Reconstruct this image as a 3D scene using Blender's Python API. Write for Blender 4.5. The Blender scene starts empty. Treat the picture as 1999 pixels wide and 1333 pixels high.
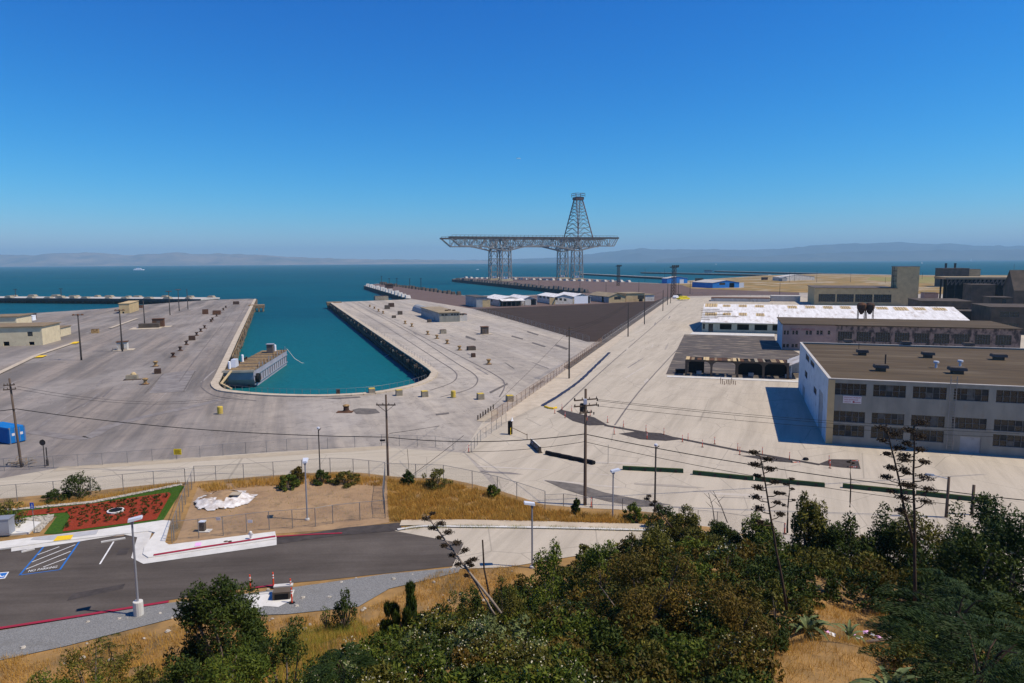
import bpy, math, random
import numpy as np
from mathutils import Vector, Matrix, noise as mnoise
random.seed(7)
R = math.radians
S = bpy.context.scene
COL = S.collection

# ---------------------------------------------------------------- camera
CAMH, FPX, CX, CY = 28.0, 1333.0, 999.5, 666.5
PITCH = math.atan((666.5 - 510.5) / FPX); ROLL = R(0.37)
_f = Vector((0, math.cos(PITCH), -math.sin(PITCH)))
_u0 = Vector((0, math.sin(PITCH), math.cos(PITCH))); _r0 = Vector((1, 0, 0))
_r = math.cos(ROLL) * _r0 - math.sin(ROLL) * _u0
_u = math.cos(ROLL) * _u0 + math.sin(ROLL) * _r0
CAMP = Vector((0, 0, CAMH))
cam = bpy.data.cameras.new('camera'); camo = bpy.data.objects.new('camera', cam); COL.objects.link(camo)
m = Matrix((_r, _u, -_f)).transposed().to_4x4(); m.translation = CAMP
camo.matrix_world = m
cam.sensor_width = 36.0; cam.lens = 36.0 * FPX / 1999.0; cam.clip_start = 0.5; cam.clip_end = 60000
S.camera = camo
S.render.resolution_x, S.render.resolution_y = 1024, 683

# ---------------------------------------------------------------- light
SUN_EL = R(56); SUN_AZ = math.atan2(0.985, -0.17)      # horizontal direction towards the sun (+X, slightly -Y)
sdir = Vector((math.cos(SUN_EL) * 0.9854, math.cos(SUN_EL) * -0.17, math.sin(SUN_EL)))
W = bpy.data.worlds.new('World'); S.world = W; W.use_nodes = True
wn = W.node_tree.nodes; wl = W.node_tree.links
sky = wn.new('ShaderNodeTexSky'); sky.sky_type = 'NISHITA'; sky.sun_disc = False
sky.sun_elevation = SUN_EL; sky.sun_rotation = R(100)
sky.altitude = 30; sky.air_density = 1.0; sky.dust_density = 0.15; sky.ozone_density = 4.5
def wnode(kind, **kw):
    n = wn.new(kind)
    for k, v in kw.items(): setattr(n, k, v)
    return n
k1 = wnode('ShaderNodeVectorMath', operation='SCALE'); k1.inputs['Scale'].default_value = 0.125
sp_ = wnode('ShaderNodeSeparateColor'); cb_ = wnode('ShaderNodeCombineColor')      # deep, saturated midday blue: one response curve per channel
for i_, (g_, m_) in enumerate(((3.0, 1.05), (1.42, 0.86), (0.92, 1.04))):
    pw = wnode('ShaderNodeMath', operation='POWER'); pw.inputs[1].default_value = g_; ml = wnode('ShaderNodeMath', operation='MULTIPLY'); ml.inputs[1].default_value = m_ * 8
    wl.new(sp_.outputs[i_], pw.inputs[0]); wl.new(pw.outputs[0], ml.inputs[0]); wl.new(ml.outputs[0], cb_.inputs[i_])
bg = wn['Background']; bg.inputs['Strength'].default_value = 0.125
wl.new(sky.outputs[0], k1.inputs[0]); wl.new(k1.outputs[0], sp_.inputs[0]); wl.new(cb_.outputs[0], bg.inputs['Color'])
sun = bpy.data.lights.new('sun', 'SUN'); sun.energy = 5.0; sun.angle = R(0.53); sun.color = (1.0, 0.895, 0.74)
suno = bpy.data.objects.new('sun', sun); COL.objects.link(suno)
suno.rotation_euler = (-sdir).to_track_quat('-Z', 'Y').to_euler()
vs = S.view_settings; vs.view_transform = 'Standard'; vs.look = 'None'; vs.exposure = 0.0; vs.gamma = 1.0
S.cycles.max_bounces = 6; S.cycles.diffuse_bounces = 2; S.cycles.transparent_max_bounces = 24

# ---------------------------------------------------------------- pixel <-> world (photo is 1999 x 1333)
def ray(x, y): return _f + _r * ((x - CX) / FPX) - _u * ((y - CY) / FPX)
def G(x, y, z=0.0):
    d = ray(x, y); return CAMP + d * ((z - CAMH) / d.z)
def proj(P):
    v = Vector(P) - CAMP; k = v.dot(_f); return CX + FPX * v.dot(_r) / k, CY - FPX * v.dot(_u) / k
def at_dist(x, y, dist):
    d = ray(x, y); return CAMP + d * (dist / d.y)
def along(P0, dr, px):
    """metres from P0 along the horizontal direction dr until the picture column px is reached"""
    lo = Vector(P0); k = (px - CX) / FPX
    a = (lo - CAMP).dot(_r) - k * (lo - CAMP).dot(_f); b = dr.dot(_r) - k * dr.dot(_f)
    return -a / b
def onplane(px, py, P0, dr):
    """(t, z) where the picture ray meets the vertical plane through P0 along dr"""
    d = ray(px, py); n = Vector((-dr.y, dr.x, 0)); k = (Vector(P0) - CAMP).dot(n) / d.dot(n)
    Q = CAMP + d * k; return (Q - Vector(P0)).dot(dr), Q.z
def hgt(P, py):
    """height above P of the picture row py"""
    d = ray(proj(P)[0], py); hd = math.hypot(P[0], P[1]); k = hd / math.hypot(d.x, d.y)
    return CAMH + d.z * k - P[2]
def adir(deg): return Vector((math.cos(R(deg)), math.sin(R(deg)), 0)), Vector((-math.sin(R(deg)), math.cos(R(deg)), 0))
PIER = 19.0; ROAD = -18.0
ORD = ['first', 'second', 'third', 'fourth', 'fifth', 'sixth', 'seventh', 'eighth', 'ninth', 'tenth', 'eleventh', 'twelfth', 'thirteenth',
       'fourteenth', 'fifteenth', 'sixteenth', 'seventeenth', 'eighteenth', 'nineteenth', 'twentieth']
def smooth(a, b, x):
    t = min(1, max(0, (x - a) / (b - a))); return t * t * (3 - 2 * t)

# ---------------------------------------------------------------- materials
MAT = {}
def newmat(name):
    mt = bpy.data.materials.new(name); mt.use_nodes = True; MAT[name] = mt
    return mt, mt.node_tree.nodes, mt.node_tree.links, mt.node_tree.nodes['Principled BSDF']
def col4(c): return (c[0], c[1], c[2], 1)
def add_pos(N, L, stretch=(1, 1, 1), rot=0.0):
    g = N.new('ShaderNodeNewGeometry'); mp = N.new('ShaderNodeMapping'); mp.vector_type = 'POINT'
    v = N.new('ShaderNodeVectorRotate'); v.rotation_type = 'Z_AXIS'; v.inputs['Angle'].default_value = rot
    mp.inputs['Scale'].default_value = stretch
    L.new(g.outputs['Position'], v.inputs['Vector']); L.new(v.outputs[0], mp.inputs['Vector'])
    return mp.outputs[0]
def add_noise(N, L, vec, scale, detail=6, rough=0.6, lo=0.35, hi=0.65):
    n = N.new('ShaderNodeTexNoise'); n.inputs['Scale'].default_value = scale; n.inputs['Detail'].default_value = detail; n.inputs['Roughness'].default_value = rough
    L.new(vec, n.inputs['Vector'])
    r = N.new('ShaderNodeMapRange'); r.inputs['From Min'].default_value = lo; r.inputs['From Max'].default_value = hi; r.clamp = True
    L.new(n.outputs['Fac'], r.inputs['Value']); return r.outputs[0]
def mixc(N, L, fac, a, b, mode='MIX'):
    mx = N.new('ShaderNodeMix'); mx.data_type = 'RGBA'; mx.blend_type = mode
    for s, v in ((mx.inputs[0], fac), (mx.inputs[6], a), (mx.inputs[7], b)):
        if isinstance(v, (int, float)): s.default_value = v
        elif isinstance(v, tuple): s.default_value = col4(v)
        else: L.new(v, s)
    return mx.outputs[2]
def mth(N, L, op, a, b=None, c=None):
    mx = N.new('ShaderNodeMath'); mx.operation = op
    for i, v in enumerate((a, b, c)):
        if v is None: continue
        if isinstance(v, (int, float)): mx.inputs[i].default_value = v
        else: L.new(v, mx.inputs[i])
    return mx.outputs[0]
def mat(name, c1, c2=None, scale=1.0, stretch=(1, 1, 1), rot=0.0, c3=None, scale3=0.3, lo3=0.55, hi3=0.7, rough=0.85, bump=0.0, bscale=8.0,
        metal=0.0, spec=0.08, lo=0.35, hi=0.65, stretch3=None):
    mt, N, L, B = newmat(name)
    B.inputs['Roughness'].default_value = rough; B.inputs['Metallic'].default_value = metal; B.inputs['Specular IOR Level'].default_value = spec
    if c2 is None: B.inputs['Base Color'].default_value = col4(c1)
    else:
        v = add_pos(N, L, stretch, rot); c = mixc(N, L, add_noise(N, L, v, scale, lo=lo, hi=hi), tuple(c1), tuple(c2))
        if c3: 
            v3 = add_pos(N, L, stretch3 or stretch, rot); c = mixc(N, L, add_noise(N, L, v3, scale3, lo=lo3, hi=hi3), c, tuple(c3))
        L.new(c, B.inputs['Base Color'])
    if bump:
        v = add_pos(N, L); nz = N.new('ShaderNodeTexNoise'); nz.inputs['Scale'].default_value = bscale; nz.inputs['Detail'].default_value = 5
        L.new(v, nz.inputs['Vector']); bp = N.new('ShaderNodeBump'); bp.inputs['Strength'].default_value = bump; bp.inputs['Distance'].default_value = 0.05
        L.new(nz.outputs['Fac'], bp.inputs['Height']); L.new(bp.outputs[0], B.inputs['Normal'])
    return mt

# ---------------------------------------------------------------- mesh collector
ROOTM = {}
def tag(o, label=None, cat=None, group=None, kind=None):
    if label: o['label'] = label
    if cat: o['category'] = cat
    if group: o['group'] = group
    if kind: o['kind'] = kind
    return o
def link(o): COL.objects.link(o); return o
def thing(name, label, cat, loc=(0, 0, 0), rz=0.0, group=None):
    o = link(bpy.data.objects.new(name, None)); o.location = loc; o.rotation_euler = (0, 0, rz); o.empty_display_size = 0.3
    ROOTM[o.name] = Matrix.Translation(Vector(loc)) @ Matrix.Rotation(rz, 4, 'Z')
    return tag(o, label, cat, group)
def root_of(o):
    while o.parent is not None: o = o.parent
    return o
def copy_tree(o, parent=None):
    c = o.copy(); link(c)
    if parent is not None: c.parent = parent
    for ch in list(o.children): copy_tree(ch, c)
    return c
class MB:
    def __init__(s): s.v = []; s.f = []; s.m = []; s.cur = 0
    def mi(s, i): s.cur = i; return s
    def add(s, vs, fs):
        b = len(s.v); s.v += [tuple(p) for p in vs]
        for f in fs: s.f.append(tuple(i + b for i in f)); s.m.append(s.cur)
        return s
    def quad(s, a, b, c, d): return s.add([a, b, c, d], [(0, 1, 2, 3)])
    def poly(s, pts): return s.add(pts, [tuple(range(len(pts)))])
    def box(s, x0, x1, y0, y1, z0, z1, top=1.0):
        cx, cy = (x0 + x1) / 2, (y0 + y1) / 2
        vs = [(x0, y0, z0), (x1, y0, z0), (x1, y1, z0), (x0, y1, z0)] + [(cx + (x - cx) * top, cy + (y - cy) * top, z1) for x, y in ((x0, y0), (x1, y0), (x1, y1), (x0, y1))]
        return s.add(vs, [(3, 2, 1, 0), (4, 5, 6, 7), (0, 1, 5, 4), (1, 2, 6, 5), (2, 3, 7, 6), (3, 0, 4, 7)])
    def beam(s, p, q, w, h=None):
        p = Vector(p); q = Vector(q); d = (q - p)
        if d.length < 1e-6: return s
        d.normalize(); h = h or w
        a = d.cross(Vector((0, 0, 1)))
        if a.length < 1e-3: a = Vector((1, 0, 0))
        a.normalize(); b = a.cross(d); a *= w / 2; b *= h / 2
        vs = [p - a - b, p + a - b, p + a + b, p - a + b, q - a - b, q + a - b, q + a + b, q - a + b]
        return s.add(vs, [(3, 2, 1, 0), (4, 5, 6, 7), (0, 1, 5, 4), (1, 2, 6, 5), (2, 3, 7, 6), (3, 0, 4, 7)])
    def tube(s, pts, r, n=6, r2=None):
        pts = [Vector(p) for p in pts]; k = len(pts); b = len(s.v)
        for i, p in enumerate(pts):
            d = (pts[min(i + 1, k - 1)] - pts[max(i - 1, 0)]).normalized()
            a = d.cross(Vector((0, 0, 1)))
            if a.length < 1e-3: a = Vector((1, 0, 0))
            a.normalize(); c = a.cross(d); rr = r if r2 is None else r + (r2 - r) * i / (k - 1)
            for j in range(n):
                t = 2 * math.pi * j / n; s.v.append(tuple(p + (a * math.cos(t) + c * math.sin(t)) * rr))
        for i in range(k - 1):
            for j in range(n):
                j2 = (j + 1) % n; s.f.append((b + i * n + j, b + i * n + j2, b + (i + 1) * n + j2, b + (i + 1) * n + j)); s.m.append(s.cur)
        s.f.append(tuple(b + j for j in range(n))[::-1]); s.m.append(s.cur)
        s.f.append(tuple(b + (k - 1) * n + j for j in range(n))); s.m.append(s.cur)
        return s
    def lathe(s, prof, n=12, c=(0, 0, 0)):
        b = len(s.v)
        for r, z in prof:
            for j in range(n):
                t = 2 * math.pi * j / n; s.v.append((c[0] + r * math.cos(t), c[1] + r * math.sin(t), c[2] + z))
        k = len(prof)
        for i in range(k - 1):
            for j in range(n):
                j2 = (j + 1) % n; s.f.append((b + i * n + j, b + i * n + j2, b + (i + 1) * n + j2, b + (i + 1) * n + j)); s.m.append(s.cur)
        s.f.append(tuple(b + j for j in range(n))[::-1]); s.m.append(s.cur)
        s.f.append(tuple(b + (k - 1) * n + j for j in range(n))); s.m.append(s.cur)
        return s
    def prism(s, poly, z0, z1):
        n = len(poly); b = len(s.v)
        s.v += [(p[0], p[1], z0) for p in poly] + [(p[0], p[1], z1) for p in poly]
        s.f.append(tuple(b + i for i in range(n))[::-1]); s.m.append(s.cur); s.f.append(tuple(b + n + i for i in range(n))); s.m.append(s.cur)
        for i in range(n):
            j = (i + 1) % n; s.f.append((b + i, b + j, b + n + j, b + n + i)); s.m.append(s.cur)
        return s
    def mesh(s, name, mats):
        me = bpy.data.meshes.new(name); me.from_pydata(s.v, [], s.f)
        for mm in (mats if isinstance(mats, (list, tuple)) else [mats]): me.materials.append(mm)
        if any(s.m): me.polygons.foreach_set('material_index', s.m)
        return me
    def build(s, name, mats, parent=None, world=False, smooth=False):
        me = s.mesh(name, mats)
        if world and parent is not None: me.transform(ROOTM[root_of(parent).name].inverted())
        if smooth: me.polygons.foreach_set('use_smooth', [True] * len(me.polygons))
        me.update(); o = link(bpy.data.objects.new(name, me))
        if parent is not None: o.parent = parent
        return o
def inst(name, me, parent, loc=(0, 0, 0), rz=0.0, scale=None):
    o = link(bpy.data.objects.new(name, me)); o.parent = parent; o.location = loc; o.rotation_euler = (0, 0, rz)
    if scale: o.scale = scale
    return o
def sheet(name, pxs, mt, z=0.02, kind='structure', base=0.0, world=False):
    """a flat sheet lying on the ground, its outline given as picture points (or world points)"""
    pts = [(p[0], p[1]) for p in pxs] if world else [G(x, y, base).to_2d() for x, y in pxs]
    import mathutils.geometry as mg
    tris = mg.tessellate_polygon([[Vector((p[0], p[1], 0)) for p in pts]])
    me = bpy.data.meshes.new(name); me.from_pydata([(p[0], p[1], base + z) for p in pts], [], [t for t in tris]); me.materials.append(mt)
    me.update()
    import bmesh
    bm = bmesh.new(); bm.from_mesh(me); bmesh.ops.recalc_face_normals(bm, faces=bm.faces)
    if bm.faces and sum(f.normal.z for f in bm.faces) < 0: bmesh.ops.reverse_faces(bm, faces=bm.faces)
    bm.to_mesh(me); bm.free()
    o = link(bpy.data.objects.new(name, me))
    if kind: o['kind'] = kind
    return o
def text_mesh(txt, size, extrude=0.004):
    cu = bpy.data.curves.new('lettering', 'FONT'); cu.body = txt; cu.size = size; cu.extrude = extrude; cu.align_x = 'LEFT'; cu.resolution_u = 2
    o = link(bpy.data.objects.new('lettering_tmp', cu)); dg = bpy.context.evaluated_depsgraph_get()
    me = bpy.data.meshes.new_from_object(o.evaluated_get(dg)); bpy.data.objects.remove(o); bpy.data.curves.remove(cu)
    return me

# ================================================================ MATERIALS
PR = R(-PIER)
def ground_mat(name, dark=(0.285, 0.238, 0.198), pale=(0.475, 0.41, 0.325)):
    """apron paving: grey asphalt west of the dock, pale worn concrete east of it, streaks along the piers, cracks, oil stains"""
    mt, N, L, B = newmat(name); B.inputs['Roughness'].default_value = 1.0; B.inputs['Specular IOR Level'].default_value = 0.03
    g = N.new('ShaderNodeNewGeometry'); sep = N.new('ShaderNodeSeparateXYZ'); L.new(g.outputs['Position'], sep.inputs[0])
    s_ = mth(N, L, 'ADD', mth(N, L, 'MULTIPLY', mth(N, L, 'ADD', sep.outputs[0], 71.8), .9455), mth(N, L, 'MULTIPLY', mth(N, L, 'ADD', sep.outputs[1], -164.3), .3256))
    v1 = add_pos(N, L); wob = add_noise(N, L, v1, 0.03, lo=0.3, hi=0.7)
    f = N.new('ShaderNodeMapRange'); f.clamp = True; f.inputs['From Min'].default_value = 10; f.inputs['From Max'].default_value = 42
    L.new(mth(N, L, 'ADD', s_, mth(N, L, 'MULTIPLY', wob, 18.0)), f.inputs['Value'])
    base = mixc(N, L, f.outputs[0], dark, pale)
    vs_ = add_pos(N, L, (0.16, 0.008, 1), PR)         # long streaks along the pier axis
    base = mixc(N, L, mth(N, L, 'MULTIPLY', add_noise(N, L, vs_, 1.0, 5, 0.65, 0.40, 0.60), 0.75), base, mixc(N, L, f.outputs[0], (0.10, 0.093, 0.088), (0.28, 0.248, 0.212)))
    vs2 = add_pos(N, L, (0.55, 0.014, 1), PR + 0.03)
    base = mixc(N, L, mth(N, L, 'MULTIPLY', add_noise(N, L, vs2, 1.0, 4, 0.6, 0.48, 0.66), 0.6), base, mixc(N, L, f.outputs[0], (0.12, 0.107, 0.10), (0.30, 0.262, 0.22)))
    vq = add_pos(N, L, (0.09, 0.012, 1), PR - 0.12)
    base = mixc(N, L, mth(N, L, 'MULTIPLY', add_noise(N, L, vq, 1.0, 2, 0.5, 0.50, 0.54), 0.35), base, mixc(N, L, f.outputs[0], (0.26, 0.232, 0.21), (0.46, 0.41, 0.345)))
    vp = add_pos(N, L, (0.05, 0.02, 1), PR + 0.25)
    base = mixc(N, L, mth(N, L, 'MULTIPLY', add_noise(N, L, vp, 1.0, 3, 0.5, 0.52, 0.6), 0.32), base, (0.40, 0.36, 0.32))
    base = mixc(N, L, mth(N, L, 'MULTIPLY', add_noise(N, L, v1, 0.25, 9, 0.75, 0.47, 0.7), 0.5), base, (0.10, 0.09, 0.085))
    base = mixc(N, L, mth(N, L, 'MULTIPLY', add_noise(N, L, v1, 6.0, 4, 0.7, 0.3, 0.8), 0.3), base, (0.30, 0.28, 0.26))
    vo = N.new('ShaderNodeTexVoronoi'); vo.feature = 'DISTANCE_TO_EDGE'; vo.inputs['Scale'].default_value = 0.07
    dn = N.new('ShaderNodeTexNoise'); dn.inputs['Scale'].default_value = 0.25; dn.inputs['Detail'].default_value = 6
    L.new(v1, dn.inputs['Vector'])
    vm = N.new('ShaderNodeVectorMath'); vm.operation = 'SCALE'; vm.inputs['Scale'].default_value = 9.0; L.new(dn.outputs['Color'], vm.inputs[0])
    va = N.new('ShaderNodeVectorMath'); L.new(vm.outputs[0], va.inputs[0]); L.new(v1, va.inputs[1]); L.new(va.outputs[0], vo.inputs['Vector'])
    cr = N.new('ShaderNodeMapRange'); cr.inputs['From Min'].default_value = 0.003; cr.inputs['From Max'].default_value = 0.008; cr.inputs['To Min'].default_value = 0.35; cr.inputs['To Max'].default_value = 0
    L.new(vo.outputs['Distance'], cr.inputs['Value'])
    base = mixc(N, L, cr.outputs[0], base, (0.09, 0.08, 0.075))
    L.new(base, B.inputs['Base Color']); return mt
ground_mat('apron')
def road_mat(name, c1, c2, c3, rot, k=1.0, crack=0.4):
    mt, N, L, B = newmat(name); B.inputs['Roughness'].default_value = 1.0; B.inputs['Specular IOR Level'].default_value = 0.03
    v = add_pos(N, L); vs_ = add_pos(N, L, (0.35, 0.02, 1), rot)
    c = mixc(N, L, mth(N, L, 'MULTIPLY', add_noise(N, L, vs_, 1.0, 5, 0.6), 0.6), c1, c2)
    c = mixc(N, L, mth(N, L, 'MULTIPLY', add_noise(N, L, v, 0.12, 6, 0.6, 0.45, 0.75), 0.5), c, c3)
    c = mixc(N, L, mth(N, L, 'MULTIPLY', add_noise(N, L, v, 5.0 * k, 6, 0.7, 0.4, 0.75), 0.28), c, tuple(x * 0.55 for x in c1))
    vo = N.new('ShaderNodeTexVoronoi'); vo.feature = 'DISTANCE_TO_EDGE'; vo.inputs['Scale'].default_value = 0.11; L.new(add_pos(N, L, (1, 1, 1), 0.4), vo.inputs['Vector'])
    cr = N.new('ShaderNodeMapRange'); cr.inputs['From Min'].default_value = 0.003; cr.inputs['From Max'].default_value = 0.008; cr.inputs['To Min'].default_value = crack; cr.inputs['To Max'].default_value = 0
    L.new(vo.outputs['Distance'], cr.inputs['Value']); c = mixc(N, L, cr.outputs[0], c, (0.15, 0.135, 0.12))
    c = mixc(N, L, mth(N, L, 'MULTIPLY', add_noise(N, L, add_pos(N, L, (0.5, 0.03, 1), rot + 0.1), 1.0, 6, 0.7, 0.47, 0.68), 0.45), c, tuple(x * 0.55 for x in c1))
    L.new(c, B.inputs['Base Color']); return mt
road_mat('road_concrete', (0.50, 0.435, 0.34), (0.37, 0.32, 0.25), (0.54, 0.475, 0.375), R(ROAD) * -1)
road_mat('lower_road', (0.475, 0.415, 0.32), (0.40, 0.345, 0.265), (0.51, 0.45, 0.36), R(75))
road_mat('dark_lot', (0.056, 0.041, 0.034), (0.076, 0.057, 0.047), (0.042, 0.032, 0.027), PR + 1.4, crack=0)
road_mat('brown_pier', (0.155, 0.108, 0.095), (0.115, 0.083, 0.075), (0.19, 0.14, 0.12), PR + 1.4, crack=0.15)
road_mat('worn_asphalt', (0.13, 0.112, 0.098), (0.085, 0.073, 0.065), (0.26, 0.22, 0.17), R(70))
road_mat('new_asphalt', (0.07, 0.059, 0.051), (0.135, 0.115, 0.10), (0.18, 0.155, 0.133), R(82), crack=0)
mat('weathered_asphalt', (0.125, 0.105, 0.09), (0.075, 0.064, 0.056), 0.5, stretch=(0.4, 1.2, 1), rot=R(18), c3=(0.32, 0.265, 0.19), scale3=0.45, lo3=0.53, hi3=0.68, stretch3=(0.35, 1.1, 1))
mat('patch_asphalt', (0.05, 0.043, 0.04), (0.075, 0.064, 0.058), 1.5, bump=0.3)
mat('stain', (0.10, 0.088, 0.08), (0.17, 0.15, 0.13), 0.8, rough=0.95, spec=0.1)
mat('rut', (0.17, 0.15, 0.14), (0.26, 0.235, 0.215), 0.4)
mat('wear_dark', (0.13, 0.115, 0.105), (0.19, 0.168, 0.155), 0.5, stretch=(1, .3, 1)); mat('wear_pale', (0.31, 0.28, 0.255), (0.25, 0.222, 0.2), 0.5); mat('wear_mid', (0.30, 0.262, 0.215), (0.36, 0.315, 0.26), 0.5); mat('wear_pale2', (0.50, 0.445, 0.375), (0.43, 0.38, 0.31), 0.5)
mat('tan_dust', (0.43, 0.36, 0.26), (0.36, 0.30, 0.22), 0.6)
mat('kerb_tan', (0.52, 0.44, 0.33), (0.42, 0.35, 0.26), 0.5, bump=0.2)
mat('kerb_white', (0.62, 0.6, 0.55), (0.5, 0.48, 0.44), 0.8, bump=0.1)
mat('sidewalk', (0.66, 0.64, 0.59), (0.57, 0.55, 0.5), 1.2)
mat('ramp_grey', (0.43, 0.43, 0.43), (0.37, 0.37, 0.37), 2)
mat('paint_white', (0.75, 0.74, 0.71), (0.6, 0.59, 0.56), 3)
mat('paint_blue', (0.02, 0.13, 0.42), (0.03, 0.16, 0.45), 3)
mat('paint_red', (0.33, 0.02, 0.05), (0.25, 0.03, 0.05), 2)
mat('paint_yellow', (0.78, 0.52, 0.02), (0.7, 0.45, 0.03), 3)
mat('paint_pink', (0.75, 0.42, 0.68))
mat('wall_dark', (0.05, 0.043, 0.038), (0.095, 0.08, 0.065), 0.8)
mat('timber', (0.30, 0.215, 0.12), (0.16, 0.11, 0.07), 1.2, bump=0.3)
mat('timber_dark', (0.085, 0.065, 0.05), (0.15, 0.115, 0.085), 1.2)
mat('pole_wood', (0.085, 0.06, 0.045), (0.13, 0.095, 0.07), 3, stretch=(1, 1, 0.1))
mat('pole_dark', (0.035, 0.032, 0.03), (0.06, 0.05, 0.045), 3)
mat('steel_grey', (0.34, 0.36, 0.40), rough=0.4, metal=0.4)
mat('steel_galv', (0.28, 0.28, 0.28), (0.22, 0.22, 0.22), 4, rough=0.5, metal=0.5)
mat('fixture', (0.55, 0.58, 0.64), rough=0.4)
mat('wire', (0.012, 0.012, 0.012))
mat('rust', (0.16, 0.075, 0.035), (0.085, 0.045, 0.03), 2.5)
mat('rust_dark', (0.055, 0.035, 0.025), (0.1, 0.055, 0.035), 2.5)
mat('bollard_tan', (0.42, 0.29, 0.13), (0.2, 0.11, 0.05), 2.0)
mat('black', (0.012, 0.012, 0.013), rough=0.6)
mat('glass_dark', (0.008, 0.008, 0.008), (0.022, 0.02, 0.018), 1.3, rough=0.25, spec=0.5)
mat('orange', (0.72, 0.07, 0.02), rough=0.5)
mat('white_band', (0.8, 0.8, 0.78))
mat('concrete_block', (0.34, 0.29, 0.21), (0.22, 0.19, 0.14), 1.5)
mat('yellow_worn', (0.62, 0.45, 0.06), (0.45, 0.33, 0.10), 2.0)
mat('green_barrier', (0.025, 0.065, 0.035), (0.035, 0.085, 0.045), 1.0, rough=0.6)
mat('cream_wall', (0.66, 0.56, 0.37), (0.56, 0.47, 0.31), 0.5, c3=(0.4, 0.33, 0.24), scale3=0.8, lo3=0.6, hi3=0.8)
mat('cream_roof', (0.26, 0.19, 0.11), (0.2, 0.145, 0.09), 0.3)
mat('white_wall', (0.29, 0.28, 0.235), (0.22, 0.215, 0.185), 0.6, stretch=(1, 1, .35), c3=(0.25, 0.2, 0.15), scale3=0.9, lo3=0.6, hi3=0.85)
mat('white_metal_roof', (0.78, 0.76, 0.73), (0.60, 0.575, 0.54), 1.0, stretch=(0.9, 0.05, 1), rot=R(18), c3=(0.40, 0.33, 0.27), scale3=0.5, lo3=0.56, hi3=0.72, stretch3=(1, 0.4, 1))
mat('shed_wall', (0.6, 0.57, 0.52), (0.48, 0.45, 0.4), 0.4, c3=(0.33, 0.24, 0.17), scale3=0.35, lo3=0.56, hi3=0.72)
mat('grey_wall', (0.36, 0.37, 0.37), (0.27, 0.28, 0.28), 0.4, c3=(0.18, 0.14, 0.11), scale3=0.5, lo3=0.58, hi3=0.75)
mat('tan_wall', (0.56, 0.42, 0.22), (0.45, 0.335, 0.18), 0.4, c3=(0.2, 0.16, 0.12), scale3=0.5, lo3=0.6, hi3=0.8)
mat('tan_roof', (0.33, 0.26, 0.165), (0.24, 0.19, 0.12), 0.25, stretch=(1, 1, 1))
mat('flat_roof', (0.11, 0.079, 0.046), (0.065, 0.048, 0.03), 0.5, stretch=(0.25, 1.6, 1), rot=R(18), c3=(0.14, 0.108, 0.07), scale3=0.25, lo3=0.5, hi3=0.7)
mat('pink_wall', (0.40, 0.27, 0.225), (0.32, 0.22, 0.185), 0.5, c3=(0.2, 0.15, 0.16), scale3=0.7, lo3=0.6, hi3=0.8)
mat('peeling_wall', (0.29, 0.205, 0.165), (0.07, 0.055, 0.05), 0.9, stretch=(1, 1, 0.6), lo=0.45, hi=0.6)
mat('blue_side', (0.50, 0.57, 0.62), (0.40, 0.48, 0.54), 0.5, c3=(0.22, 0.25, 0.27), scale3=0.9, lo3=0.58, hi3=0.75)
mat('green_wall', (0.40, 0.42, 0.33), (0.33, 0.35, 0.28), 0.5, c3=(0.2, 0.19, 0.15), scale3=0.8, lo3=0.6, hi3=0.8)
mat('pale_concrete', (0.50, 0.47, 0.42), (0.42, 0.39, 0.35), 0.4)
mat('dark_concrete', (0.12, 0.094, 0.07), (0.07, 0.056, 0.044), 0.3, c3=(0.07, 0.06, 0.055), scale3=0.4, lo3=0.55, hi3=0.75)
mat('blue_shed', (0.02, 0.16, 0.50), (0.03, 0.20, 0.55), 0.3, rough=0.6)
mat('container_blue', (0.01, 0.14, 0.42), (0.015, 0.17, 0.46), 0.7, rough=0.5)
mat('crane_steel', (0.34, 0.325, 0.30), (0.22, 0.205, 0.185), 0.12, c3=(0.24, 0.15, 0.10), scale3=0.2, lo3=0.55, hi3=0.7, rough=0.7)
mat('crane_dark', (0.15, 0.125, 0.11), (0.08, 0.068, 0.06), 0.15, rough=0.8)
mat('crane_yellow', (0.55, 0.45, 0.28), (0.42, 0.33, 0.2), 0.15)
mat('derrick_red_shade', (0.10, 0.055, 0.05), (0.16, 0.08, 0.07), 0.2)
mat('barge_hull', (0.33, 0.33, 0.37), (0.26, 0.26, 0.3), 0.5, stretch=(1, 1, .4), c3=(0.25, 0.12, 0.08), scale3=0.6, lo3=0.6, hi3=0.72)
mat('barge_deck', (0.30, 0.205, 0.10), (0.19, 0.13, 0.07), 0.7, stretch=(3, .4, 1), rot=R(-35))
mat('soil', (0.37, 0.245, 0.135), (0.27, 0.175, 0.10), 0.35, c3=(0.19, 0.135, 0.085), scale3=1.1, lo3=0.5, hi3=0.75, bump=0.6, bscale=4)
mat('gravel', (0.27, 0.265, 0.25), (0.14, 0.14, 0.135), 14.0, c3=(0.17, 0.165, 0.15), scale3=0.4, bump=0.8, bscale=18)
mat('mulch', (0.32, 0.05, 0.02), (0.17, 0.027, 0.014), 9.0, bump=1.0, bscale=14)
mat('lawn', (0.06, 0.125, 0.015), (0.035, 0.085, 0.01), 5.0, bump=1.0, bscale=30)
mat('white_stone', (0.5, 0.46, 0.39), (0.3, 0.27, 0.22), 3.0)
mat('field', (0.36, 0.215, 0.075), (0.15, 0.125, 0.04), 0.06, c3=(0.38, 0.31, 0.22), scale3=0.02, lo3=0.52, hi3=0.6, stretch=(1, 1.6, 1))
mat('field_green', (0.20, 0.19, 0.05), (0.29, 0.22, 0.08), 0.03)
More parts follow.
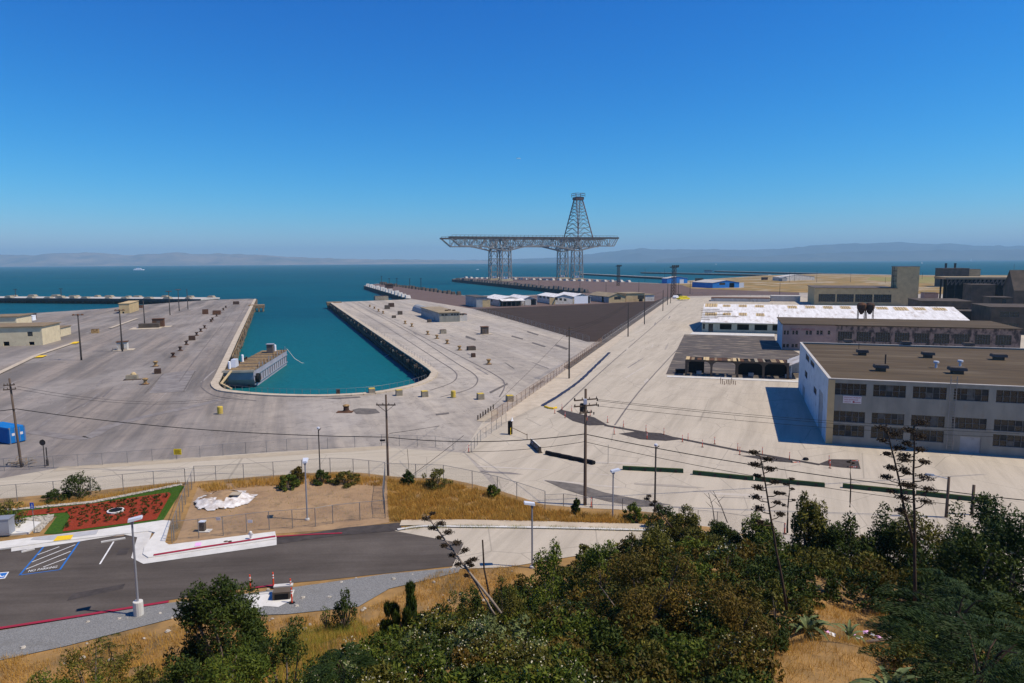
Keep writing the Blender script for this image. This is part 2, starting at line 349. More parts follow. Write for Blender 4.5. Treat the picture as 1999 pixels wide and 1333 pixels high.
mat('tarp', (0.74, 0.72, 0.69), (0.45, 0.40, 0.36), 1.6, c3=(0.3, 0.22, 0.15), scale3=1.1, lo3=0.56, hi3=0.66); mat('dark_frame', (0.15, 0.15, 0.14), (0.08, 0.08, 0.075), 2.0)
mat('ditch_blue', (0.014, 0.024, 0.075), (0.05, 0.05, 0.06), 0.9, rough=0.6)
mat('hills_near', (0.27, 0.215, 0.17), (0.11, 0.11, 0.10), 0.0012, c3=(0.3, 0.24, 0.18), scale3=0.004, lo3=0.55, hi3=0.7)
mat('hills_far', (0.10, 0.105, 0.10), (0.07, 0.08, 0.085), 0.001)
mat('sail', (0.85, 0.85, 0.85)); mat('hull_white', (0.8, 0.82, 0.85)); mat('foam', (0.7, 0.75, 0.78))
mat('sign_yellow', (0.8, 0.6, 0.02)); mat('sign_blue', (0.01, 0.10, 0.5)); mat('sign_white', (0.62, 0.58, 0.58)); mat('sign_red', (0.28, 0.03, 0.05))
mat('car_yellow', (0.75, 0.6, 0.03), rough=0.35); mat('car_white', (0.75, 0.75, 0.75), rough=0.35)
def leafmat(name, a, b, c, trans=0.14):
    mt, N, L, B = newmat(name); g = N.new('ShaderNodeNewGeometry')
    v = add_pos(N, L); big = add_noise(N, L, v, 0.45, 3, 0.5, 0.35, 0.68)
    c1 = mixc(N, L, g.outputs['Random Per Island'], a, b)
    cc = mixc(N, L, mth(N, L, 'MULTIPLY', big, 0.75), c1, c)
    L.new(cc, B.inputs['Base Color']); B.inputs['Roughness'].default_value = 0.65; B.inputs['Specular IOR Level'].default_value = 0.15
    tr = N.new('ShaderNodeBsdfTranslucent'); L.new(cc, tr.inputs['Color']); mx = N.new('ShaderNodeMixShader'); mx.inputs[0].default_value = trans
    L.new(B.outputs[0], mx.inputs[1]); L.new(tr.outputs[0], mx.inputs[2]); L.new(mx.outputs[0], N['Material Output'].inputs['Surface']); return mt
leafmat('leaf_green', (0.04, 0.075, 0.008), (0.17, 0.185, 0.018), (0.045, 0.07, 0.008))
leafmat('leaf_dark', (0.02, 0.04, 0.006), (0.075, 0.095, 0.011), (0.022, 0.038, 0.006))
leafmat('leaf_olive', (0.06, 0.065, 0.01), (0.19, 0.165, 0.022), (0.055, 0.052, 0.009))
leafmat('leaf_red', (0.085, 0.048, 0.01), (0.20, 0.13, 0.016), (0.045, 0.05, 0.008))
leafmat('leaf_deep', (0.012, 0.028, 0.005), (0.036, 0.06, 0.009), (0.016, 0.032, 0.006))
leafmat('leaf_pale', (0.20, 0.23, 0.10), (0.11, 0.16, 0.04), (0.15, 0.17, 0.06))
leafmat('flower', (0.60, 0.55, 0.38), (0.45, 0.4, 0.22), (0.5, 0.44, 0.28))
leafmat('dry_grass', (0.68, 0.40, 0.085), (0.44, 0.23, 0.045), (0.55, 0.34, 0.08), 0.3)
leafmat('green_grass', (0.36, 0.32, 0.04), (0.17, 0.22, 0.03), (0.40, 0.31, 0.05), 0.3)
leafmat('agave_leaf', (0.11, 0.155, 0.055), (0.18, 0.21, 0.085), (0.10, 0.13, 0.05), 0.1)
mat('agave_edge', (0.34, 0.34, 0.15))
mat('stalk', (0.10, 0.065, 0.04), (0.055, 0.038, 0.028), 4.0); mat('stalk_pale', (0.33, 0.27, 0.21), (0.2, 0.155, 0.12), 4.0)
mat('twig', (0.12, 0.09, 0.07), (0.19, 0.155, 0.125), 4.0)
mat('hill_soil', (0.36, 0.21, 0.075), (0.22, 0.135, 0.055), 0.5, c3=(0.13, 0.095, 0.05), scale3=0.35, lo3=0.5, hi3=0.7, bump=0.7, bscale=3)
def fence_mat(name, c, density):
    """chain link: diagonal wires with air between them"""
    mt, N, L, B = newmat(name); B.inputs['Base Color'].default_value = col4(c); B.inputs['Roughness'].default_value = 0.5; B.inputs['Metallic'].default_value = 0.3
    g = N.new('ShaderNodeNewGeometry'); sp = N.new('ShaderNodeSeparateXYZ'); L.new(g.outputs['Position'], sp.inputs[0])
    hx = mth(N, L, 'ADD', sp.outputs[0], mth(N, L, 'MULTIPLY', sp.outputs[1], 0.9))
    outs = []
    for sg in (1, -1):
        w = mth(N, L, 'FRACT', mth(N, L, 'MULTIPLY', mth(N, L, 'ADD', hx, mth(N, L, 'MULTIPLY', sp.outputs[2], sg * 1.3)), 14.0))
        outs.append(mth(N, L, 'LESS_THAN', w, density))
    fac = mth(N, L, 'MAXIMUM', outs[0], outs[1])
    tr = N.new('ShaderNodeBsdfTransparent'); mx = N.new('ShaderNodeMixShader'); L.new(fac, mx.inputs[0]); L.new(tr.outputs[0], mx.inputs[1]); L.new(B.outputs[0], mx.inputs[2])
    L.new(mx.outputs[0], N['Material Output'].inputs['Surface']); return mt
fence_mat('chain_link', (0.25, 0.25, 0.25), 0.055)
fence_mat('chain_link_rust', (0.36, 0.24, 0.16), 0.16)
# water: murky teal body under a wind-ruffled surface
mt, N, L, B = newmat('water'); N.remove(B)
df = N.new('ShaderNodeBsdfDiffuse'); gl = N.new('ShaderNodeBsdfGlossy'); gl.inputs['Roughness'].default_value = 0.28; mx = N.new('ShaderNodeMixShader'); mx.inputs[0].default_value = 0.10
v = add_pos(N, L); c = mixc(N, L, add_noise(N, L, v, 0.006, 4, 0.6), (0.0, 0.088, 0.118), (0.0, 0.060, 0.092))
c = mixc(N, L, mth(N, L, 'MULTIPLY', add_noise(N, L, add_pos(N, L, (0.02, 0.09, 1), 0.25), 1.0, 5, 0.65, 0.4, 0.7), 0.5), c, (0.0, 0.105, 0.14))
c = mixc(N, L, mth(N, L, 'MULTIPLY', add_noise(N, L, add_pos(N, L, (0.25, 0.7, 1), 0.25), 1.0, 4, 0.7, 0.42, 0.66), 0.6), c, (0.0, 0.035, 0.06))
gg = N.new('ShaderNodeNewGeometry'); sp = N.new('ShaderNodeSeparateXYZ'); L.new(gg.outputs['Position'], sp.inputs[0])
nearf = N.new('ShaderNodeMapRange'); nearf.inputs['From Min'].default_value = 150; nearf.inputs['From Max'].default_value = 420; nearf.inputs['To Min'].default_value = 0.6; nearf.inputs['To Max'].default_value = 0; nearf.clamp = True
L.new(sp.outputs[1], nearf.inputs['Value']); c = mixc(N, L, nearf.outputs[0], c, (0.008, 0.145, 0.15)); L.new(c, df.inputs['Color'])
vw = add_pos(N, L, (1, 1.7, 1), 0.3); n1 = N.new('ShaderNodeTexNoise'); n1.inputs['Scale'].default_value = 0.55; n1.inputs['Detail'].default_value = 4; L.new(vw, n1.inputs['Vector'])
bp = N.new('ShaderNodeBump'); bp.inputs['Strength'].default_value = 0.9; bp.inputs['Distance'].default_value = 0.55; L.new(n1.outputs['Fac'], bp.inputs['Height']); L.new(bp.outputs[0], df.inputs['Normal']); L.new(bp.outputs[0], gl.inputs['Normal'])
L.new(df.outputs[0], mx.inputs[1]); L.new(gl.outputs[0], mx.inputs[2]); L.new(mx.outputs[0], N['Material Output'].inputs['Surface'])

# ================================================================ SETTING: water, hills, land
WZ = -4.0
o = MB().quad((-26000, -300, WZ), (26000, -300, WZ), (26000, 15500, WZ), (-26000, 15500, WZ)).build('bay_water', MAT['water']); o['kind'] = 'structure'

def ridge(name, prof, dist, depth, mt, seed, base=WZ):
    """hills as a real terrain strip: silhouette heights from (picture x, row) pairs, rising from the shore back to the ridge"""
    xs = np.array([p[0] for p in prof], float); ys = np.array([p[1] for p in prof], float)
    n = 240; rows = 14; px = np.linspace(xs[0], xs[-1], n); V = []; Fc = []
    for j in range(rows):
        t = j / (rows - 1)
        for i in range(n):
            row = np.interp(px[i], xs, ys); d0 = dist + depth * t; P = at_dist(px[i], row, dist + depth); hz = P.z
            X = P.x * (d0 / (dist + depth)); nz = mnoise.fractal(Vector((X / 900.0 + seed, d0 / 700.0, seed)), 1.0, 2.0, 5)
            k = smooth(0, 1, t); z = base + (hz - base) * k * (1 + 0.0 * t) + nz * 130 * math.sin(math.pi * t) * min(1, max(0.12, (hz - base) / 300)) + mnoise.noise(Vector((X / 260.0, d0 / 300.0, seed + 3))) * 22 * (1 if t > .05 else 0)
            V.append((X, d0, max(z, base + 1.0 if j else base - 2)))
    for j in range(rows - 1):
        for i in range(n - 1): a = j * n + i; Fc.append((a, a + 1, a + n + 1, a + n))
    me = bpy.data.meshes.new(name); me.from_pydata(V, [], Fc); me.materials.append(MAT[mt]); me.polygons.foreach_set('use_smooth', [True] * len(Fc)); me.update()
    o = link(bpy.data.objects.new(name, me)); o['kind'] = 'structure'; return o
ridge('hills', [(-250, 503), (-60, 500), (0, 499), (60, 498), (110, 494), (160, 493.5), (220, 495), (260, 499), (320, 495), (345, 494), (390, 496), (440, 496), (500, 497), (560, 501), (640, 505), (760, 507), (900, 508), (1000, 508)], 11500, 2600, 'hills_near', 1.0)
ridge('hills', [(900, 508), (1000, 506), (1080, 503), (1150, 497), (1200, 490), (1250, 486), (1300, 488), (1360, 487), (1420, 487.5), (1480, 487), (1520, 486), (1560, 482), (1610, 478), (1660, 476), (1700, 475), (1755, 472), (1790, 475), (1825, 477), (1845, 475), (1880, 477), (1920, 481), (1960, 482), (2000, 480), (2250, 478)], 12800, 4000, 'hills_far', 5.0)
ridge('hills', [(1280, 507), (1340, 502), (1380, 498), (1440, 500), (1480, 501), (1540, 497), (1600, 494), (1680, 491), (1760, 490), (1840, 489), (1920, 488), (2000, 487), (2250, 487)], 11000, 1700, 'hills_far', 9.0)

land_px = [(-700, 640), (0, 613), (60, 611.5), (209, 602), (255, 597), (352, 589), (420, 585), (485, 583), (498, 583.5)]
dock_edge = [(498, 583.5), (425, 738), (419, 748), (423, 757), (440, 764), (500, 770), (560, 773), (640, 773.5), (730, 768), (800, 755), (835, 743), (846, 732), (840, 720), (645, 590)]
land2 = [(645, 590), (790, 584.5), (802, 583.5), (710, 557.5), (737, 553.5), (880, 572), (908, 577), (1000, 577), (1090, 574), (1158, 571), (882, 544.8), (905, 542), (1000, 540.5), (1100, 541), (1180, 546), (1240, 551), (1290, 553), (1340, 548), (1400, 543.5), (1500, 537), (1600, 534.5), (1740, 536.5), (1850, 537), (2600, 537)]
land_pts = [G(*p) for p in land_px + dock_edge[1:] + land2[1:]]
land_pts = [(p.x, p.y) for p in land_pts] + [(700, 400), (300, 30), (-700, 30)]
import mathutils.geometry as mg
tr_ = mg.tessellate_polygon([[Vector((p[0], p[1], 0)) for p in land_pts]])
mbL = MB(); nL = len(land_pts)
mbL.add([(p[0], p[1], 0) for p in land_pts], tr_).mi(1)
for i in range(nL):
    a, b = land_pts[i], land_pts[(i + 1) % nL]; mbL.quad((a[0], a[1], 0), (b[0], b[1], 0), (b[0], b[1], -7), (a[0], a[1], -7))
import bmesh
me = mbL.mesh('ground', [MAT['apron'], MAT['wall_dark']]); bm = bmesh.new(); bm.from_mesh(me); bmesh.ops.remove_doubles(bm, verts=bm.verts, dist=0.001); bmesh.ops.recalc_face_normals(bm, faces=bm.faces); bm.to_mesh(me); bm.free()
o = link(bpy.data.objects.new('ground', me)); o['kind'] = 'structure'

# overlays on the ground, each a few centimetres above the one below
sheet('brown_pier_paving', [(802, 583), (712, 557.7), (737, 553.8), (880, 572.4), (908, 577.5), (1000, 578), (1090, 575), (1160, 571), (884, 545), (905, 542.4), (1000, 541), (1100, 541.5), (1180, 546.4), (1240, 551.5), (1290, 553.5), (1330, 556), (1350, 563), (1560, 568), (1560, 576), (1460, 576), (1340, 578), (1300, 582), (1278, 588), (1110, 597), (925, 603)], MAT['brown_pier'], 0.02)
sheet('dark_parking_lot', [(925, 603), (1110, 596), (1278, 588), (1300, 580), (1172, 667), (1146, 667)], MAT['dark_lot'], 0.05)
sheet('dry_field', [(1290, 553), (1345, 548.6), (1400, 544), (1500, 537.6), (1600, 535), (1740, 537), (2400, 538), (2400, 580), (1560, 571), (1350, 563), (1330, 556)], MAT['field'], 0.08)
sheet('green_field', [(1700, 541), (1850, 541), (2100, 544), (2100, 556), (1790, 552), (1690, 547)], MAT['field_green'], 0.14)
sheet('concrete_road', [(905, 882), (940, 826), (1075, 742), (1176, 669), (1303, 582), (1560, 578), (1640, 600), (2400, 640), (2400, 1060), (1330, 1040), (1000, 1000), (960, 930)], MAT['road_concrete'], 0.03)
sheet('verge_strip', [(1303, 581), (1318, 581), (1240, 640), (1180, 688), (1120, 740), (1068, 792), (1045, 795), (945, 845), (935, 838), (1075, 742), (1176, 669)], MAT['kerb_tan'], 0.06)
sheet('grey_path', [(1303, 580), (1312, 580), (1180, 672), (1110, 722), (1100, 716), (1172, 668)], MAT['worn_asphalt'], 0.09)
sheet('lower_road_paving', [(-400, 1000), (-60, 945), (115, 914), (300, 898), (500, 885), (720, 872), (905, 884), (1000, 990), (700, 985), (300, 1010), (-300, 1060)], MAT['lower_road'], 0.04)
sheet('weathered_lot', [(1336, 653), (1420, 654), (1511, 655), (1515, 668), (1560, 690), (1572, 735), (1545, 741), (1420, 735), (1300, 731), (1308, 712), (1318, 690)], MAT['weathered_asphalt'], 0.07)
sheet('pale_strip', [(1302, 733.5), (1420, 737.5), (1560, 743.5), (1560, 747), (1420, 741), (1302, 736.5)], MAT['kerb_white'], 0.10)
sheet('pale_strip', [(1352, 648.5), (1512, 652), (1512, 657), (1346, 653)], MAT['kerb_white'], 0.10)
sheet('asphalt_patch', [(1086, 803), (1095, 800), (1160, 815), (1186, 830), (1150, 831), (1118, 822)], MAT['patch_asphalt'], 0.065)
sheet('asphalt_patch', [(1208, 847), (1240, 843), (1290, 846), (1331, 858), (1300, 861), (1250, 858)], MAT['patch_asphalt'], 0.065)
sheet('asphalt_patch', [(1446, 890), (1480, 890), (1545, 899), (1550, 904), (1500, 900)], MAT['patch_asphalt'], 0.065)
sheet('asphalt_patch', [(1596, 907), (1622, 897), (1675, 898), (1680, 916), (1640, 913)], MAT['patch_asphalt'], 0.065)
sheet('asphalt_seam', [(1180, 829), (1330, 856), (1450, 880), (1600, 906), (1600, 909), (1450, 883), (1330, 859), (1180, 832)], MAT['patch_asphalt'], 0.075)
sheet('dark_stain', [(1062, 938), (1085, 940), (1130, 946), (1180, 962), (1250, 976), (1310, 986), (1250, 990), (1190, 980), (1140, 968), (1100, 955)], MAT['stain'], 0.062)
sheet('tar_patch', [(318, 729), (384, 722), (362, 764), (290, 768)], MAT['rut'], 0.03)
for q in ([(281, 768), (318, 729), (320, 729), (284, 768)], [(357, 764), (380, 724), (383, 724), (360, 764)], [(625, 777), (660, 776), (702, 774), (704, 776), (660, 779)],
          [(688, 800), (700, 797), (733, 798), (742, 806), (715, 809), (695, 808)], [(850, 808), (876, 805), (877, 808), (852, 811)], [(1035, 758), (1060, 742), (1062, 745), (1038, 761)], [(955, 765), (990, 748), (992, 750), (958, 768)],
          [(1000, 655), (1022, 661), (1020, 663), (998, 657)], [(1040, 668), (1066, 676), (1063, 678), (1038, 670)], [(1030, 646), (1052, 653), (1050, 655), (1028, 648)], [(1085, 672), (1110, 680), (1106, 683), (1084, 675)], [(910, 655), (930, 662), (927, 665), (908, 658)]):
    sheet('tar_seam', q, MAT['stain'], 0.036)
# crane rails that sweep round the head of the dock
def strip_along(name, pts, w, mt, z, kind='structure', base=0.0, jit=0.0):
    P = [G(x, y, base) for x, y in pts]; mb = MB(); Lq = []; rj = random.Random(len(pts))
    for i, p in enumerate(P):
        d = (P[min(i + 1, len(P) - 1)] - P[max(i - 1, 0)]); n = Vector((-d.y, d.x, 0)).normalized() * w / 2; Lq.append((p + n * (1 + rj.uniform(-jit, jit)), p - n * (1 + rj.uniform(-jit, jit))))
    for i in range(len(P) - 1):
        a, b = Lq[i]; c, d = Lq[i + 1]; mb.quad((b.x, b.y, base + z), (d.x, d.y, base + z), (c.x, c.y, base + z), (a.x, a.y, base + z))
    o = mb.build(name, mt)
    if kind: o['kind'] = kind
    return o
def curve_pts(P, n=6):
    out = []
    for i in range(len(P) - 1):
        p0, p1, p2, p3 = P[max(i - 1, 0)], P[i], P[i + 1], P[min(i + 2, len(P) - 1)]
        for k in range(n):
            t = k / n; out.append(tuple(0.5 * (2 * p1[j] + (p2[j] - p0[j]) * t + (2 * p0[j] - 5 * p1[j] + 4 * p2[j] - p3[j]) * t * t + (3 * p1[j] - p0[j] - 3 * p2[j] + p3[j]) * t ** 3) for j in (0, 1)))
    return out + [P[-1]]
for pts in ([(672, 590), (760, 642), (850, 700), (884, 722), (892, 735), (880, 748), (840, 762)], [(690, 590), (800, 650), (890, 708), (925, 730), (932, 745), (915, 760), (860, 775)], [(700, 590), (830, 660), (960, 728), (985, 750), (975, 775)],
            [(484, 590), (425, 690), (395, 745), (400, 762), (430, 775), (500, 782)], [(468, 590), (390, 690), (350, 745)], [(1330, 590), (1180, 720), (1095, 800)], [(1400, 600), (1260, 750), (1200, 830)]):
    strip_along('rail_groove', curve_pts(pts), 0.3, MAT['wear_dark'], 0.045)
strip_along('tan_track', curve_pts([(60, 842), (150, 855), (180, 850), (215, 832), (290, 812), (370, 795), (430, 780)]), 2.2, MAT['rut'], 0.03)
strip_along('dusty_edge', curve_pts([(110, 916), (300, 903), (500, 890), (720, 876), (760, 872)]), 2.0, MAT['tan_dust'], 0.055)
for pts in ([(-20, 738), (70, 695), (150, 668)], [(215, 641), (268, 622)]):
    strip_along('concrete_kerb', pts, 1.6, MAT['kerb_tan'], 0.25)
for q in ((80, 697), (147, 670)):
    strip_along('yellow_kerb_end', [(q[0] - 5, q[1] + 2), (q[0] + 5, q[1] - 2)], 2.2, MAT['paint_yellow'], 0.28)
# pale coping along the dock edge
cop = curve_pts([(498, 584), (460, 662), (425, 738), (419, 748), (423, 757), (440, 764), (500, 770), (560, 773), (640, 773.5), (730, 768), (800, 755), (835, 743), (846, 732), (840, 720), (760, 667), (645, 590)], 4)
P = [G(*p) for p in cop]; mb = MB()
for i in range(len(P) - 1):
    mb.beam(P[i] + Vector((0, 0, 0.12)), P[i + 1] + Vector((0, 0, 0.12)), 1.7, 0.34)
o = mb.build('dock_coping', MAT['kerb_tan']); o['kind'] = 'structure'

# wear: irregular tar patches, pale repairs and tyre-dark streaks lying along the paving
rr = random.Random(41)
def wear(n, region, ang, mts, lmin, lmax, wmin, wmax, z):
    for i in range(n):
        x, y = rr.uniform(min(p[0] for p in region), max(p[0] for p in region)), rr.uniform(min(p[1] for p in region), max(p[1] for p in region))
        c_ = False; j_ = len(region) - 1
        for k in range(len(region)):
            if (region[k][1] > y) != (region[j_][1] > y) and x < (region[j_][0] - region[k][0]) * (y - region[k][1]) / (region[j_][1] - region[k][1]) + region[k][0]: c_ = not c_
            j_ = k
        if not c_: continue
        C_ = G(x, y); a = R(ang) + rr.uniform(-.12, .12); ln, w = rr.uniform(lmin, lmax), rr.uniform(wmin, wmax); ux, uy = math.cos(a), math.sin(a); up, dn = [], []
        for k in range(9):
            t_ = k / 8 - .5; e = (1 - (2 * t_) ** 4) * w / 2; o1, o2 = e * rr.uniform(.55, 1.2), e * rr.uniform(.55, 1.2); up.append((C_.x + ux * ln * t_ - uy * o1, C_.y + uy * ln * t_ + ux * o1)); dn.append((C_.x + ux * ln * t_ + uy * o2, C_.y + uy * ln * t_ - ux * o2))
        sheet('paving_wear', up[1:] + dn[:0:-1], MAT[rr.choice(mts)], z + i * .0007, world=True)
wear(34, [(0, 680), (210, 620), (480, 590), (415, 740), (300, 800), (0, 830)], 90 + PIER, ['rut', 'wear_dark', 'wear_pale', 'wear_dark'], 6, 30, .2, .9, 0.012)
wear(46, [(670, 595), (880, 605), (1140, 668), (1010, 740), (900, 720)], 90 + PIER, ['wear_mid', 'rut', 'wear_pale2', 'rut', 'stain'], 3, 18, .2, .8, 0.014)
wear(40, [(1300, 595), (1365, 600), (1300, 720), (1280, 745), (1130, 750)], 90 + ROAD, ['wear_mid', 'wear_pale2', 'wear_mid', 'rut'], 5, 26, .2, .8, 0.034)
wear(22, [(950, 900), (1200, 900), (1600, 960), (1900, 1000), (1300, 1000), (1000, 960)], -12, ['wear_mid', 'wear_pale2', 'rut'], 3, 14, .2, .9, 0.034)
wear(14, [(0, 940), (400, 905), (740, 890), (860, 920), (500, 925), (0, 965)], 8, ['wear_mid', 'wear_pale2'], 4, 14, .2, .8, 0.043)

# ================================================================ HILLSIDE and near terrace (z = 5)
TZ = 5.0
CREST = [G(x, y, TZ) for x, y in [(-500, 1010), (-60, 985), (34, 977), (160, 966), (241, 957), (301, 951), (362, 947), (422, 943), (476, 938), (534, 934), (645, 927), (690, 929), (758, 937), (812, 940), (866, 941), (922, 953), (971, 965), (1009, 977), (1064, 995), (1156, 1003), (1215, 1005), (1290, 1012)]]
CXS = [p.x for p in CREST]; CYS = [p.y for p in CREST]
PD2 = [0, 8, 14, 22, 32, 40, 46, 52, 60, 66, 80]; PZ2 = [25.4, 20.5, 17.0, 13.8, 11.0, 9.3, 8.0, 5.0, 1.5, -0.3, -0.6]
PD = [0, 5, 10, 15, 20, 30, 43, 52, 60, 68, 80]; PZ = [25.4, 22.4, 19.4, 16.9, 14.4, 9.9, 5.0, 2.6, 1.0, -0.3, -0.6]
def hill_z(x, y, rough=True):
    d = math.hypot(x, y) if y > 0 else abs(x) * 0.3
    az = math.degrees(math.atan2(x, max(y, .1))); wr = smooth(2, 15, az); p = float(np.interp(d, PD, PZ)) * (1 - wr) + float(np.interp(d, PD2, PZ2)) * wr; cy = float(np.interp(x, CXS, CYS))
    t = TZ * (1 - smooth(0.3, 13, y - cy)) * (1 - smooth(13.5, 24, x)) - 0.35 * smooth(8, 14, y - cy)
    if x > 24 or y - cy > 14: t = -0.5
    z = max(p, t)
    if rough and p > 5.3: z += mnoise.noise(Vector((x * 0.25, y * 0.25, 1))) * min(0.7, (p - 5.3) * 0.4) + mnoise.noise(Vector((x * 0.9, y * 0.9, 4))) * 0.12
    return z
nx, ny = 190, 125; V = []; Fc = []
for j in range(ny):
    for i in range(nx):
        x = -70 + i * 1.0; y = -20 + j * 1.0; V.append((x, y, hill_z(x, y)))
for j in range(ny - 1):
    for i in range(nx - 1): a = j * nx + i; Fc.append((a, a + 1, a + nx + 1, a + nx))
me = bpy.data.meshes.new('hillside'); me.from_pydata(V, [], Fc); me.materials.append(MAT['hill_soil']); me.polygons.foreach_set('use_smooth', [True] * len(Fc)); me.update()
o = link(bpy.data.objects.new('hillside', me)); o['kind'] = 'structure'

def tsheet(name, pxs, mt, z, kind='structure'): return sheet(name, pxs, MAT[mt], z, kind, base=TZ)
# terrace surfaces
tsheet('near_road', [(-400, 1130), (0, 1072), (22, 1068), (270, 1043), (272, 1060), (262, 1090), (282, 1099), (540, 1063), (540, 1050), (775, 1033), (905, 1058), (935, 1100), (640, 1132), (500, 1145), (330, 1172), (0, 1228), (-400, 1300)], 'new_asphalt', 0.03)
tsheet('concrete_lane', [(765, 1036), (830, 1022), (1000, 1024), (1300, 1032), (1450, 1045), (1450, 1075), (1300, 1075), (1130, 1085), (990, 1108), (880, 1112), (905, 1062)], 'road_concrete', 0.045)
tsheet('asphalt_apron', [(540, 1051), (680, 1030), (780, 1021), (785, 1034), (765, 1038), (660, 1046), (540, 1063)], 'patch_asphalt', 0.05)
tsheet('gravel_shoulder', [(-400, 1312), (0, 1232), (330, 1178), (480, 1160), (640, 1138), (750, 1122), (900, 1108), (895, 1118), (760, 1150), (700, 1185), (560, 1200), (350, 1205), (130, 1262), (0, 1290), (-400, 1400)], 'gravel', 0.05)
tsheet('dirt_lot', [(345, 1055), (370, 990), (388, 948), (540, 936), (690, 931), (755, 940), (757, 990), (760, 1020), (680, 1032), (540, 1042), (335, 1062)], 'soil', 0.02)
tsheet('lawn', [(-300, 1012), (0, 1000), (180, 983), (350, 948), (360, 950), (318, 1017), (110, 1043), (86, 1043), (112, 1008), (40, 1012), (0, 1018), (-300, 1040)], 'lawn', 0.05)
tsheet('mulch_bed', [(33, 1005), (45, 999), (180, 984.5), (330, 962), (334, 966), (306, 1015), (122, 1039), (137, 1009), (131, 1001), (40, 1009)], 'mulch', 0.08)
tsheet('river_stones', [(40, 1014), (106, 1005), (104, 1012), (78, 1040), (66, 1041), (60, 1024)], 'white_stone', 0.07)
tsheet('stone_edge', [(-300, 1009), (0, 996), (180, 979), (352, 945), (354, 948), (182, 983), (0, 1000), (-300, 1013)], 'white_stone', 0.09)
# sidewalks are real slabs with a kerb step
def slab(name, pxs, h, mt):
    pts = [G(x, y, TZ) for x, y in pxs]
    n_ = len(pts); tr = mg.tessellate_polygon([[Vector((p.x, p.y, 0)) for p in pts]]); mb = MB().add([(p.x, p.y, TZ + h) for p in pts], tr)
    for i in range(n_): a, b = pts[i], pts[(i + 1) % n_]; mb.quad((a.x, a.y, TZ + h), (b.x, b.y, TZ + h), (b.x, b.y, TZ - .1), (a.x, a.y, TZ - .1))
    o = mb.build(name, MAT[mt])
    bm = bmesh.new(); bm.from_mesh(o.data); bmesh.ops.remove_doubles(bm, verts=bm.verts, dist=.001); bmesh.ops.recalc_face_normals(bm, faces=bm.faces); bm.to_mesh(o.data); bm.free()
    o['kind'] = 'structure'; return o
slab('sidewalk', [(-200, 1098), (-200, 1066), (0, 1060), (52, 1053), (193, 1036.5), (318, 1018), (333, 1019), (322, 1061), (330, 1066), (537, 1040), (540, 1054), (290, 1091), (279, 1084), (282, 1070), (303, 1042), (290, 1039), (193, 1050), (87, 1062), (8, 1073)], 0.14, 'sidewalk')
tsheet('gutter', [(22, 1069), (150, 1051), (240, 1036), (272, 1032), (300, 1030), (290, 1060), (285, 1080), (296, 1086), (540, 1050), (540, 1065), (280, 1102), (256, 1090), (268, 1050), (240, 1044), (150, 1059), (22, 1078)], 'kerb_white', 0.06)
slab('concrete_terrace', [(-200, 1030), (-200, 1062), (56, 1043), (80, 1022), (30, 1018)], 0.18, 'sidewalk')
o = tsheet('ramp', [(60, 1057), (66, 1052), (193, 1037.5), (188, 1046), (100, 1057)], 'ramp_grey', 0.155)
o = tsheet('tactile_paving', [(104, 1060), (112, 1050), (144, 1047), (139, 1056)], 'paint_yellow', 0.165)
o = tsheet('pink_utility_mark', [(380, 1070), (382, 1063), (394, 1062), (392, 1069)], 'paint_pink', 0.165)
for pts, nm, mt, w in (([(300, 1087), (400, 1071), (538, 1050)], 'red_kerb_paint', 'paint_red', 0.34), ([(538, 1049), (600, 1045), (668, 1042)], 'red_kerb_paint', 'paint_red', 0.22), ([(-50, 1236), (150, 1205), (330, 1176)], 'red_kerb_paint', 'paint_red', 0.3), ([(490, 1150), (540, 1143)], 'red_kerb_paint', 'paint_red', 0.2)):
    strip_along(nm, pts, w, MAT[mt], 0.17 if w > .3 else 0.09, base=TZ)
strip_along('concrete_kerb', curve_pts([(776, 1036), (830, 1029), (900, 1030), (1000, 1031), (1150, 1034), (1300, 1038)]), 0.35, MAT['kerb_white'], 0.14, base=TZ)
strip_along('concrete_bank_edge', curve_pts([(782, 1022), (860, 1021), (1000, 1023), (1150, 1027), (1300, 1031)]), 1.3, MAT['kerb_tan'], 0.1, base=TZ)
# painted stall marks
def pline(pts, w, mt, z=0.045): strip_along('painted_line', pts, w, MAT[mt], z, base=TZ)
pline([(38, 1124), (87, 1066)], 0.13, 'paint_blue'); pline([(117, 1113), (155, 1058)], 0.13, 'paint_blue'); pline([(38, 1123.5), (117, 1113)], 0.1, 'paint_blue')
for a, b in (((73, 1084), (116, 1068)), ((62, 1098), (147, 1064)), ((51, 1112), (138, 1077)), ((84, 1108), (129, 1091))): pline([a, b], 0.09, 'paint_white')
pline([(195, 1102), (222, 1058)], 0.12, 'paint_white')
sheet('patch_square', [(226, 1085), (233, 1072), (254, 1070), (247, 1083)], MAT['patch_asphalt'], 0.04, base=TZ)
sheet('asphalt_strip_patch', [(130, 1174), (140, 1160), (245, 1140), (240, 1150)], MAT['patch_asphalt'], 0.04, base=TZ)
me = text_mesh('NO PARKING', 0.52, 0.001); me.materials.append(MAT['paint_white'])
o = link(bpy.data.objects.new('pavement_lettering', me)); A_ = G(54, 1118, TZ); B_ = G(111, 1109, TZ)
o.location = (A_.x, A_.y, TZ + 0.048); o.rotation_euler = (0, 0, math.atan2(B_.y - A_.y, B_.x - A_.x)); o['kind'] = 'structure'
k_ = (B_ - A_).length / max(v.co.x for v in me.vertices); o.scale = (k_, 1.1, 1)
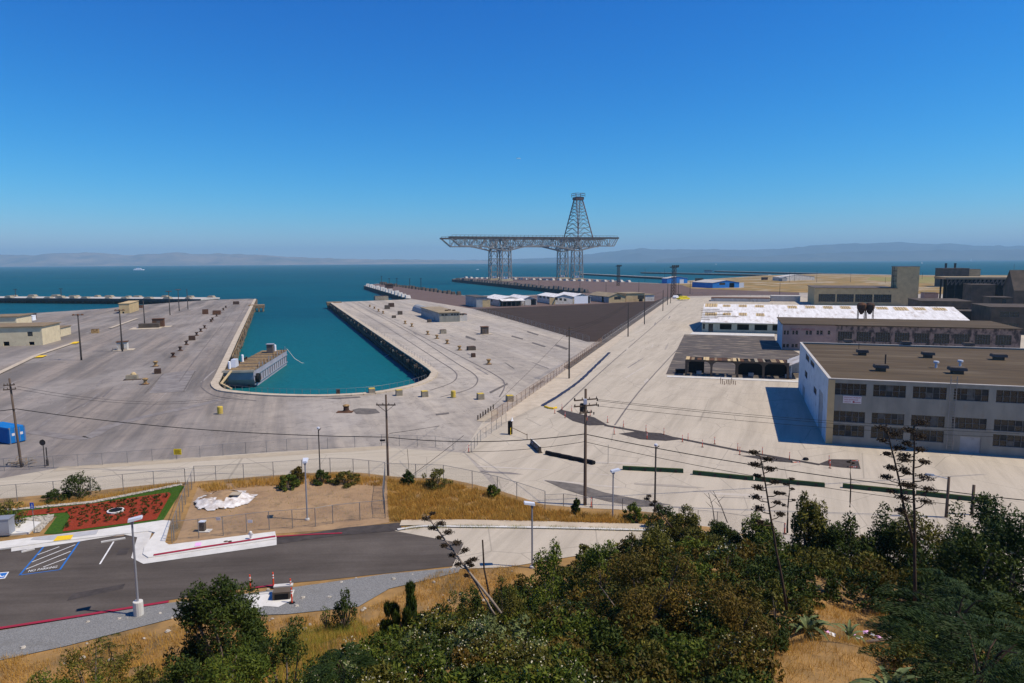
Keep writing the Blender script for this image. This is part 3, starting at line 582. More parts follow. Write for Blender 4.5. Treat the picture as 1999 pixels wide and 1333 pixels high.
# accessible parking emblem, partly out of frame
sheet('parking_emblem', [(-14, 1133), (-4, 1119), (18, 1117), (10, 1130)], MAT['paint_white'], 0.046, base=TZ)
sheet('parking_emblem', [(-12, 1131.5), (-3, 1120.5), (15, 1118.5), (8, 1128.8)], MAT['paint_blue'], 0.052, base=TZ)
strip_along('parking_emblem', curve_pts([(-2, 1122), (1, 1126), (5, 1127), (8, 1125)]), 0.1, MAT['paint_white'], 0.058, base=TZ)

# ================================================================ FAR: boats, aircraft, jetties, breakwater
t = thing('ferry_boat', 'white ferry boat far out on the bay at left', 'boat', at_dist(271, 524, 3600).xy.to_3d() + Vector((0, 0, WZ)), R(8))
MB().prism([(-26, -5), (20, -5), (27, 0), (20, 5), (-26, 5)], 0, 4).build('hull', MAT['hull_white'], t)
MB().box(-22, 14, -4, 4, 4, 8).box(-14, 8, -3, 3, 8, 11).build('cabin', MAT['hull_white'], t); MB().box(-20, 13, -4.05, 4.05, 5, 6.4).build('window_band', MAT['glass_dark'], t)
MB().box(-6, -2, -1.5, 1.5, 11, 14).build('funnel', MAT['container_blue'], t)
P = G(932, 526.5, WZ); t = thing('motor_boat', 'small speedboat trailing a white wake left of the crane', 'boat', P, R(3))
MB().prism([(-5, -1.6), (3, -1.6), (6, 0), (3, 1.6), (-5, 1.6)], 0, 1.6).box(-2, 2, -1.2, 1.2, 1.6, 3).build('hull', MAT['hull_white'], t)
MB().add([(-5, -1.5, .15), (-5, 1.5, .15), (-150, 5, .15), (-150, -5, .15)], [(0, 1, 2, 3)]).build('wake', MAT['foam'], t)
for i, (x, y, h) in enumerate(((1896, 505, 20), (1800, 511.5, 15), (1398, 513.5, 9), (1252, 508, 14), (1648, 505.5, 22))):
    P = G(x, y + 3, WZ) if i != 0 else at_dist(x, 510, 9000)
    t = thing('sailboat', ['white sailboat far out beyond the dark ruined shed, rightmost of the sails', 'tiny white sailboat on the bay right of the tan tower', 'small white boat on the bay above the blue sheds', 'tiny sail near the far shore just right of the crane', 'tall pale sail by the far shore above the tan tower building'][i], 'sailboat', (P.x, P.y, WZ), 0.4 * i)
    sc_ = max(1, P.y / 4000); MB().prism([(-5 * sc_, -1.2), (4 * sc_, -1.2), (6 * sc_, 0), (4 * sc_, 1.2), (-5 * sc_, 1.2)], 0, 1.6 * sc_).build('hull', MAT['hull_white'], t)
    MB().tube([(0, 0, 1), (0, 0, h * sc_)], 0.15 * sc_, 5).build('mast', MAT['steel_grey'], t)
    MB().add([(0.3, 0, 2.5 * sc_), (0.2, 0.3, h * .95 * sc_), (-4.5 * sc_, 0.6, 2.5 * sc_), (0.3, 0.12, 2.5 * sc_), (0.2, 0.42, h * .95 * sc_), (-4.5 * sc_, .72, 2.5 * sc_)], [(0, 2, 1), (3, 4, 5), (0, 1, 4, 3), (1, 2, 5, 4), (2, 0, 3, 5)]).build('sail', MAT['sail'], t)
P = at_dist(1012, 309.5, 1500); t = thing('airplane', 'small airplane high in the blue sky above the crane', 'airplane', P, R(200))
MB().tube([(-4.5, 0, 0), (-2, 0, .3), (2, 0, .2), (4, 0, 0)], 0.75, 8, 0.4).build('fuselage', MAT['hull_white'], t); MB().box(-1, .8, -5.5, 5.5, .7, .9).build('wing', MAT['hull_white'], t)
MB().box(3.3, 4.3, -1.7, 1.7, .2, .32).box(3.3, 4.3, -.08, .08, .2, 1.7).build('tail', MAT['crane_dark'], t)

def pier_strip(name, label, a, b, w, h=3.6, mt='wall_dark', top='pale_concrete', posts=0):
    A, Bq = G(*a, WZ + h), G(*b, WZ + h); d = (Bq - A); ln = d.length
    t = thing(name, label, 'pier', (A.x, A.y, WZ), math.atan2(d.y, d.x))
    MB().box(0, ln, 0, w, h - 1.1, h).build('deck', MAT[top], t); MB().box(0, ln, -.25, -.003, h - 2.2, h - 0.2).build('fender_beam', MAT[mt], t)
    n = int(ln / 7); pm = MB().tube([(0, 0, -3), (0, 0, h - 1.1)], 0.45, 6).mesh('pile', MAT[mt])
    for i in range(n):
        inst('pile', pm, t, (3 + i * (ln - 6) / max(1, n - 1), 0.8, 0)); 
    MB().box(1, ln - 1, w * .3, w - .5, 0, h - 1.1).build('under_wall', MAT[mt], t)
    return t, ln
pier_strip('jetty', 'long dark jetty on the water just behind the crane towers', (1130, 533.5), (1296, 541.5), 9)
pier_strip('jetty', 'thin pale-topped jetty beyond the blue sheds', (1250, 531), (1500, 536), 8)
pier_strip('jetty', 'farthest dark trestle jetty reaching right to the tan tower', (1394, 528.5), (1745, 536.5), 10)
P = G(1383, 532, WZ + 3.6); t = thing('jetty_hut', 'small hut standing on the middle jetty', 'hut', P, R(-10)); MB().box(-9, 9, 1, 7, 0, 5).build('wall', MAT['grey_wall'], t); MB().box(-9.5, 9.5, .5, 7.5, 5, 5.6).build('roof', MAT['crane_dark'], t)
# breakwater pier at left with trapezoid concrete blocks down both sides
t, ln = pier_strip('breakwater_pier', 'long concrete pier with humped blocks across the bay at left', (-260, 580), (392, 583.5), 24, 4.5)
def hump(mb, x, y, w=7.0, h=2.4, d=4.0):
    mb.add([(x - w / 2, y, 4.5), (x + w / 2, y, 4.5), (x + w * .3, y + .4, 4.5 + h), (x - w * .3, y + .4, 4.5 + h), (x - w / 2, y + d, 4.5), (x + w / 2, y + d, 4.5), (x + w * .3, y + d - .4, 4.5 + h), (x - w * .3, y + d - .4, 4.5 + h)], [(0, 1, 2, 3), (5, 4, 7, 6), (3, 2, 6, 7), (4, 0, 3, 7), (1, 5, 6, 2)])
hm = MB(); hump(hm, 0, 0); hme = hm.mesh('concrete_block', MAT['concrete_block']); tm = MB(); hump(tm, 0, -.15, 7.6, 0.5, 1.2)
rr = random.Random(3); x = 8
while x < ln - 8:
    inst('concrete_block', hme, t, (x, 0, 1.6), 0, (rr.uniform(.6, 1.2), 1, rr.uniform(.55, .7))); inst('concrete_block', hme, t, (x + rr.uniform(-6, 6), 20, 1.6), 0, (rr.uniform(.6, 1.2), 1, rr.uniform(.55, .7))); x += rr.uniform(11, 22)

# ================================================================ GANTRY CRANE
P = G(987, 548.5); t = thing('gantry_crane', 'giant grey steel gantry crane with derrick tower on the pier', 'crane', (P.x, P.y, 0), R(PIER))
cw = 54.0; SP = 113.0; TOP = 62.5
def lattice_tower(x, y, w, d, h, lit):
    mb = MB(); cs = [(-w / 2, -d / 2), (w / 2, -d / 2), (w / 2, d / 2), (-w / 2, d / 2)]; lv = [3, 13, 23, 33, 44]
    for cx_, cy_ in cs: mb.beam((cx_, cy_, 0), (cx_ * .92, cy_ * .92, h), 1.15)
    for k in range(4):
        a, b = cs[k], cs[(k + 1) % 4]; mid = ((a[0] + b[0]) / 2, (a[1] + b[1]) / 2)
        for i, z in enumerate(lv):
            mb.beam((*a, z), (*b, z), 0.55)
            if i < len(lv) - 1:
                z2 = lv[i + 1]; mb.beam((*a, z), (*mid, z2), 0.5); mb.beam((*b, z), (*mid, z2), 0.5)
    o = mb.build('tower', MAT['crane_steel'], t); o.location = (x, y, 0)
    b2 = MB().box(-w / 2 - 1.5, w / 2 + 1.5, -d / 2 - 1, -d / 2 + 1.4, 0.2, 3).box(-w / 2 - 1.5, w / 2 + 1.5, d / 2 - 1.4, d / 2 + 1, 0.2, 3).build('bogie_beam', MAT['crane_yellow'], t); b2.location = (x, y, 0)
    b3 = MB().box(-3, 3, -2, 2, 3, 6).build('machine_house', MAT['hull_white'], t); b3.location = (x, y, 0)
for x in (0, SP):
    for y in (0, cw): lattice_tower(x, y, 14.2, 12.5, 46, y == 0)
def boom(y):
    x0, x1 = -74.0, 181.0; mb = MB(); dk = MB()
    dk.beam((x0 - 9, y, TOP), (x1, y, TOP), 1.6, 2.4)
    def bot(x):
        z = 50.5
        for c in (0, SP): z -= 7.5 * max(0, 1 - abs(x - c) / 34.0) ** 1.0 if abs(x - c) < 34 else 0
        return z
    n = 31; xs = [x0 + 6 + (x1 - x0 - 14) * i / n for i in range(n + 1)]
    for i in range(n):
        a, b = xs[i], xs[i + 1]; mb.beam((a, y, bot(a)), (b, y, bot(b)), 1.3, 1.5)
        mb.beam((a, y, bot(a)), (a, y, TOP), 0.6)
        if i % 2: mb.beam((a, y, TOP), (b, y, bot(b)), 0.75)
        else: mb.beam((a, y, bot(a)), (b, y, TOP), 0.75)
    mb.beam((xs[-1], y, bot(xs[-1])), (x1 - 1, y, TOP), 1.1); mb.beam((xs[0], y, bot(xs[0])), (x0 - 7, y, TOP - 1), 1.1)
    for c in (0, SP):
        mb.beam((c - 7, y, 44), (c + 7, y, TOP), 1.0); mb.beam((c + 7, y, 44), (c - 7, y, TOP), 1.0)
    mb.build('truss', MAT['crane_steel'], t); dk.build('top_chord', MAT['crane_dark'], t)
boom(-3.5); boom(3.5); boom(cw - 3.5); boom(cw + 3.5)
mb = MB()
for y in (-4.5, cw + 4.5): mb.beam((-80, y, TOP + 3.2), (178, y, TOP + 3.2), 0.35)
for i in range(44):
    for y in (-4.5, cw + 4.5): mb.beam((-80 + i * 6, y, TOP), (-80 + i * 6, y, TOP + 3.2), 0.3)
mb.build('handrail', MAT['crane_dark'], t)
for y in (0, cw): MB().box(-78, 178, y - 1.6, y + 1.6, TOP - .3, TOP + 0.3).build('walkway', MAT['crane_dark'], t)
for c in (0, SP):
    for dx in (-6.5, 6.5):
        mb = MB()
        mb.beam((c + dx, 0, TOP - 3), (c + dx, cw, TOP - 3), 2.2); mb.beam((c + dx, 0, 47), (c + dx, cw, 47), 1.6)
        for k in range(6): mb.beam((c + dx, cw * k / 6, 47), (c + dx, cw * (k + 1) / 6, TOP - 3) if k % 2 == 0 else (c + dx, cw * (k + 1) / 6, 47), 0.8)
        mb.build('cross_girder', MAT['crane_steel'], t)
mb = MB(); mr = MB(); b0, b1, hb, ht = (115, 0, 139, cw), (122, 22, 132, 32), TOP + 1, 121.0
def leg(ix, iy, z):
    k = (z - hb) / (ht - hb); X0 = b0[0] if ix == 0 else b0[2]; X1 = b1[0] if ix == 0 else b1[2]; Y0 = b0[1] if iy == 0 else b0[3]; Y1 = b1[1] if iy == 0 else b1[3]
    return (X0 + (X1 - X0) * k, Y0 + (Y1 - Y0) * k, z)
for ix in (0, 1):
    for iy in (0, 1): mb.beam(leg(ix, iy, hb), leg(ix, iy, ht), 1.15)
zs = [hb + (ht - hb) * k for k in (0, .13, .26, .38, .49, .59, .68, .76, .84, .92, 1)]
for i in range(len(zs) - 1):
    for (p, q) in (((0, 0), (0, 1)), ((0, 0), (1, 0)), ((1, 0), (1, 1)), ((0, 1), (1, 1))):
        tgt = mb if p == (0, 0) and q == (0, 1) else mr  # left-face bracing joins the dark red part: its shade is put into colour
        a0, a1 = leg(*p, zs[i]), leg(*q, zs[i]); c0, c1 = leg(*p, zs[i + 1]), leg(*q, zs[i + 1]); mid = tuple((c0[j] + c1[j]) / 2 for j in range(3))
        tgt.beam(a0, mid, 0.45); tgt.beam(a1, mid, 0.45); tgt.beam(c0, c1, 0.45)
mb.build('derrick_legs_shade_face', MAT['derrick_red_shade'], t); mr.build('derrick_bracing', MAT['crane_steel'], t)
MB().box(120.5, 133.5, 20, 34, ht, ht + 4).build('derrick_head', MAT['derrick_red_shade'], t)
mb = MB()
for z in (ht + 6.5, ht + 9.5): 
    for a, b in (((119.5, 19), (134.5, 19)), ((134.5, 19), (134.5, 35)), ((134.5, 35), (119.5, 35)), ((119.5, 35), (119.5, 19))): mb.beam((*a, z), (*b, z), .5)
for a in ((119.5, 19), (134.5, 19), (134.5, 35), (119.5, 35), (127, 19), (127, 35)): mb.beam((*a, ht + 4), (*a, ht + 9.5), .5)
mb.build('platform_railing', MAT['derrick_red_shade'], t)

# ================================================================ BUILDINGS
mat('glass_sheen', (0.05, 0.052, 0.05), (0.03, 0.03, 0.03), 2.0, rough=0.4); mat('glass_pale', (0.13, 0.13, 0.12), (0.08, 0.08, 0.075), 2.0, rough=0.5); PANE = random.Random(17)  # greyer and paler panes put varied reflections into the glass colour
def facade(mb, L, H, ops, th=0.3, z0=0.0):
    """wall in the local XZ plane, front at y=0, body behind it (y up to th), with real openings"""
    xs = sorted({0, L} | {o[0] for o in ops} | {o[1] for o in ops}); zs = sorted({z0, H} | {o[2] for o in ops} | {o[3] for o in ops})
    xs = [x for x in xs if 0 <= x <= L]; zs = [z for z in zs if z0 <= z <= H]
    for i in range(len(xs) - 1):
        run = None
        for j in range(len(zs) - 1):
            cx, cz = (xs[i] + xs[i + 1]) / 2, (zs[j] + zs[j + 1]) / 2
            hole = any(o[0] < cx < o[1] and o[2] < cz < o[3] for o in ops)
            if not hole: run = (run[0], zs[j + 1]) if run else (zs[j], zs[j + 1])
            if (hole or j == len(zs) - 2) and run: mb.box(xs[i], xs[i + 1], 0, th, run[0], run[1]); run = None
def place(o, side, La, Lb):
    if side == 'left': o.location = (0, Lb, 0); o.rotation_euler = (0, 0, R(-90))
    elif side == 'right': o.location = (La, 0, 0); o.rotation_euler = (0, 0, R(90))
    elif side == 'back': o.location = (La, Lb, 0); o.rotation_euler = (0, 0, R(180))
def bldg(name, label, P0, deg, La, Lb, H, wall, roof, ops=None, rtype='flat', rise=2.0, over=0.4, sidewall=None, para=0.0, cat='building', nm=4, th=0.3, mull=None, gap=True):
    """ops[side] = [(x0,x1,z0,z1,kind)]; left side x runs from the back corner to the front corner"""
    ops = ops or {}; t = thing(name, label, cat, (P0[0], P0[1], P0[2] if len(P0) > 2 else 0), R(deg))
    for side in ('front', 'left', 'right', 'back'):
        Ls = La if side in ('front', 'back') else Lb; mb = MB(); os_ = ops.get(side, [])
        x0 = 0.002 if side in ('front', 'back') else th + 0.002
        if side in ('left', 'right'):
            m2 = MB(); facade(m2, Ls, H, os_, th); b = [(min(max(v[0], th + .002), Ls - th - .002), v[1], v[2]) for v in m2.v]; mb.v = b; mb.f = m2.f; mb.m = m2.m
        else: facade(mb, Ls, H, os_, th)
        if rtype == 'gable_front' and side in ('front', 'back'): mb.add([(0, 0, H), (Ls, 0, H), (Ls / 2, 0, H + rise), (0, th, H), (Ls, th, H), (Ls / 2, th, H + rise)], [(0, 1, 2), (4, 3, 5), (0, 2, 5, 3), (2, 1, 4, 5)])
        if rtype == 'gable_side' and side in ('left', 'right'): mb.add([(0, 0, H), (Ls, 0, H), (Ls / 2, 0, H + rise), (0, th, H), (Ls, th, H), (Ls / 2, th, H + rise)], [(0, 1, 2), (4, 3, 5), (0, 2, 5, 3), (2, 1, 4, 5)])
        wm = MAT[(sidewall or {}).get(side, wall)]
        o = mb.build('wall', wm, t); place(o, side, La, Lb)
        for op in os_:
            x0, x1, z0, z1, kind = op[:5]
            if kind == 'open': continue
            if kind == 'door':
                d = MB().box(x0 + .01, x1 - .01, 0.12, 0.2, z0 + .01, z1 - .01).build('door', MAT[op[5] if len(op) > 5 else 'grey_wall'], t); place(d, side, La, Lb); continue
            wn_ = MB().box(x0, x1, 0.1, 0.16, z0, z0 + .08).box(x0, x1, 0.1, 0.16, z1 - .08, z1)
            k = mull or nm
            for i in range(k + 1):
                x = x0 + (x1 - x0) * i / k; wn_.box(max(x0, x - .05), min(x1, x + .05), 0.1, 0.16, z0 + .08, z1 - .08)
            if z1 - z0 > 1.2: wn_.box(x0, x1, 0.095, 0.1, (z0 + z1) / 2 - .03, (z0 + z1) / 2 + .03)
            f = wn_.build('window', MAT['dark_frame'], t); place(f, side, La, Lb)
            
            if name == 'warehouse' and side == 'front':
                for i in range(k):
                    for zz0, zz1 in ((z0, (z0 + z1) / 2), ((z0 + z1) / 2, z1)):
                        xa_, xb_ = x0 + (x1 - x0) * i / k, x0 + (x1 - x0) * (i + 1) / k; MB().box(xa_ + .004, xb_ - .004, 0.2, 0.23, zz0 + .004, zz1 - .004).build('pane', MAT[PANE.choice(['glass_dark'] * 7 + ['glass_sheen', 'glass_sheen', 'glass_pale'])], f)
            else: MB().box(x0, x1, 0.2, 0.23, z0, z1).build('pane', MAT['glass_dark'], f)
    ov = over
    if rtype == 'flat':
        if para > 0:
            MB().box(th, La - th, th, Lb - th, H - para - .2, H - para).build('roof', MAT[roof], t)
            MB().box(-.08, La + .08, -.08, .38, H, H + .1).box(-.08, La + .08, Lb - .38, Lb + .08, H, H + .1).box(-.08, .38, .38, Lb - .38, H, H + .1).box(La - .38, La + .08, .38, Lb - .38, H, H + .1).build('coping', MAT['pale_concrete'], t)
        else: MB().box(-ov, La + ov, -ov, Lb + ov, H, H + .25).build('roof', MAT[roof], t)
    elif rtype == 'gable_front':
        s = ov * rise / (La / 2); z = H + .02
        MB().add([(-ov, -ov, z - s), (-ov, Lb + ov, z - s), (La / 2, Lb + ov, z + rise), (La / 2, -ov, z + rise), (La + ov, -ov, z - s), (La + ov, Lb + ov, z - s)] + [(-ov, -ov, z - s + .15), (-ov, Lb + ov, z - s + .15), (La / 2, Lb + ov, z + rise + .15), (La / 2, -ov, z + rise + .15), (La + ov, -ov, z - s + .15), (La + ov, Lb + ov, z - s + .15)],
                 [(0, 1, 2, 3), (3, 2, 5, 4), (7, 6, 9, 8), (8, 9, 10, 11), (6, 0, 3, 9), (9, 3, 4, 10), (1, 7, 8, 2), (2, 8, 11, 5), (0, 6, 7, 1), (4, 5, 11, 10)]).build('roof', MAT[roof], t)
    elif rtype == 'gable_side':
        s = ov * rise / (Lb / 2); z = H + .02
        MB().add([(-ov, -ov, z - s), (La + ov, -ov, z - s), (La + ov, Lb / 2, z + rise), (-ov, Lb / 2, z + rise), (La + ov, Lb + ov, z - s), (-ov, Lb + ov, z - s)] + [(-ov, -ov, z - s + .15), (La + ov, -ov, z - s + .15), (La + ov, Lb / 2, z + rise + .15), (-ov, Lb / 2, z + rise + .15), (La + ov, Lb + ov, z - s + .15), (-ov, Lb + ov, z - s + .15)],
                 [(0, 1, 2, 3), (3, 2, 4, 5), (7, 6, 9, 8), (8, 9, 11, 10), (6, 7, 1, 0), (10, 11, 5, 4), (0, 3, 9, 6), (3, 5, 11, 9), (1, 7, 8, 2), (2, 8, 10, 4)]).build('roof', MAT[roof], t)
    return t
aR, bR = adir(ROAD); aP, bP = adir(PIER)
def cyl(t, name, x, y, z, r, h, mt, n=10): return MB().lathe([(r, 0), (r, h)], n, (x, y, z)).build(name, MAT[mt], t)

# ---- big white three-storey block, right
C1 = G(1612, 866); H1 = hgt(C1, 739); rows = []
def tz(px, py): return onplane(px, py, C1, aR)
bays = [(1629, 1691), (1704, 1768), (1781, 1847), (1861, 1931), (1945, 2018)]
pit = (tz(1945, 770)[0] - tz(1629, 770)[0]) / 4; w0 = tz(1691, 770)[0] - tz(1629, 770)[0]; x00 = tz(1629, 770)[0]
zr = [(tz(1629, 770)[1], tz(1629, 747)[1]), (tz(1627, 822)[1], tz(1627, 801)[1]), (tz(1625, 850)[1], tz(1625, 828)[1])]
fo = []
for i in range(8):
    for r_, (za, zb) in enumerate(zr):
        if r_ == 2 and i in (3, 5): continue
        fo.append((x00 + i * pit, x00 + i * pit + w0, za, zb, 'window'))
xd = tz(1872, 890)[0]; fo.append((xd, xd + 2.6, 0.0, 2.5, 'door', 'grey_wall'))
Lb1 = along(C1, bR, 1558)
def tl(px, py): tt, z = onplane(px, py, C1, bR); return Lb1 - tt, z
lo_ = []
for (xa, ya, xb, yb, kind) in ((1573, 683, 1580, 705, 'window'), (1582, 692, 1590, 716, 'window'), (1571, 724, 1576, 738, 'window'), (1598, 762, 1606, 826, 'door'), (1588, 756, 1594, 770, 'window'), (1566, 752, 1571, 790, 'door')):
    a = tl(xa, (ya + yb) / 2); b = tl(xb, (ya + yb) / 2); z0_ = max(0, tl((xa + xb) / 2, yb)[1]); z1_ = tl((xa + xb) / 2, ya)[1]
    lo_.append((min(a[0], b[0]), max(a[0], b[0]), 0.0 if kind == 'door' else z0_, min(z1_, H1 - .6), kind, 'grey_wall'))
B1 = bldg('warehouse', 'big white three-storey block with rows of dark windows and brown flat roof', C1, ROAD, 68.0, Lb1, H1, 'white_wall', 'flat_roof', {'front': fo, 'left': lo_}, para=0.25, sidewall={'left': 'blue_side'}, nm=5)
# corner trim, downpipe ladder and sign
MB().box(-.06, .9, -.06, -.003, 0.1, H1 - .1).build('corner_trim', MAT['tan_wall'], B1)
xl = tz(1851, 800)[0]; mb = MB().beam((xl, -.35, 0.5), (xl, -.35, H1 + 1.2), .09).beam((xl + .8, -.35, .5), (xl + .8, -.35, H1 + 1.2), .09)
for i in range(26): mb.beam((xl, -.35, .7 + i * .4), (xl + .8, -.35, .7 + i * .4), .05)
mb.build('ladder', MAT['steel_galv'], B1)
(sa, sz1), (sb, sz0) = tz(1646, 772), tz(1681, 788)
sg = MB().box(sa, sb, -.09, -.005, sz0, sz1).build('sign_board', MAT['sign_white'], B1)
for i, (tx, ind) in enumerate((('RAILROAD MUSEUM', 0.03), ('MAIN ENTRANCE', 0.04), ('1000 FT', 0.03))):
    me = text_mesh(tx, 1, 0.004); me.materials.append(MAT['sign_red']); wd = max(v.co.x for v in me.vertices); rowh = (sz1 - sz0) / 3.25
    s_ = (sb - sa) * (0.92, 0.78, 0.4)[i] / wd; o = link(bpy.data.objects.new('sign_lettering', me)); o.parent = sg
    o.location = (sa + (sb - sa) * ind, -.095, sz1 - rowh * (i + .95)); o.rotation_euler = (R(90), 0, 0); o.scale = (s_, rowh * .92, 1)
MB().box(sa + (sb - sa) * .58, sa + (sb - sa) * .96, -.105, -.092, sz0 + .16, sz0 + .24).box(sa + (sb - sa) * .53, sa + (sb - sa) * .63, -.105, -.092, sz0 + .1, sz0 + .36).build('sign_arrow', MAT['sign_red'], sg)
# roof vents: things of their own standing on the roof
rz_ = H1 - .25
def roof_pt(px, py):
    P = G(px, py, rz_); v = P - C1; return v.dot(aR), v.dot(bR)
def vent_box(px, py, label, w=1.9, k=1.0, mt='dark_concrete'):
    P = G(px, py, rz_); t = thing('roof_vent', label, 'vent', P, R(ROAD), 'roof vents on the brown flat roof')
    MB().box(-w * .32, w * .32, -w * .3, w * .3, 0, .55 * k).build('base', MAT[mt], t); MB().box(-w * .5, w * .5, -w * .42, w * .42, .55 * k, 1.0 * k, 0.96).build('hood', MAT['steel_galv' if mt == 'pale' else 'crane_dark'], t)
    MB().box(-w * .44, w * .44, -w * .36, w * .36, 1.0 * k, 1.08 * k).build('cap', MAT['dark_concrete'], t); return t
for px, py, lb, w in ((1655, 672, 'dark roof vent at the far left edge of the brown roof', 1.7), (1768, 676, 'white-capped roof vent near the back of the brown roof', 1.9), (1890, 679, 'dark roof vent near the back right of the brown roof', 1.9), (1683, 693, 'dark roof vent with a thin pipe, left on the brown roof', 2.0), (1811, 698, 'dark roof vent in the middle of the brown roof', 2.0), (1949, 702, 'weathered roof vent at the right of the brown roof', 2.3), (1719, 724, 'pale low roof vent at front left of the brown roof', 2.1), (1868, 729, 'largest roof vent near the roof ladder', 2.4)):
    vent_box(px, py, lb, w)
for px, py, lb in ((1827, 718, 'short white pipe vent standing on the brown roof'), (1874, 716, 'white pipe vent just behind the largest roof vent')):
    P = G(px, py, rz_); t = thing('vent_pipe', lb, 'pipe', P); MB().lathe([(.18, 0), (.18, .8), (.42, .85), (.42, 1.15), (.1, 1.2)], 10).build('pipe', MAT['fixture'], t)
P = G(1728, 713, rz_); t = thing('vent_pipe', 'thin dark stack pipe standing on the brown roof', 'pipe', P); MB().lathe([(.12, 0), (.12, 1.9)], 8).build('pipe', MAT['pole_dark'], t)
P = G(1676, 688, rz_); t = thing('vent_pipe', 'slim dark pipe beside the left roof vent', 'pipe', P); MB().lathe([(.06, 0), (.06, 1.8)], 6).build('pipe', MAT['pole_dark'], t)
P = G(1664, 830, 0); 
# small white-roofed lean-to by its back corner
P = G(1543, 739); t = thing('lean_to', 'small lean-to with a pale sloping roof at the white block corner', 'shed', P, R(ROAD)); q = 5.0
MB().box(0, .25, 0, 9, 0, 3.0).box(.25, 4.5, 8.7, 9, 0, 3.6).build('wall', MAT['blue_side'], t)
MB().add([(-.5, -.3, 3.1), (4.6, -.3, 5.4), (4.6, 9.3, 5.4), (-.5, 9.3, 3.1), (-.5, -.3, 2.9), (4.6, -.3, 5.2), (4.6, 9.3, 5.2), (-.5, 9.3, 2.9)], [(0, 1, 2, 3), (7, 6, 5, 4), (0, 4, 5, 1), (1, 5, 6, 2), (2, 6, 7, 3), (3, 7, 4, 0)]).build('roof', MAT['shed_wall'], t)

# ---- ruined carport with rounded openings
P0 = G(1337, 733); P1 = G(1540, 741); dv = P1 - P0; Lc = dv.length
t = thing('ruined_carport', 'ruined low concrete carport with four rounded openings and broken roof', 'carport', P0, math.atan2(dv.y, dv.x)); hc = hgt(P0, 702)
pb = Lc / 4; rr = random.Random(5)
for i in range(5):
    x = min(i * pb, Lc - .5); 
    for y in (0, 5.0): MB().box(x, x + .5, y, y + .5, 0, hc - .35).build('column', MAT['dark_concrete'], t)
for y in (0, 5.0):
    MB().box(0, Lc, y + .002, y + .498, hc - .35, hc).build('lintel', MAT['dark_concrete'], t)
    for i in range(4):
        for x, s in ((i * pb + .5, 1), (min((i + 1) * pb, Lc - .5), -1)):
            mb = MB(); pts = [(x, hc - .352)] + [(x + s * 1.1 * (1 - math.sin(a)), hc - .352 - 1.1 * (1 - math.cos(a))) for a in [k * math.pi / 10 for k in range(6)]]
            mb.add([(p[0], y + .05, p[1]) for p in pts] + [(p[0], y + .45, p[1]) for p in pts], [tuple(range(len(pts))), tuple(range(len(pts), 2 * len(pts)))[::-1]] + [(j, (j + 1) % len(pts), len(pts) + (j + 1) % len(pts), len(pts) + j) for j in range(len(pts))]); mb.build('haunch', MAT['dark_concrete'], t)
pal = ['rust', 'timber', 'concrete_block', 'rust_dark', 'tan_wall']
x = 0.1
while x < Lc - .6:
    w = rr.uniform(.35, 1.3)
    if rr.random() < .8: MB().box(x, x + w - .06, rr.uniform(-.3, .2), rr.uniform(3.2, 5.7), hc + .004 + rr.uniform(0, .05), hc + .1).build('roof_board', MAT[pal[min(4, int(rr.random() * 5))]], t)
    x += w
for x in (pb * .45, pb * 2.5, pb * 3.9): MB().box(x, x + 1.2, 2.2, 3.4, .05, .8).build('debris', MAT['pale_concrete'], t)
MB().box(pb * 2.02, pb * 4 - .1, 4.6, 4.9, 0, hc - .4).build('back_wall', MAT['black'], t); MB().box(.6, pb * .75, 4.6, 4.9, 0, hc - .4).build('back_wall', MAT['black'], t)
P = G(1320, 729); t = thing('black_tank', 'low black box beside the left end of the ruined carport', 'tank', P, R(-3)); MB().box(0, 2.6, 0, 1.2, 0, .95).box(-.05, 2.65, -.05, 1.25, .95, 1.05).build('body', MAT['black'], t)
rr = random.Random(8)
for i in range(9):
    P = G(1407 + i * 3.6, 749 + (i % 3) * 1.2); t = thing('stake', 'rusty thin stake, %s of the cluster on the pale road' % ORD[i], 'stake', P, 0, 'stakes on the road below the carport'); MB().tube([(0, 0, 0), (rr.uniform(-.1, .1), 0, rr.uniform(.7, 1.5))], .07, 6).build('rod', MAT['rust'], t)

# ---- pink block behind it
P0 = G(1526, 683); H2 = hgt(P0, 633); ln2 = along(P0, aR, 1990)
def t2(px, py): return onplane(px, py, P0, aR)
fo = []
for (xa, xb) in ((1530, 1534), (1536, 1540), (1547, 1551), (1553, 1558), (1573, 1578), (1580, 1585), (1594, 1599), (1601, 1606), (1616, 1621)): a, b = t2(xa, 648)[0], t2(xb, 648)[0]; fo.append((a, b, t2(xa, 653)[1], t2(xa, 645)[1], 'window'))
for (xa, xb) in ((1528, 1533), (1535, 1540), (1545, 1550), (1552, 1557)): a, b = t2(xa, 675)[0], t2(xb, 675)[0]; fo.append((a, b, t2(xa, 678)[1], t2(xa, 671)[1], 'window'))
xs_ = t2(1632, 650)[0]
B2a = bldg('office_block', 'pink two-storey block with small paired windows and faded lettering', P0, ROAD, xs_, 26, H2, 'pink_wall', 'flat_roof', {'front': fo}, sidewall={'left': 'blue_side'}, nm=1, over=.3)
me = text_mesh('GALLOTT  CHAPMELLS CO', 1, 0.004); me.materials.append(MAT['sign_red']); o = link(bpy.data.objects.new('faded_lettering', me)); o.parent = B2a
xa, za = t2(1545, 643); xb, zb = t2(1591, 643); wd = max(v.co.x for v in me.vertices); o.location = (xa, -.008, za - .15); o.rotation_euler = (R(90), 0, 0); o.scale = ((xb - xa) / wd, .8, 1)
P0b = P0 + aR * (xs_ + .01); fo = []; L2 = ln2 - xs_ - .01; nb = 9; pitb = L2 / 9.3
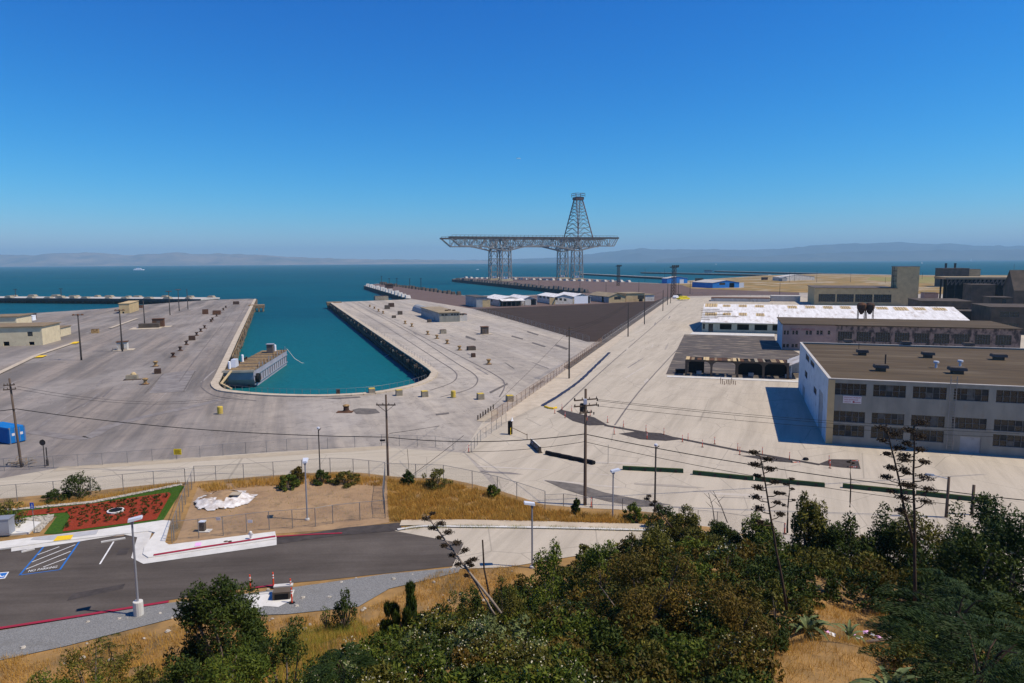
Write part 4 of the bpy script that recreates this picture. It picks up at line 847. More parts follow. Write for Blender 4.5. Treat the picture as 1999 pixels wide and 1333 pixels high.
for i in range(nb): fo.append((.35 * pitb * .3 + i * pitb, .35 * pitb * .3 + i * pitb + pitb * .76, H2 * .42, H2 * .78, 'window'))
bldg('factory_block', 'long peeling one-storey factory with a row of broken dark windows', P0b, ROAD, L2, 26, H2 - .05, 'peeling_wall', 'flat_roof', {'front': fo}, nm=6, over=.3)

# ---- long white-roofed shed: gable, ridge parallel to the front
P0 = G(1370, 648); ln3 = along(P0, aR, 1905); H3 = hgt(P0, 628)
zq = G(1372, 589, 8); D3 = 46.0
def t3(px, py): return onplane(px, py, P0, aR)
fo = []
for (xa, xb) in ((1370.5, 1376), (1383, 1392), (1405, 1428), (1439, 1462), (1473, 1498), (1508, 1530)): a, b = max(.3, t3(xa, 640)[0]), t3(xb, 640)[0]; fo.append((a, b, .1 if xb - xa > 8 and xb - xa < 10 else 1.2, 3.4, 'open' if xb - xa > 20 else 'window'))
B3 = thing('long_shed', 'very long low shed with a bright white metal roof and skylights', 'building', P0, R(ROAD))
mb = MB(); facade(mb, ln3, H3, fo, .3); mb.build('wall', MAT['green_wall'], B3)
for op in fo:
    if op[4] == 'window': w_ = MB().box(op[0], op[1], .1, .16, op[2], op[2] + .1).box(op[0], op[1], .1, .16, op[3] - .1, op[3]).build('window', MAT['steel_galv'], B3); MB().box(op[0], op[1], .2, .22, op[2], op[3]).build('pane', MAT['glass_dark'], w_)
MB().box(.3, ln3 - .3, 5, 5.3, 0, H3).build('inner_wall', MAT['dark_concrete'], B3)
RZ = 9.2; yr = 30.0
MB().box(0, .3, .302, D3, 0, H3).box(ln3 - .3, ln3, .302, D3, 0, H3).box(.302, ln3 - .302, D3 - .3, D3, 0, H3).add([(0, 0.3, H3), (0, D3, H3), (0, yr, RZ), (.3, .3, H3), (.3, D3, H3), (.3, yr, RZ)], [(0, 2, 1), (3, 4, 5), (0, 3, 5, 2), (2, 5, 4, 1)]).build('end_wall', MAT['green_wall'], B3)
sl = (RZ - H3) / yr
MB().add([(-.5, -.7, H3 + .05 - .7 * sl), (ln3 + .5, -.7, H3 + .05 - .7 * sl), (ln3 + .5, yr, RZ + .1), (-.5, yr, RZ + .1), (ln3 + .5, D3 + .6, H3 - .2), (-.5, D3 + .6, H3 - .2), (-.5, -.7, H3 - .1 - .7 * sl), (ln3 + .5, -.7, H3 - .1 - .7 * sl)], [(0, 1, 2, 3), (3, 2, 4, 5), (6, 7, 1, 0)]).build('roof', MAT['white_metal_roof'], B3)
def roofpt(px, py):
    d = ray(px, py); n = aR.cross((bR * yr + Vector((0, 0, RZ - H3))).normalized()); k = (P0 + Vector((0, 0, H3 + .06)) - CAMP).dot(n) / d.dot(n); Q = CAMP + d * k - P0; return Q.dot(aR), Q.dot(bR)
for (x0_, x1_, y0_, y1_) in ((1376, 1401, 593, 599), (1411, 1426, 595, 599), (1442, 1458, 595, 599.5), (1474, 1491, 596, 600), (1538, 1555, 597, 602), (1573, 1590, 597, 602), (1608, 1624, 598, 602.5), (1642, 1659, 598, 603), (1712, 1731, 599.5, 604), (1748, 1769, 600, 606), (1786, 1804, 600.5, 605.5), (1824, 1844, 601, 606), (1376, 1400, 610, 615.5), (1411, 1427, 611, 615.5), (1442, 1458, 611, 616), (1476, 1492, 612, 617)):
    u0, v0 = roofpt(x0_, y1_); u1, v1 = roofpt(x1_, y0_); zz = lambda v: H3 + .06 + v * sl + .09
    k = MB().add([(u0, v0, zz(v0)), (u1, v0, zz(v0)), (u1, v1, zz(v1)), (u0, v1, zz(v1)), (u0, v0, zz(v0) - .2), (u1, v0, zz(v0) - .2), (u1, v1, zz(v1) - .2), (u0, v1, zz(v1) - .2)], [(0, 1, 2, 3), (0, 4, 5, 1), (1, 5, 6, 2), (2, 6, 7, 3), (3, 7, 4, 0)]).build('skylight', MAT['tan_wall'], B3)
    nb = 5
    mb = MB()
    for i in range(1, nb): x = u0 + (u1 - u0) * i / nb; mb.beam((x, v0, zz(v0) + .03), (x, v1, zz(v1) + .03), .16, .06)
    mb.build('glazing_bar', MAT['crane_dark'], k)
for i in range(7):
    u0, v0 = roofpt(1371, 604 + i * 3.3); MB().beam((u0 - .6, v0, H3 + .3 + v0 * sl), (u0 + (7, 12, 5, 9, 14, 6, 3)[i], v0, H3 + .3 + v0 * sl), .5, .1).build('loose_roof_strip', MAT['rust_dark' if i % 2 else 'timber'], B3)
# twin hoppers in front of the white roof, standing on the pink block's roof
for px, lb in ((1681, 'left of two rusty hoppers on legs above the brown roof'), (1697, 'right of two rusty hoppers on legs above the brown roof')):
    P = G(px, 621, H2 + .3); t = thing('dust_hopper', lb, 'hopper', P, R(ROAD), 'hoppers on the factory roof'); k = 1.45
    MB().lathe([(.25 * k, .9 * k), (1.0 * k, 2.3 * k), (1.05 * k, 3.1 * k), (.7 * k, 3.5 * k), (.3 * k, 3.6 * k)], 12).build('cone', MAT['rust' if px < 1690 else 'rust_dark'], t)
    for a in range(4): MB().beam((1.0 * k * math.cos(a * 1.57 + .78), 1.0 * k * math.sin(a * 1.57 + .78), -.2), (.95 * k * math.cos(a * 1.57 + .78), .95 * k * math.sin(a * 1.57 + .78), 2.5 * k), .16).build('leg', MAT['rust_dark'], t)

# ---- tan building with a tall tower
P0 = G(1589, 596); H4 = hgt(P0, 562); Lt = along(P0, aR, 1748)
fo = [(2 + i * (Lt - 4) / 4 + .4, 2 + (i + 1) * (Lt - 4) / 4 - .4, H4 * .22, H4 * .66, 'window') for i in range(4)]
bldg('tan_factory', 'tan flat-roofed factory with a wide band of windows behind the white roof', P0, ROAD, Lt, 40, H4, 'tan_wall', 'crane_dark', {'front': fo}, nm=8, over=.6, para=.0)
Pt = P0 + aR * (Lt + .01); Ht = hgt(Pt, 521); Wt = along(Pt, aR, 1791)
t = bldg('tan_tower', 'tall windowless tan tower rising beside the tan factory', Pt, ROAD, Wt, 16, Ht, 'tan_wall', 'crane_dark', {}, over=.25, cat='tower')
mb = MB(); 
for z in range(12, int(Ht) - 1, 3): mb.beam((-1.6, 1, z), (-.02, 1, z), .3).beam((-1.6, 5, z), (-.02, 5, z), .3).beam((-1.6, 1, z), (-1.6, 5, z), .3)
mb.beam((-1.6, 1, 9), (-1.6, 1, Ht), .3).beam((-1.6, 5, 9), (-1.6, 5, Ht), .3).build('fire_escape', MAT['pole_dark'], t)
t = bldg('white_annex', 'low white wall building left of the tan factory', G(1505, 588), ROAD, along(G(1505, 588), aR, 1562), 12, hgt(G(1505, 588), 578), 'pale_concrete', 'pale_concrete', {}, over=.1)
t = bldg('brown_flat_shed', 'low brown-topped shed at the far end of the pale road', G(1388, 588), ROAD, along(G(1388, 588), aR, 1503), 14, hgt(G(1388, 588), 582), 'shed_wall', 'rust', {}, over=.1)

# ---- dark ruined industrial frames at far right
def dark_block(name, label, px, py, top, px2, depth, mt, ops=None, roof='dark_concrete', rtype='flat', rise=3, ov=.3, nm=4):
    P = G(px, py); return bldg(name, label, P, ROAD, along(P, aR, px2), depth, hgt(P, top), mt, roof, {'front': ops or []}, over=ov, rtype=rtype, rise=rise, nm=nm)
dark_block('boiler_house', 'dark square block with two chimney stubs on the skyline at right', 1840, 560, 524, 1890, 30, 'dark_concrete')
P = G(1846, 556); t = thing('chimney_stub', 'left of two short dark chimneys on the skyline block', 'chimney', (P.x + 4, P.y + 8, hgt(P, 524)), 0); MB().lathe([(1.1, 0), (1.1, 5), (1.3, 5.2), (1.3, 5.6)], 10).build('stack', MAT['black'], t)
t = thing('chimney_stub', 'right of two short dark chimneys on the skyline block', 'chimney', (P.x + 14, P.y + 8, hgt(P, 524)), 0); MB().lathe([(1.1, 0), (1.1, 5), (1.3, 5.2), (1.3, 5.6)], 10).build('stack', MAT['black'], t)
dark_block('tan_penthouse', 'sunlit tan penthouse beside the chimney stubs', 1880, 560, 526, 1912, 30, 'tan_wall', roof='crane_dark')
# open steel frame hall
P = G(1846, 600); Lf = along(P, aR, 2010); t = thing('frame_hall', 'dark gutted steel frame hall with a pale roof edge at right', 'ruin', P, R(ROAD)); hf = hgt(P, 541)
for i in range(11):
    for y in (0, 14): MB().box(i * Lf / 10, i * Lf / 10 + .8, y, y + .8, 0, hf - 1.2).build('column', MAT['black'], t)
for z in (hf * .3, hf * .55, hf * .8): MB().box(0, Lf, .1, .7, z, z + .7).build('floor_beam', MAT['black'], t)
mb = MB()
for i in range(20): mb.beam((i * Lf / 20, -.5, hf - 4.5), ((i + 1) * Lf / 20, -.5, hf - 1.3), .5).beam((i * Lf / 20, -.5, hf - 1.3), (i * Lf / 20, -.5, hf - 4.5), .5)
mb.build('truss', MAT['crane_dark'], t)
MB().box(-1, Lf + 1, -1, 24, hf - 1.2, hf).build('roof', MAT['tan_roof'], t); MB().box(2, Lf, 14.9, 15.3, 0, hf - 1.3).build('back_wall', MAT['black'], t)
dark_block('concrete_bunker', 'grey concrete block standing inside the dark frame hall', 1893, 606, 556, 1940, 14, 'dark_concrete', [(6, 10, 1, 8, 'open')])
dark_block('dark_hall', 'huge dark gabled hall cut by the right edge of the picture', 1976, 622, 566, 2300, 14, 'dark_concrete', [(4 + i * 9, 10 + i * 9, 10, 13, 'window') for i in range(4)], rtype='gable_side', rise=9)
dark_block('low_works', 'low brown flat-roofed works below the frame hall', 1796, 618, 588, 1896, 26, 'dark_concrete', [(3 + i * 6, 8 + i * 6, 1.5, 4.5, 'window') for i in range(4)])
dark_block('stucco_house', 'small tan box building with one window, beside the white roof end', 1931, 634, 581, 1972, 10, 'dark_concrete', [(4, 5.5, 9, 11, 'window')])
dark_block('long_works', 'long dark two-storey works at the right edge behind the pink block', 1931, 652, 600, 2300, 22, 'dark_concrete', [(3 + i * 8, 9 + i * 8, 2.2, 4.2, 'window') for i in range(7)] + [(3 + i * 8, 9 + i * 8, 6.5, 8.5, 'window') for i in range(7)])
dark_block('yard_shed', 'brown yard shed just past the white roof end', 1868, 640, 608, 1925, 10, 'dark_concrete', [(2, 5, 0, 3.2, 'open'), (8, 11, 0, 3.2, 'open')])
dark_block('pink_shed', 'tiny pale shed right of the tan tower', 1804, 590, 572, 1831, 10, 'pink_wall')

# ---- sheds on the dark lot and beyond, pier aligned
def shed(name, label, near, right_px, left_px, eave, ridge, wall, roof, ops=None, rtype='gable_front', sw=None, over=.5):
    P = G(*near); La = along(P, aP, right_px); Lb = abs(along(P, bP, left_px)); H = hgt(P, eave); Pm = P + aP * (La / 2); rs = max(.6, hgt(Pm, ridge) - H)
    return bldg(name, label, P, PIER, La, Lb, H, wall, roof, ops or {}, rtype=rtype, rise=rs, over=over, sidewall=sw, nm=2), La, Lb, H
shed('grey_box_shed', 'grey flat-roofed box shed at the left end of the shed row', (930, 600), 951, 909, 580, 579, 'grey_wall', 'crane_dark', {'front': [(4, 9, 0, 4.5, 'door', 'tan_wall')]}, 'flat')
t, La, Lb, H = shed('white_shed', 'white-roofed gabled shed with a lean-to canopy, left of the pair', (974, 597.5), 1019, 945, 585, 579, 'shed_wall', 'white_metal_roof', {'front': [(1, 24, 0, 3.6, 'open')], 'left': [(6, 9, 0, 4, 'door', 'grey_wall'), (16, 19, 2, 4, 'window')]})
MB().add([(0, -6, 3.6), (La, -6, 3.6), (La, -.02, 4.6), (0, -.02, 4.6), (0, -6, 3.4), (La, -6, 3.4), (La, -.02, 4.4), (0, -.02, 4.4)], [(0, 1, 2, 3), (7, 6, 5, 4), (0, 4, 5, 1), (1, 5, 6, 2), (3, 7, 4, 0)]).build('canopy', MAT['white_metal_roof'], t)
for i in range(6): MB().box(.2 + i * (La - .5) / 5, .5 + i * (La - .5) / 5, -5.8, -5.5, 0, 3.4).build('canopy_post', MAT['crane_dark'], t)
shed('white_shed', 'white-roofed shed with an open dark doorway, second in the row', (1019.5, 596), 1048, 990, 584.5, 578.5, 'shed_wall', 'white_metal_roof', {'front': [(6, 13, 0, 5.5, 'open'), (19, 23, 0, 4.5, 'door', 'tan_wall')]})
shed('white_shed', 'white-roofed shed with a row of side windows, third in the row', (1083, 594), 1118, 1049, 580, 575, 'shed_wall', 'white_metal_roof', {'front': [(14, 24, 0, 5, 'door', 'hull_white')], 'left': [(4 + i * 7, 8 + i * 7, 3, 4.6, 'window') for i in range(7)]})
shed('white_shed', 'white-roofed shed with a tall black doorway, fourth in the row', (1118.5, 592.6), 1153, 1085, 579.5, 573.5, 'shed_wall', 'white_metal_roof', {'front': [(11, 21, 0, 7, 'open'), (3, 5, 2, 4, 'window')]})
shed('tan_shed', 'tan-roofed gabled shed at the right end of the shed row', (1188.5, 591), 1221, 1150, 579, 572.5, 'tan_wall', 'tan_roof', {'front': [(13, 17, 0, 4, 'open'), (4, 9, 2, 4.5, 'window'), (22, 27, 2, 4.5, 'window')], 'left': [(20, 23, 0, 4, 'open')]}, sw={'left': 'grey_wall'})
shed('tan_annex', 'flat tan annex with a dark roof line beside the tan shed', (1222, 589.2), 1258, 1200, 573, 572.5, 'tan_wall', 'tan_roof', {'front': [(10, 13, 0, 3, 'open')]}, 'flat')
shed('pale_annex', 'small pale box at the far right end of the shed row', (1259, 588), 1277, 1245, 575.5, 575, 'shed_wall', 'tan_roof', {}, 'flat')
shed('blue_shed', 'bright blue shed beside the grassy mound, farther of two', (1302, 553.5), 1342, 1292, 543.5, 539.5, 'blue_shed', 'pale_concrete', {'front': [(18, 24, 0, 5, 'door', 'fixture'), (40, 52, 1, 6, 'window')]})
shed('blue_shed', 'bright blue low-gabled shed with a pale roof, nearer of two', (1391, 562.5), 1443, 1351, 552, 547, 'blue_shed', 'pale_concrete', {'front': [(20, 26, 0, 5, 'open'), (32, 38, 0, 5, 'door', 'fixture'), (8, 15, 3, 6, 'window')]})
shed('field_shed', 'long pale shed with pinkish roof out in the dry field', (1522, 548), 1590, 1508, 541, 536, 'shed_wall', 'shed_wall', {}, over=.3)
shed('field_shed', 'small grey gabled shed out in the dry field', (1527, 549), 1536, 1520, 543, 540, 'grey_wall', 'grey_wall', {}, over=.3)
shed('field_shed', 'dark brown hut in the dry field left of the pale shed', (1490, 546.5), 1499, 1486, 541.5, 541, 'rust_dark', 'rust', {}, 'flat')
# ---- shed on the right-hand pier
t, La, Lb, H = shed('dock_shed', 'white-fronted flat shed with tan roof on the dockside', (858, 629), 897, 822, 611, 608, 'white_wall', 'tan_roof', {'front': [(1 + i * 1.7, 2.2 + i * 1.7, 3.0, 3.9, 'window') for i in range(2)] + [(5.6 + i * 1.35, 6.6 + i * 1.35, 3.0, 3.9, 'window') for i in range(5)], 'left': [(2 + i * 4, 3 + i * 4, 2.6, 3.6, 'window') for i in range(6)]}, 'flat', sw={'left': 'grey_wall'})
for x, y in ((5, 9), (7, 11), (8.5, 8)): MB().box(x, x + 1.3, y, y + 1, H + .25, H + .8).build('roof_box', MAT['rust_dark'], t)
P = G(897.5, 627); bldg('tool_shed', 'small rusty lean-to against the dockside shed', P, PIER, 3.6, 5, hgt(P, 614), 'shed_wall', 'rust', {}, over=.1, cat='shed')
P = G(822, 612); t = thing('quonset_hut', 'rounded low corrugated hut behind the dockside shed', 'hut', P, R(PIER)); nb = 9
pr_ = [(3.2 - 3.2 * math.cos(math.pi * i / nb), 3.6 * math.sin(math.pi * i / nb)) for i in range(nb + 1)]
MB().add([(x, 0, z) for x, z in pr_] + [(x, 26, z) for x, z in pr_], [tuple(range(nb + 1))[::-1], tuple(range(nb + 1, 2 * nb + 2))]).build('end_wall', MAT['grey_wall'], t)
MB().add([(x, -.2, z + .02) for x, z in pr_] + [(x, 26.2, z + .02) for x, z in pr_], [(i, i + 1, nb + 2 + i, nb + 1 + i) for i in range(nb)]).build('roof', MAT['grey_wall'], t)
# ---- left side
P = G(112, 657); t = bldg('cream_annex', 'small cream annex with one dark window at the left edge', G(84, 660), 14, along(G(84, 660), adir(14)[0], 112), 14, hgt(G(84, 660), 643), 'cream_wall', 'cream_roof', {'front': [(2.6, 6.0, 1.2, 3.2, 'window')]}, over=.3)
P = G(-60, 678); Lx = along(P, adir(14)[0], 84)
bldg('cream_block', 'long cream building with brown roof at the left edge', P, 14, Lx - .02, 16, hgt(P, 640) * .98, 'cream_wall', 'cream_roof', {'front': [(Lx - 4.5, Lx - 2.9, 3.2, 4.8, 'window'), (Lx - 4.2, Lx - 2.6, .1, 1.3, 'open'), (Lx - 12, Lx - 10.2, .1, 1.6, 'open')]}, over=.5)
P = G(-60, 640); bldg('cream_store', 'cream store with brown roof behind the long cream building', P, 14, along(P, adir(14)[0], 33), 16, hgt(P, 620), 'cream_wall', 'cream_roof', {}, over=.6)
P = G(36, 626); bldg('dark_store', 'dark open-sided store behind the cream buildings', P, 14, along(P, adir(14)[0], 52), 12, hgt(P, 615), 'rust_dark', 'crane_dark', {'front': [(.6, 4, .2, 3, 'open')]}, over=.4)
P = G(52, 626); bldg('white_kiosk', 'small white panelled kiosk beside the dark store', P, 14, along(P, adir(14)[0], 64), 4, hgt(P, 617), 'hull_white', 'hull_white', {}, over=.1)
P = G(233, 612); bldg('pump_house', 'weathered concrete pump house on the left pier', P, PIER, along(P, aP, 253), abs(along(P, bP, 210)), hgt(P, 593), 'tan_wall', 'tan_wall', {'front': [(1.5, 2.5, 0, 1, 'open')], 'left': [(2, 8, 0, 3.6, 'open'), (12, 15, 0, 3, 'open')]}, over=.3, cat='hut')
def booth(px, py, w, d, h, mt, roof, label):
    P = G(px, py); t = thing('booth', label, 'booth', P, R(PIER)); MB().box(-w / 2, w / 2, -d / 2, d / 2, .15, h).build('wall', MAT[mt], t); MB().box(-w / 2 - .2, w / 2 + .2, -d / 2 - .2, d / 2 + .2, h, h + .2).build('roof', MAT[roof], t)
    MB().box(-w * .9, w * 1.1, -d * .9, d * .9, 0, .15).build('plinth', MAT['kerb_tan'], t); MB().box(-w * .12, w * .2, -d / 2 - .03, -d / 2 - .002, .3, h * .8).build('door', MAT['crane_dark'], t)
    mb = MB()
    for i in range(5): mb.tube([(-w * .85 + i * .12 * w, -d * .8, .1), (-w * .85 + i * .12 * w, -d * .8, 1.1)], .05, 5)
    mb.build('railing', MAT['pole_dark'], t); return t
booth(240, 683, 3.0, 2.6, 2.7, 'shed_wall', 'rust', 'pale rust-stained booth on a plinth by a lamp pole')
booth(310, 638, 4.6, 3.4, 3.6, 'rust', 'rust', 'rusty brown booth on the left pier behind a low box')
booth(946, 652, 2.6, 2.4, 2.8, 'timber_dark', 'rust', 'rusty brown cabinet booth on the right apron')
P = G(292, 640); t = thing('low_bunker', 'low dark box on a pale slab at the foot of a lamp pole', 'box', P, R(PIER)); MB().box(-4, 4, -2, 2, .2, 2).build('body', MAT['dark_concrete'], t); MB().box(-7, 5, -7, 3, 0, .2).build('slab', MAT['kerb_tan'], t)

# ================================================================ DOCK WALLS, BARGE, DOCKSIDE GEAR
def fender_wall(label, a, b, inward, mt, seed, n):
    A, Bq = G(*a), G(*b); d = Bq - A; ln = d.length; t = thing('fender_wall', label, 'fender wall', (A.x, A.y, 0), math.atan2(d.y, d.x)); rr = random.Random(seed); s = inward
    pm = [MB().tube([(0, 0, -5.5), (rr.uniform(-.2, .2), s * .15, -.1 + rr.uniform(-.9, .25))], .24, 7).mesh('pile', MAT[mt]) for _ in range(6)]
    for i in range(n): inst('pile', pm[rr.randrange(6)], t, (ln * (i + .5) / n + rr.uniform(-.4, .4), s * rr.uniform(.95, 1.5), 0))
    for z in (-.55, -1.9):
        k = 9
        for i in range(k):
            if rr.random() < .85: MB().box(ln * i / k + .1, ln * (i + 1) / k - rr.uniform(.1, 3), min(s * .86, s * 1.16), max(s * .86, s * 1.16), z - .2, z + .2).build('waler', MAT[mt], t)
    for i in range(n // 3): MB().beam((ln * rr.random(), s * 1.2, -.4), (ln * rr.random() * 0 + ln * (i + .5) / (n // 3), s * 1.7, -3.2), .3).build('brace', MAT['timber_dark'], t) if i % 4 == 0 else None
    for i in range(n // 4):
        x = ln * (i + rr.random()) / (n // 4); MB().box(x, x + rr.uniform(.5, 1.5), min(s * 1.2, s * 1.9), max(s * 1.2, s * 1.9), -1.2 - rr.random(), -.7).build('broken_timber', MAT['concrete_block' if rr.random() < .4 else 'timber_dark'], t)
    return t
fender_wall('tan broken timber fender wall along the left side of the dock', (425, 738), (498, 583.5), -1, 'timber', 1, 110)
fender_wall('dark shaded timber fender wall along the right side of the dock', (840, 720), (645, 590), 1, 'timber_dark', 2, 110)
for px, py, lb in ((501, 596, 'square timber dolphin off the tip of the left pier'), (652, 590.5, 'square timber dolphin at the tip of the right pier')):
    P = G(px, py); t = thing('timber_dolphin', lb, 'dolphin', (P.x, P.y, WZ), R(PIER)); MB().box(-5, 5, -5, 5, 2.4, 4.4).build('cap', MAT['timber'], t)
    for x in (-4, -1.3, 1.3, 4):
        for y in (-4.6, 4.6): MB().tube([(x, y, -2), (x, y, 2.4)], .5, 6).build('pile', MAT['timber'], t)
# posts and rail along the dock head
mbp = MB().tube([(0, 0, 0), (0, 0, 1.15)], .035, 5).mesh('post', MAT['steel_galv'])
hd = curve_pts([(440, 762), (500, 768), (560, 771), (640, 771.5), (730, 766), (800, 753), (832, 742)], 5); t = thing('dock_railing', 'thin post-and-wire railing round the head of the dock', 'railing', G(640, 772))
Mi = ROOTM[t.name].inverted()
for i in range(0, len(hd), 1):
    P = G(*hd[i]); inst('post', mbp, t, Mi @ Vector((P.x, P.y, .25)))
MB().tube([Mi @ (G(*p) + Vector((0, 0, 1.35))) for p in hd], .02, 4).build('wire', MAT['steel_galv'], t)
rl = [(838 - i * (838 - 700) / 26, 718 - i * (718 - 627) / 26) for i in range(27)]; t = thing('dock_railing', 'thin stanchion railing along the right dock edge', 'railing', G(838, 718)); Mi = ROOTM[t.name].inverted()
for p in rl: P = G(p[0] + 3, p[1]); inst('post', mbp, t, Mi @ Vector((P.x, P.y, .25)))
MB().tube([Mi @ (G(p[0] + 3, p[1]) + Vector((0, 0, 1.3))) for p in rl], .02, 4).build('wire', MAT['steel_galv'], t)
# barge
Pa, Pb = G(497, 757, WZ), G(561, 711, WZ); dv = Pb - Pa; Lbg = dv.length
t = thing('barge', 'rusty grey steel barge with timber deck moored in the dock corner', 'barge', (Pa.x, Pa.y, WZ), math.atan2(dv.y, dv.x)); Wb = 7.4; Hb = 4.5
MB().add([(3, .0, -.6), (Lbg - 1, .0, -.6), (Lbg - 1, Wb, -.6), (3, Wb, -.6), (-.5, 0, Hb), (Lbg, 0, Hb), (Lbg, Wb, Hb), (-.5, Wb, Hb), (-.2, 0, 2.2), (-.2, Wb, 2.2)], [(0, 1, 5, 4, 8), (1, 2, 6, 5), (2, 3, 9, 7, 6), (8, 4, 7, 9), (0, 8, 9, 3), (3, 2, 1, 0)]).build('hull', MAT['barge_hull'], t)
for z in (.7, 3.0): MB().box(.2, Lbg - .3, -.18, -.003, z, z + .28).build('rubbing_strake', MAT['steel_grey'], t)
for i in range(15): MB().box(1 + i * (Lbg - 2.5) / 14, 1.16 + i * (Lbg - 2.5) / 14, -.12, -.002, .98, 3.0).build('hull_rib', MAT['crane_dark'], t)
npl = 34
for i in range(npl): x = -.5 + (Lbg + .4) * i / npl; MB().box(x, x + (Lbg + .4) / npl - .07, -.1, Wb + .1, Hb, Hb + .12 + .04 * (i % 3)).build('deck_plank', MAT['barge_deck' if i % 5 else 'timber_dark'], t)
MB().box(-.85, -.5, -.3, Wb + .3, Hb - .3, Hb + .3).build('end_beam', MAT['kerb_tan'], t)
for i in range(22): MB().tube([(2 + i * (Lbg - 3) / 21, -.05, Hb + .2), (2 + i * (Lbg - 3) / 21, -.05, Hb + .2 + .35 + .5 * (i % 3))], .1, 5).build('stanchion', MAT['rust' if i % 2 else 'steel_grey'], t)
MB().lathe([(.5, -.3), (1.15, -.45), (1.3, 0), (1.15, .45), (.5, .3)], 12).build('fender_tyre', MAT['black'], t).matrix_local = Matrix.Translation((2.0, -.5, 2.3)) @ Matrix.Rotation(R(90), 4, 'X')
MB().box(Lbg - 7.6, Lbg - 5.8, 2.6, 4.4, Hb + .2, Hb + 2.8).build('deck_house', MAT['crane_dark'], t); MB().box(Lbg - 7.8, Lbg - 5.6, 2.4, 4.6, Hb + 2.8, Hb + 2.95).build('deck_house_roof', MAT['barge_hull'], t)
MB().add([(5, 5.9, Hb + .2), (8.4, 5.9, Hb + .2), (8.4, 7.1, Hb + .2), (5, 7.1, Hb + .2), (5.6, 5.9, Hb + 2.2), (8, 5.9, Hb + 2.2), (8, 7.1, Hb + 2.2), (5.6, 7.1, Hb + 2.2)], [(0, 1, 5, 4), (1, 2, 6, 5), (2, 3, 7, 6), (3, 0, 4, 7), (4, 5, 6, 7)]).build('winch_cover', MAT['fixture'], t)
for x, y in ((3.0, 6.8), (16, 6.9), (Lbg - 2.5, 3)): MB().lathe([(.35, 0), (.35, 1.9), (.2, 2.0)], 8, (x, y, Hb + .15)).build('bitt', MAT['hull_white'], t)
for x in (11, 13, 18.5, 20.5): MB().lathe([(.25, 0), (.25, .7), (.35, .8)], 8, (x, 7.0, Hb + .15)).build('bitt', MAT['rust_dark'], t)
A = Pb + Vector((0, 0, 5)); t = thing('mooring_line', 'pale slack mooring line from the barge to the right dock wall', 'rope', A); Mi = ROOTM[t.name].inverted(); E_ = G(772, 672)
pts = [A.lerp(E_, k / 16) - Vector((0, 0, 8.6 * math.sin(math.pi * k / 16) ** .6)) for k in range(17)]
MB().tube([Mi @ Vector((p.x, p.y, max(p.z, WZ - .3))) for p in pts], .09, 5).build('rope', MAT['kerb_white'], t)
A = G(432, 752); t = thing('gangway', 'narrow angled steel gangway from the dock corner towards the barge', 'gangway', A); Mi = ROOTM[t.name].inverted()
MB().beam(Mi @ (A + Vector((0, 0, .4))), Mi @ (G(452, 728) + Vector((0, 0, .6))), .5, .25).build('walkway', MAT['tan_wall'], t); MB().beam(Mi @ (A + Vector((0, 0, .4))), Mi @ (G(452, 763) + Vector((0, 0, .5))), .4, .25).build('rail_beam', MAT['tan_wall'], t)

# ---- bollards
def bollard_mesh(mt, k=1.0): return MB().lathe([(.62 * k, 0), (.62 * k, .12 * k), (.38 * k, .22 * k), (.34 * k, .8 * k), (.62 * k, 1.0 * k), (.66 * k, 1.2 * k), (.4 * k, 1.32 * k)], 10).mesh('post', MAT[mt])
bd, bt = bollard_mesh('rust_dark', 1.0), bollard_mesh('bollard_tan', 1.05)
bb = MB().box(-.75, .75, -.75, .75, 0, .12).mesh('base_plate', MAT['rust'])
def bollard(px, py, me, label, grp):
    t = thing('mooring_bollard', label, 'bollard', G(px, py), R(PIER), grp); inst('post', me, t, (0, 0, .1)); inst('base_plate', bb, t)
for i, (x, y) in enumerate(((338, 697), (352, 684.5), (364, 673), (384, 655), (392, 647.5), (399.5, 641), (412, 628.5), (415, 625), (423, 617.5), (430, 611), (436, 605.5), (441, 601))):
    bollard(x, y, bd, 'dark rusty mooring bollard on the left pier, %s going away from the dark patch' % ORD[i], 'bollards along the left pier')
bollard(304, 715, bt, 'tan mooring bollard on the left pier just beyond the dark patch', 'bollards along the left pier'); bollard(284, 750, bt, 'orange-tan mooring bollard left of the dark patch', 'bollards along the left pier')
for i, (x, y) in enumerate(((954, 711), (897, 683.5), (873, 671), (853, 661), (835, 653), (804, 637.5), (791, 632), (748, 612), (739, 608), (731, 603), (722, 599))):
    bollard(x, y, bt, 'tan mooring bollard on the right apron, %s going away from the dock head' % ORD[i], 'bollards along the right apron')
def block(px, py, w, d, h, mt, label, name='concrete_block', cat='block', top=None, rz=PIER):
    t = thing(name, label, cat, G(px, py), R(rz)); MB().box(-w / 2, w / 2, -d / 2, d / 2, 0, h, .96).build('body', MAT[mt], t)
    if top: MB().box(-w / 2 * .93, w / 2 * .93, -d / 2 * .93, d / 2 * .93, h, h + .08).build('cap', MAT[top], t)
    return t
for i, (x, y) in enumerate(((726, 768.5), (779, 771.5), (829, 774), (938, 779), (995, 783))):
    block(x, y, 1.35, 1.35, 1.15, 'concrete_block', 'square tan concrete block at the dock head, %s from the left' % ORD[i], top='yellow_worn')
block(660, 770, .8, .8, 1.1, 'rust_dark', 'dark rusty box on the edge of the dock head', 'edge_box', 'box')
for px, py, lb in ((885, 776, 'short yellow bollard among the blocks at the dock head'), (430, 808, 'lone yellow bollard on the apron left of the dock head')):
    t = thing('yellow_bollard', lb, 'bollard', G(px, py)); MB().lathe([(.5, 0), (.5, 1.35), (.44, 1.45), (.2, 1.5)], 12).build('post', MAT['yellow_worn'], t); MB().lathe([(.62, 0), (.62, .12)], 12).build('foot', MAT['concrete_block'], t)
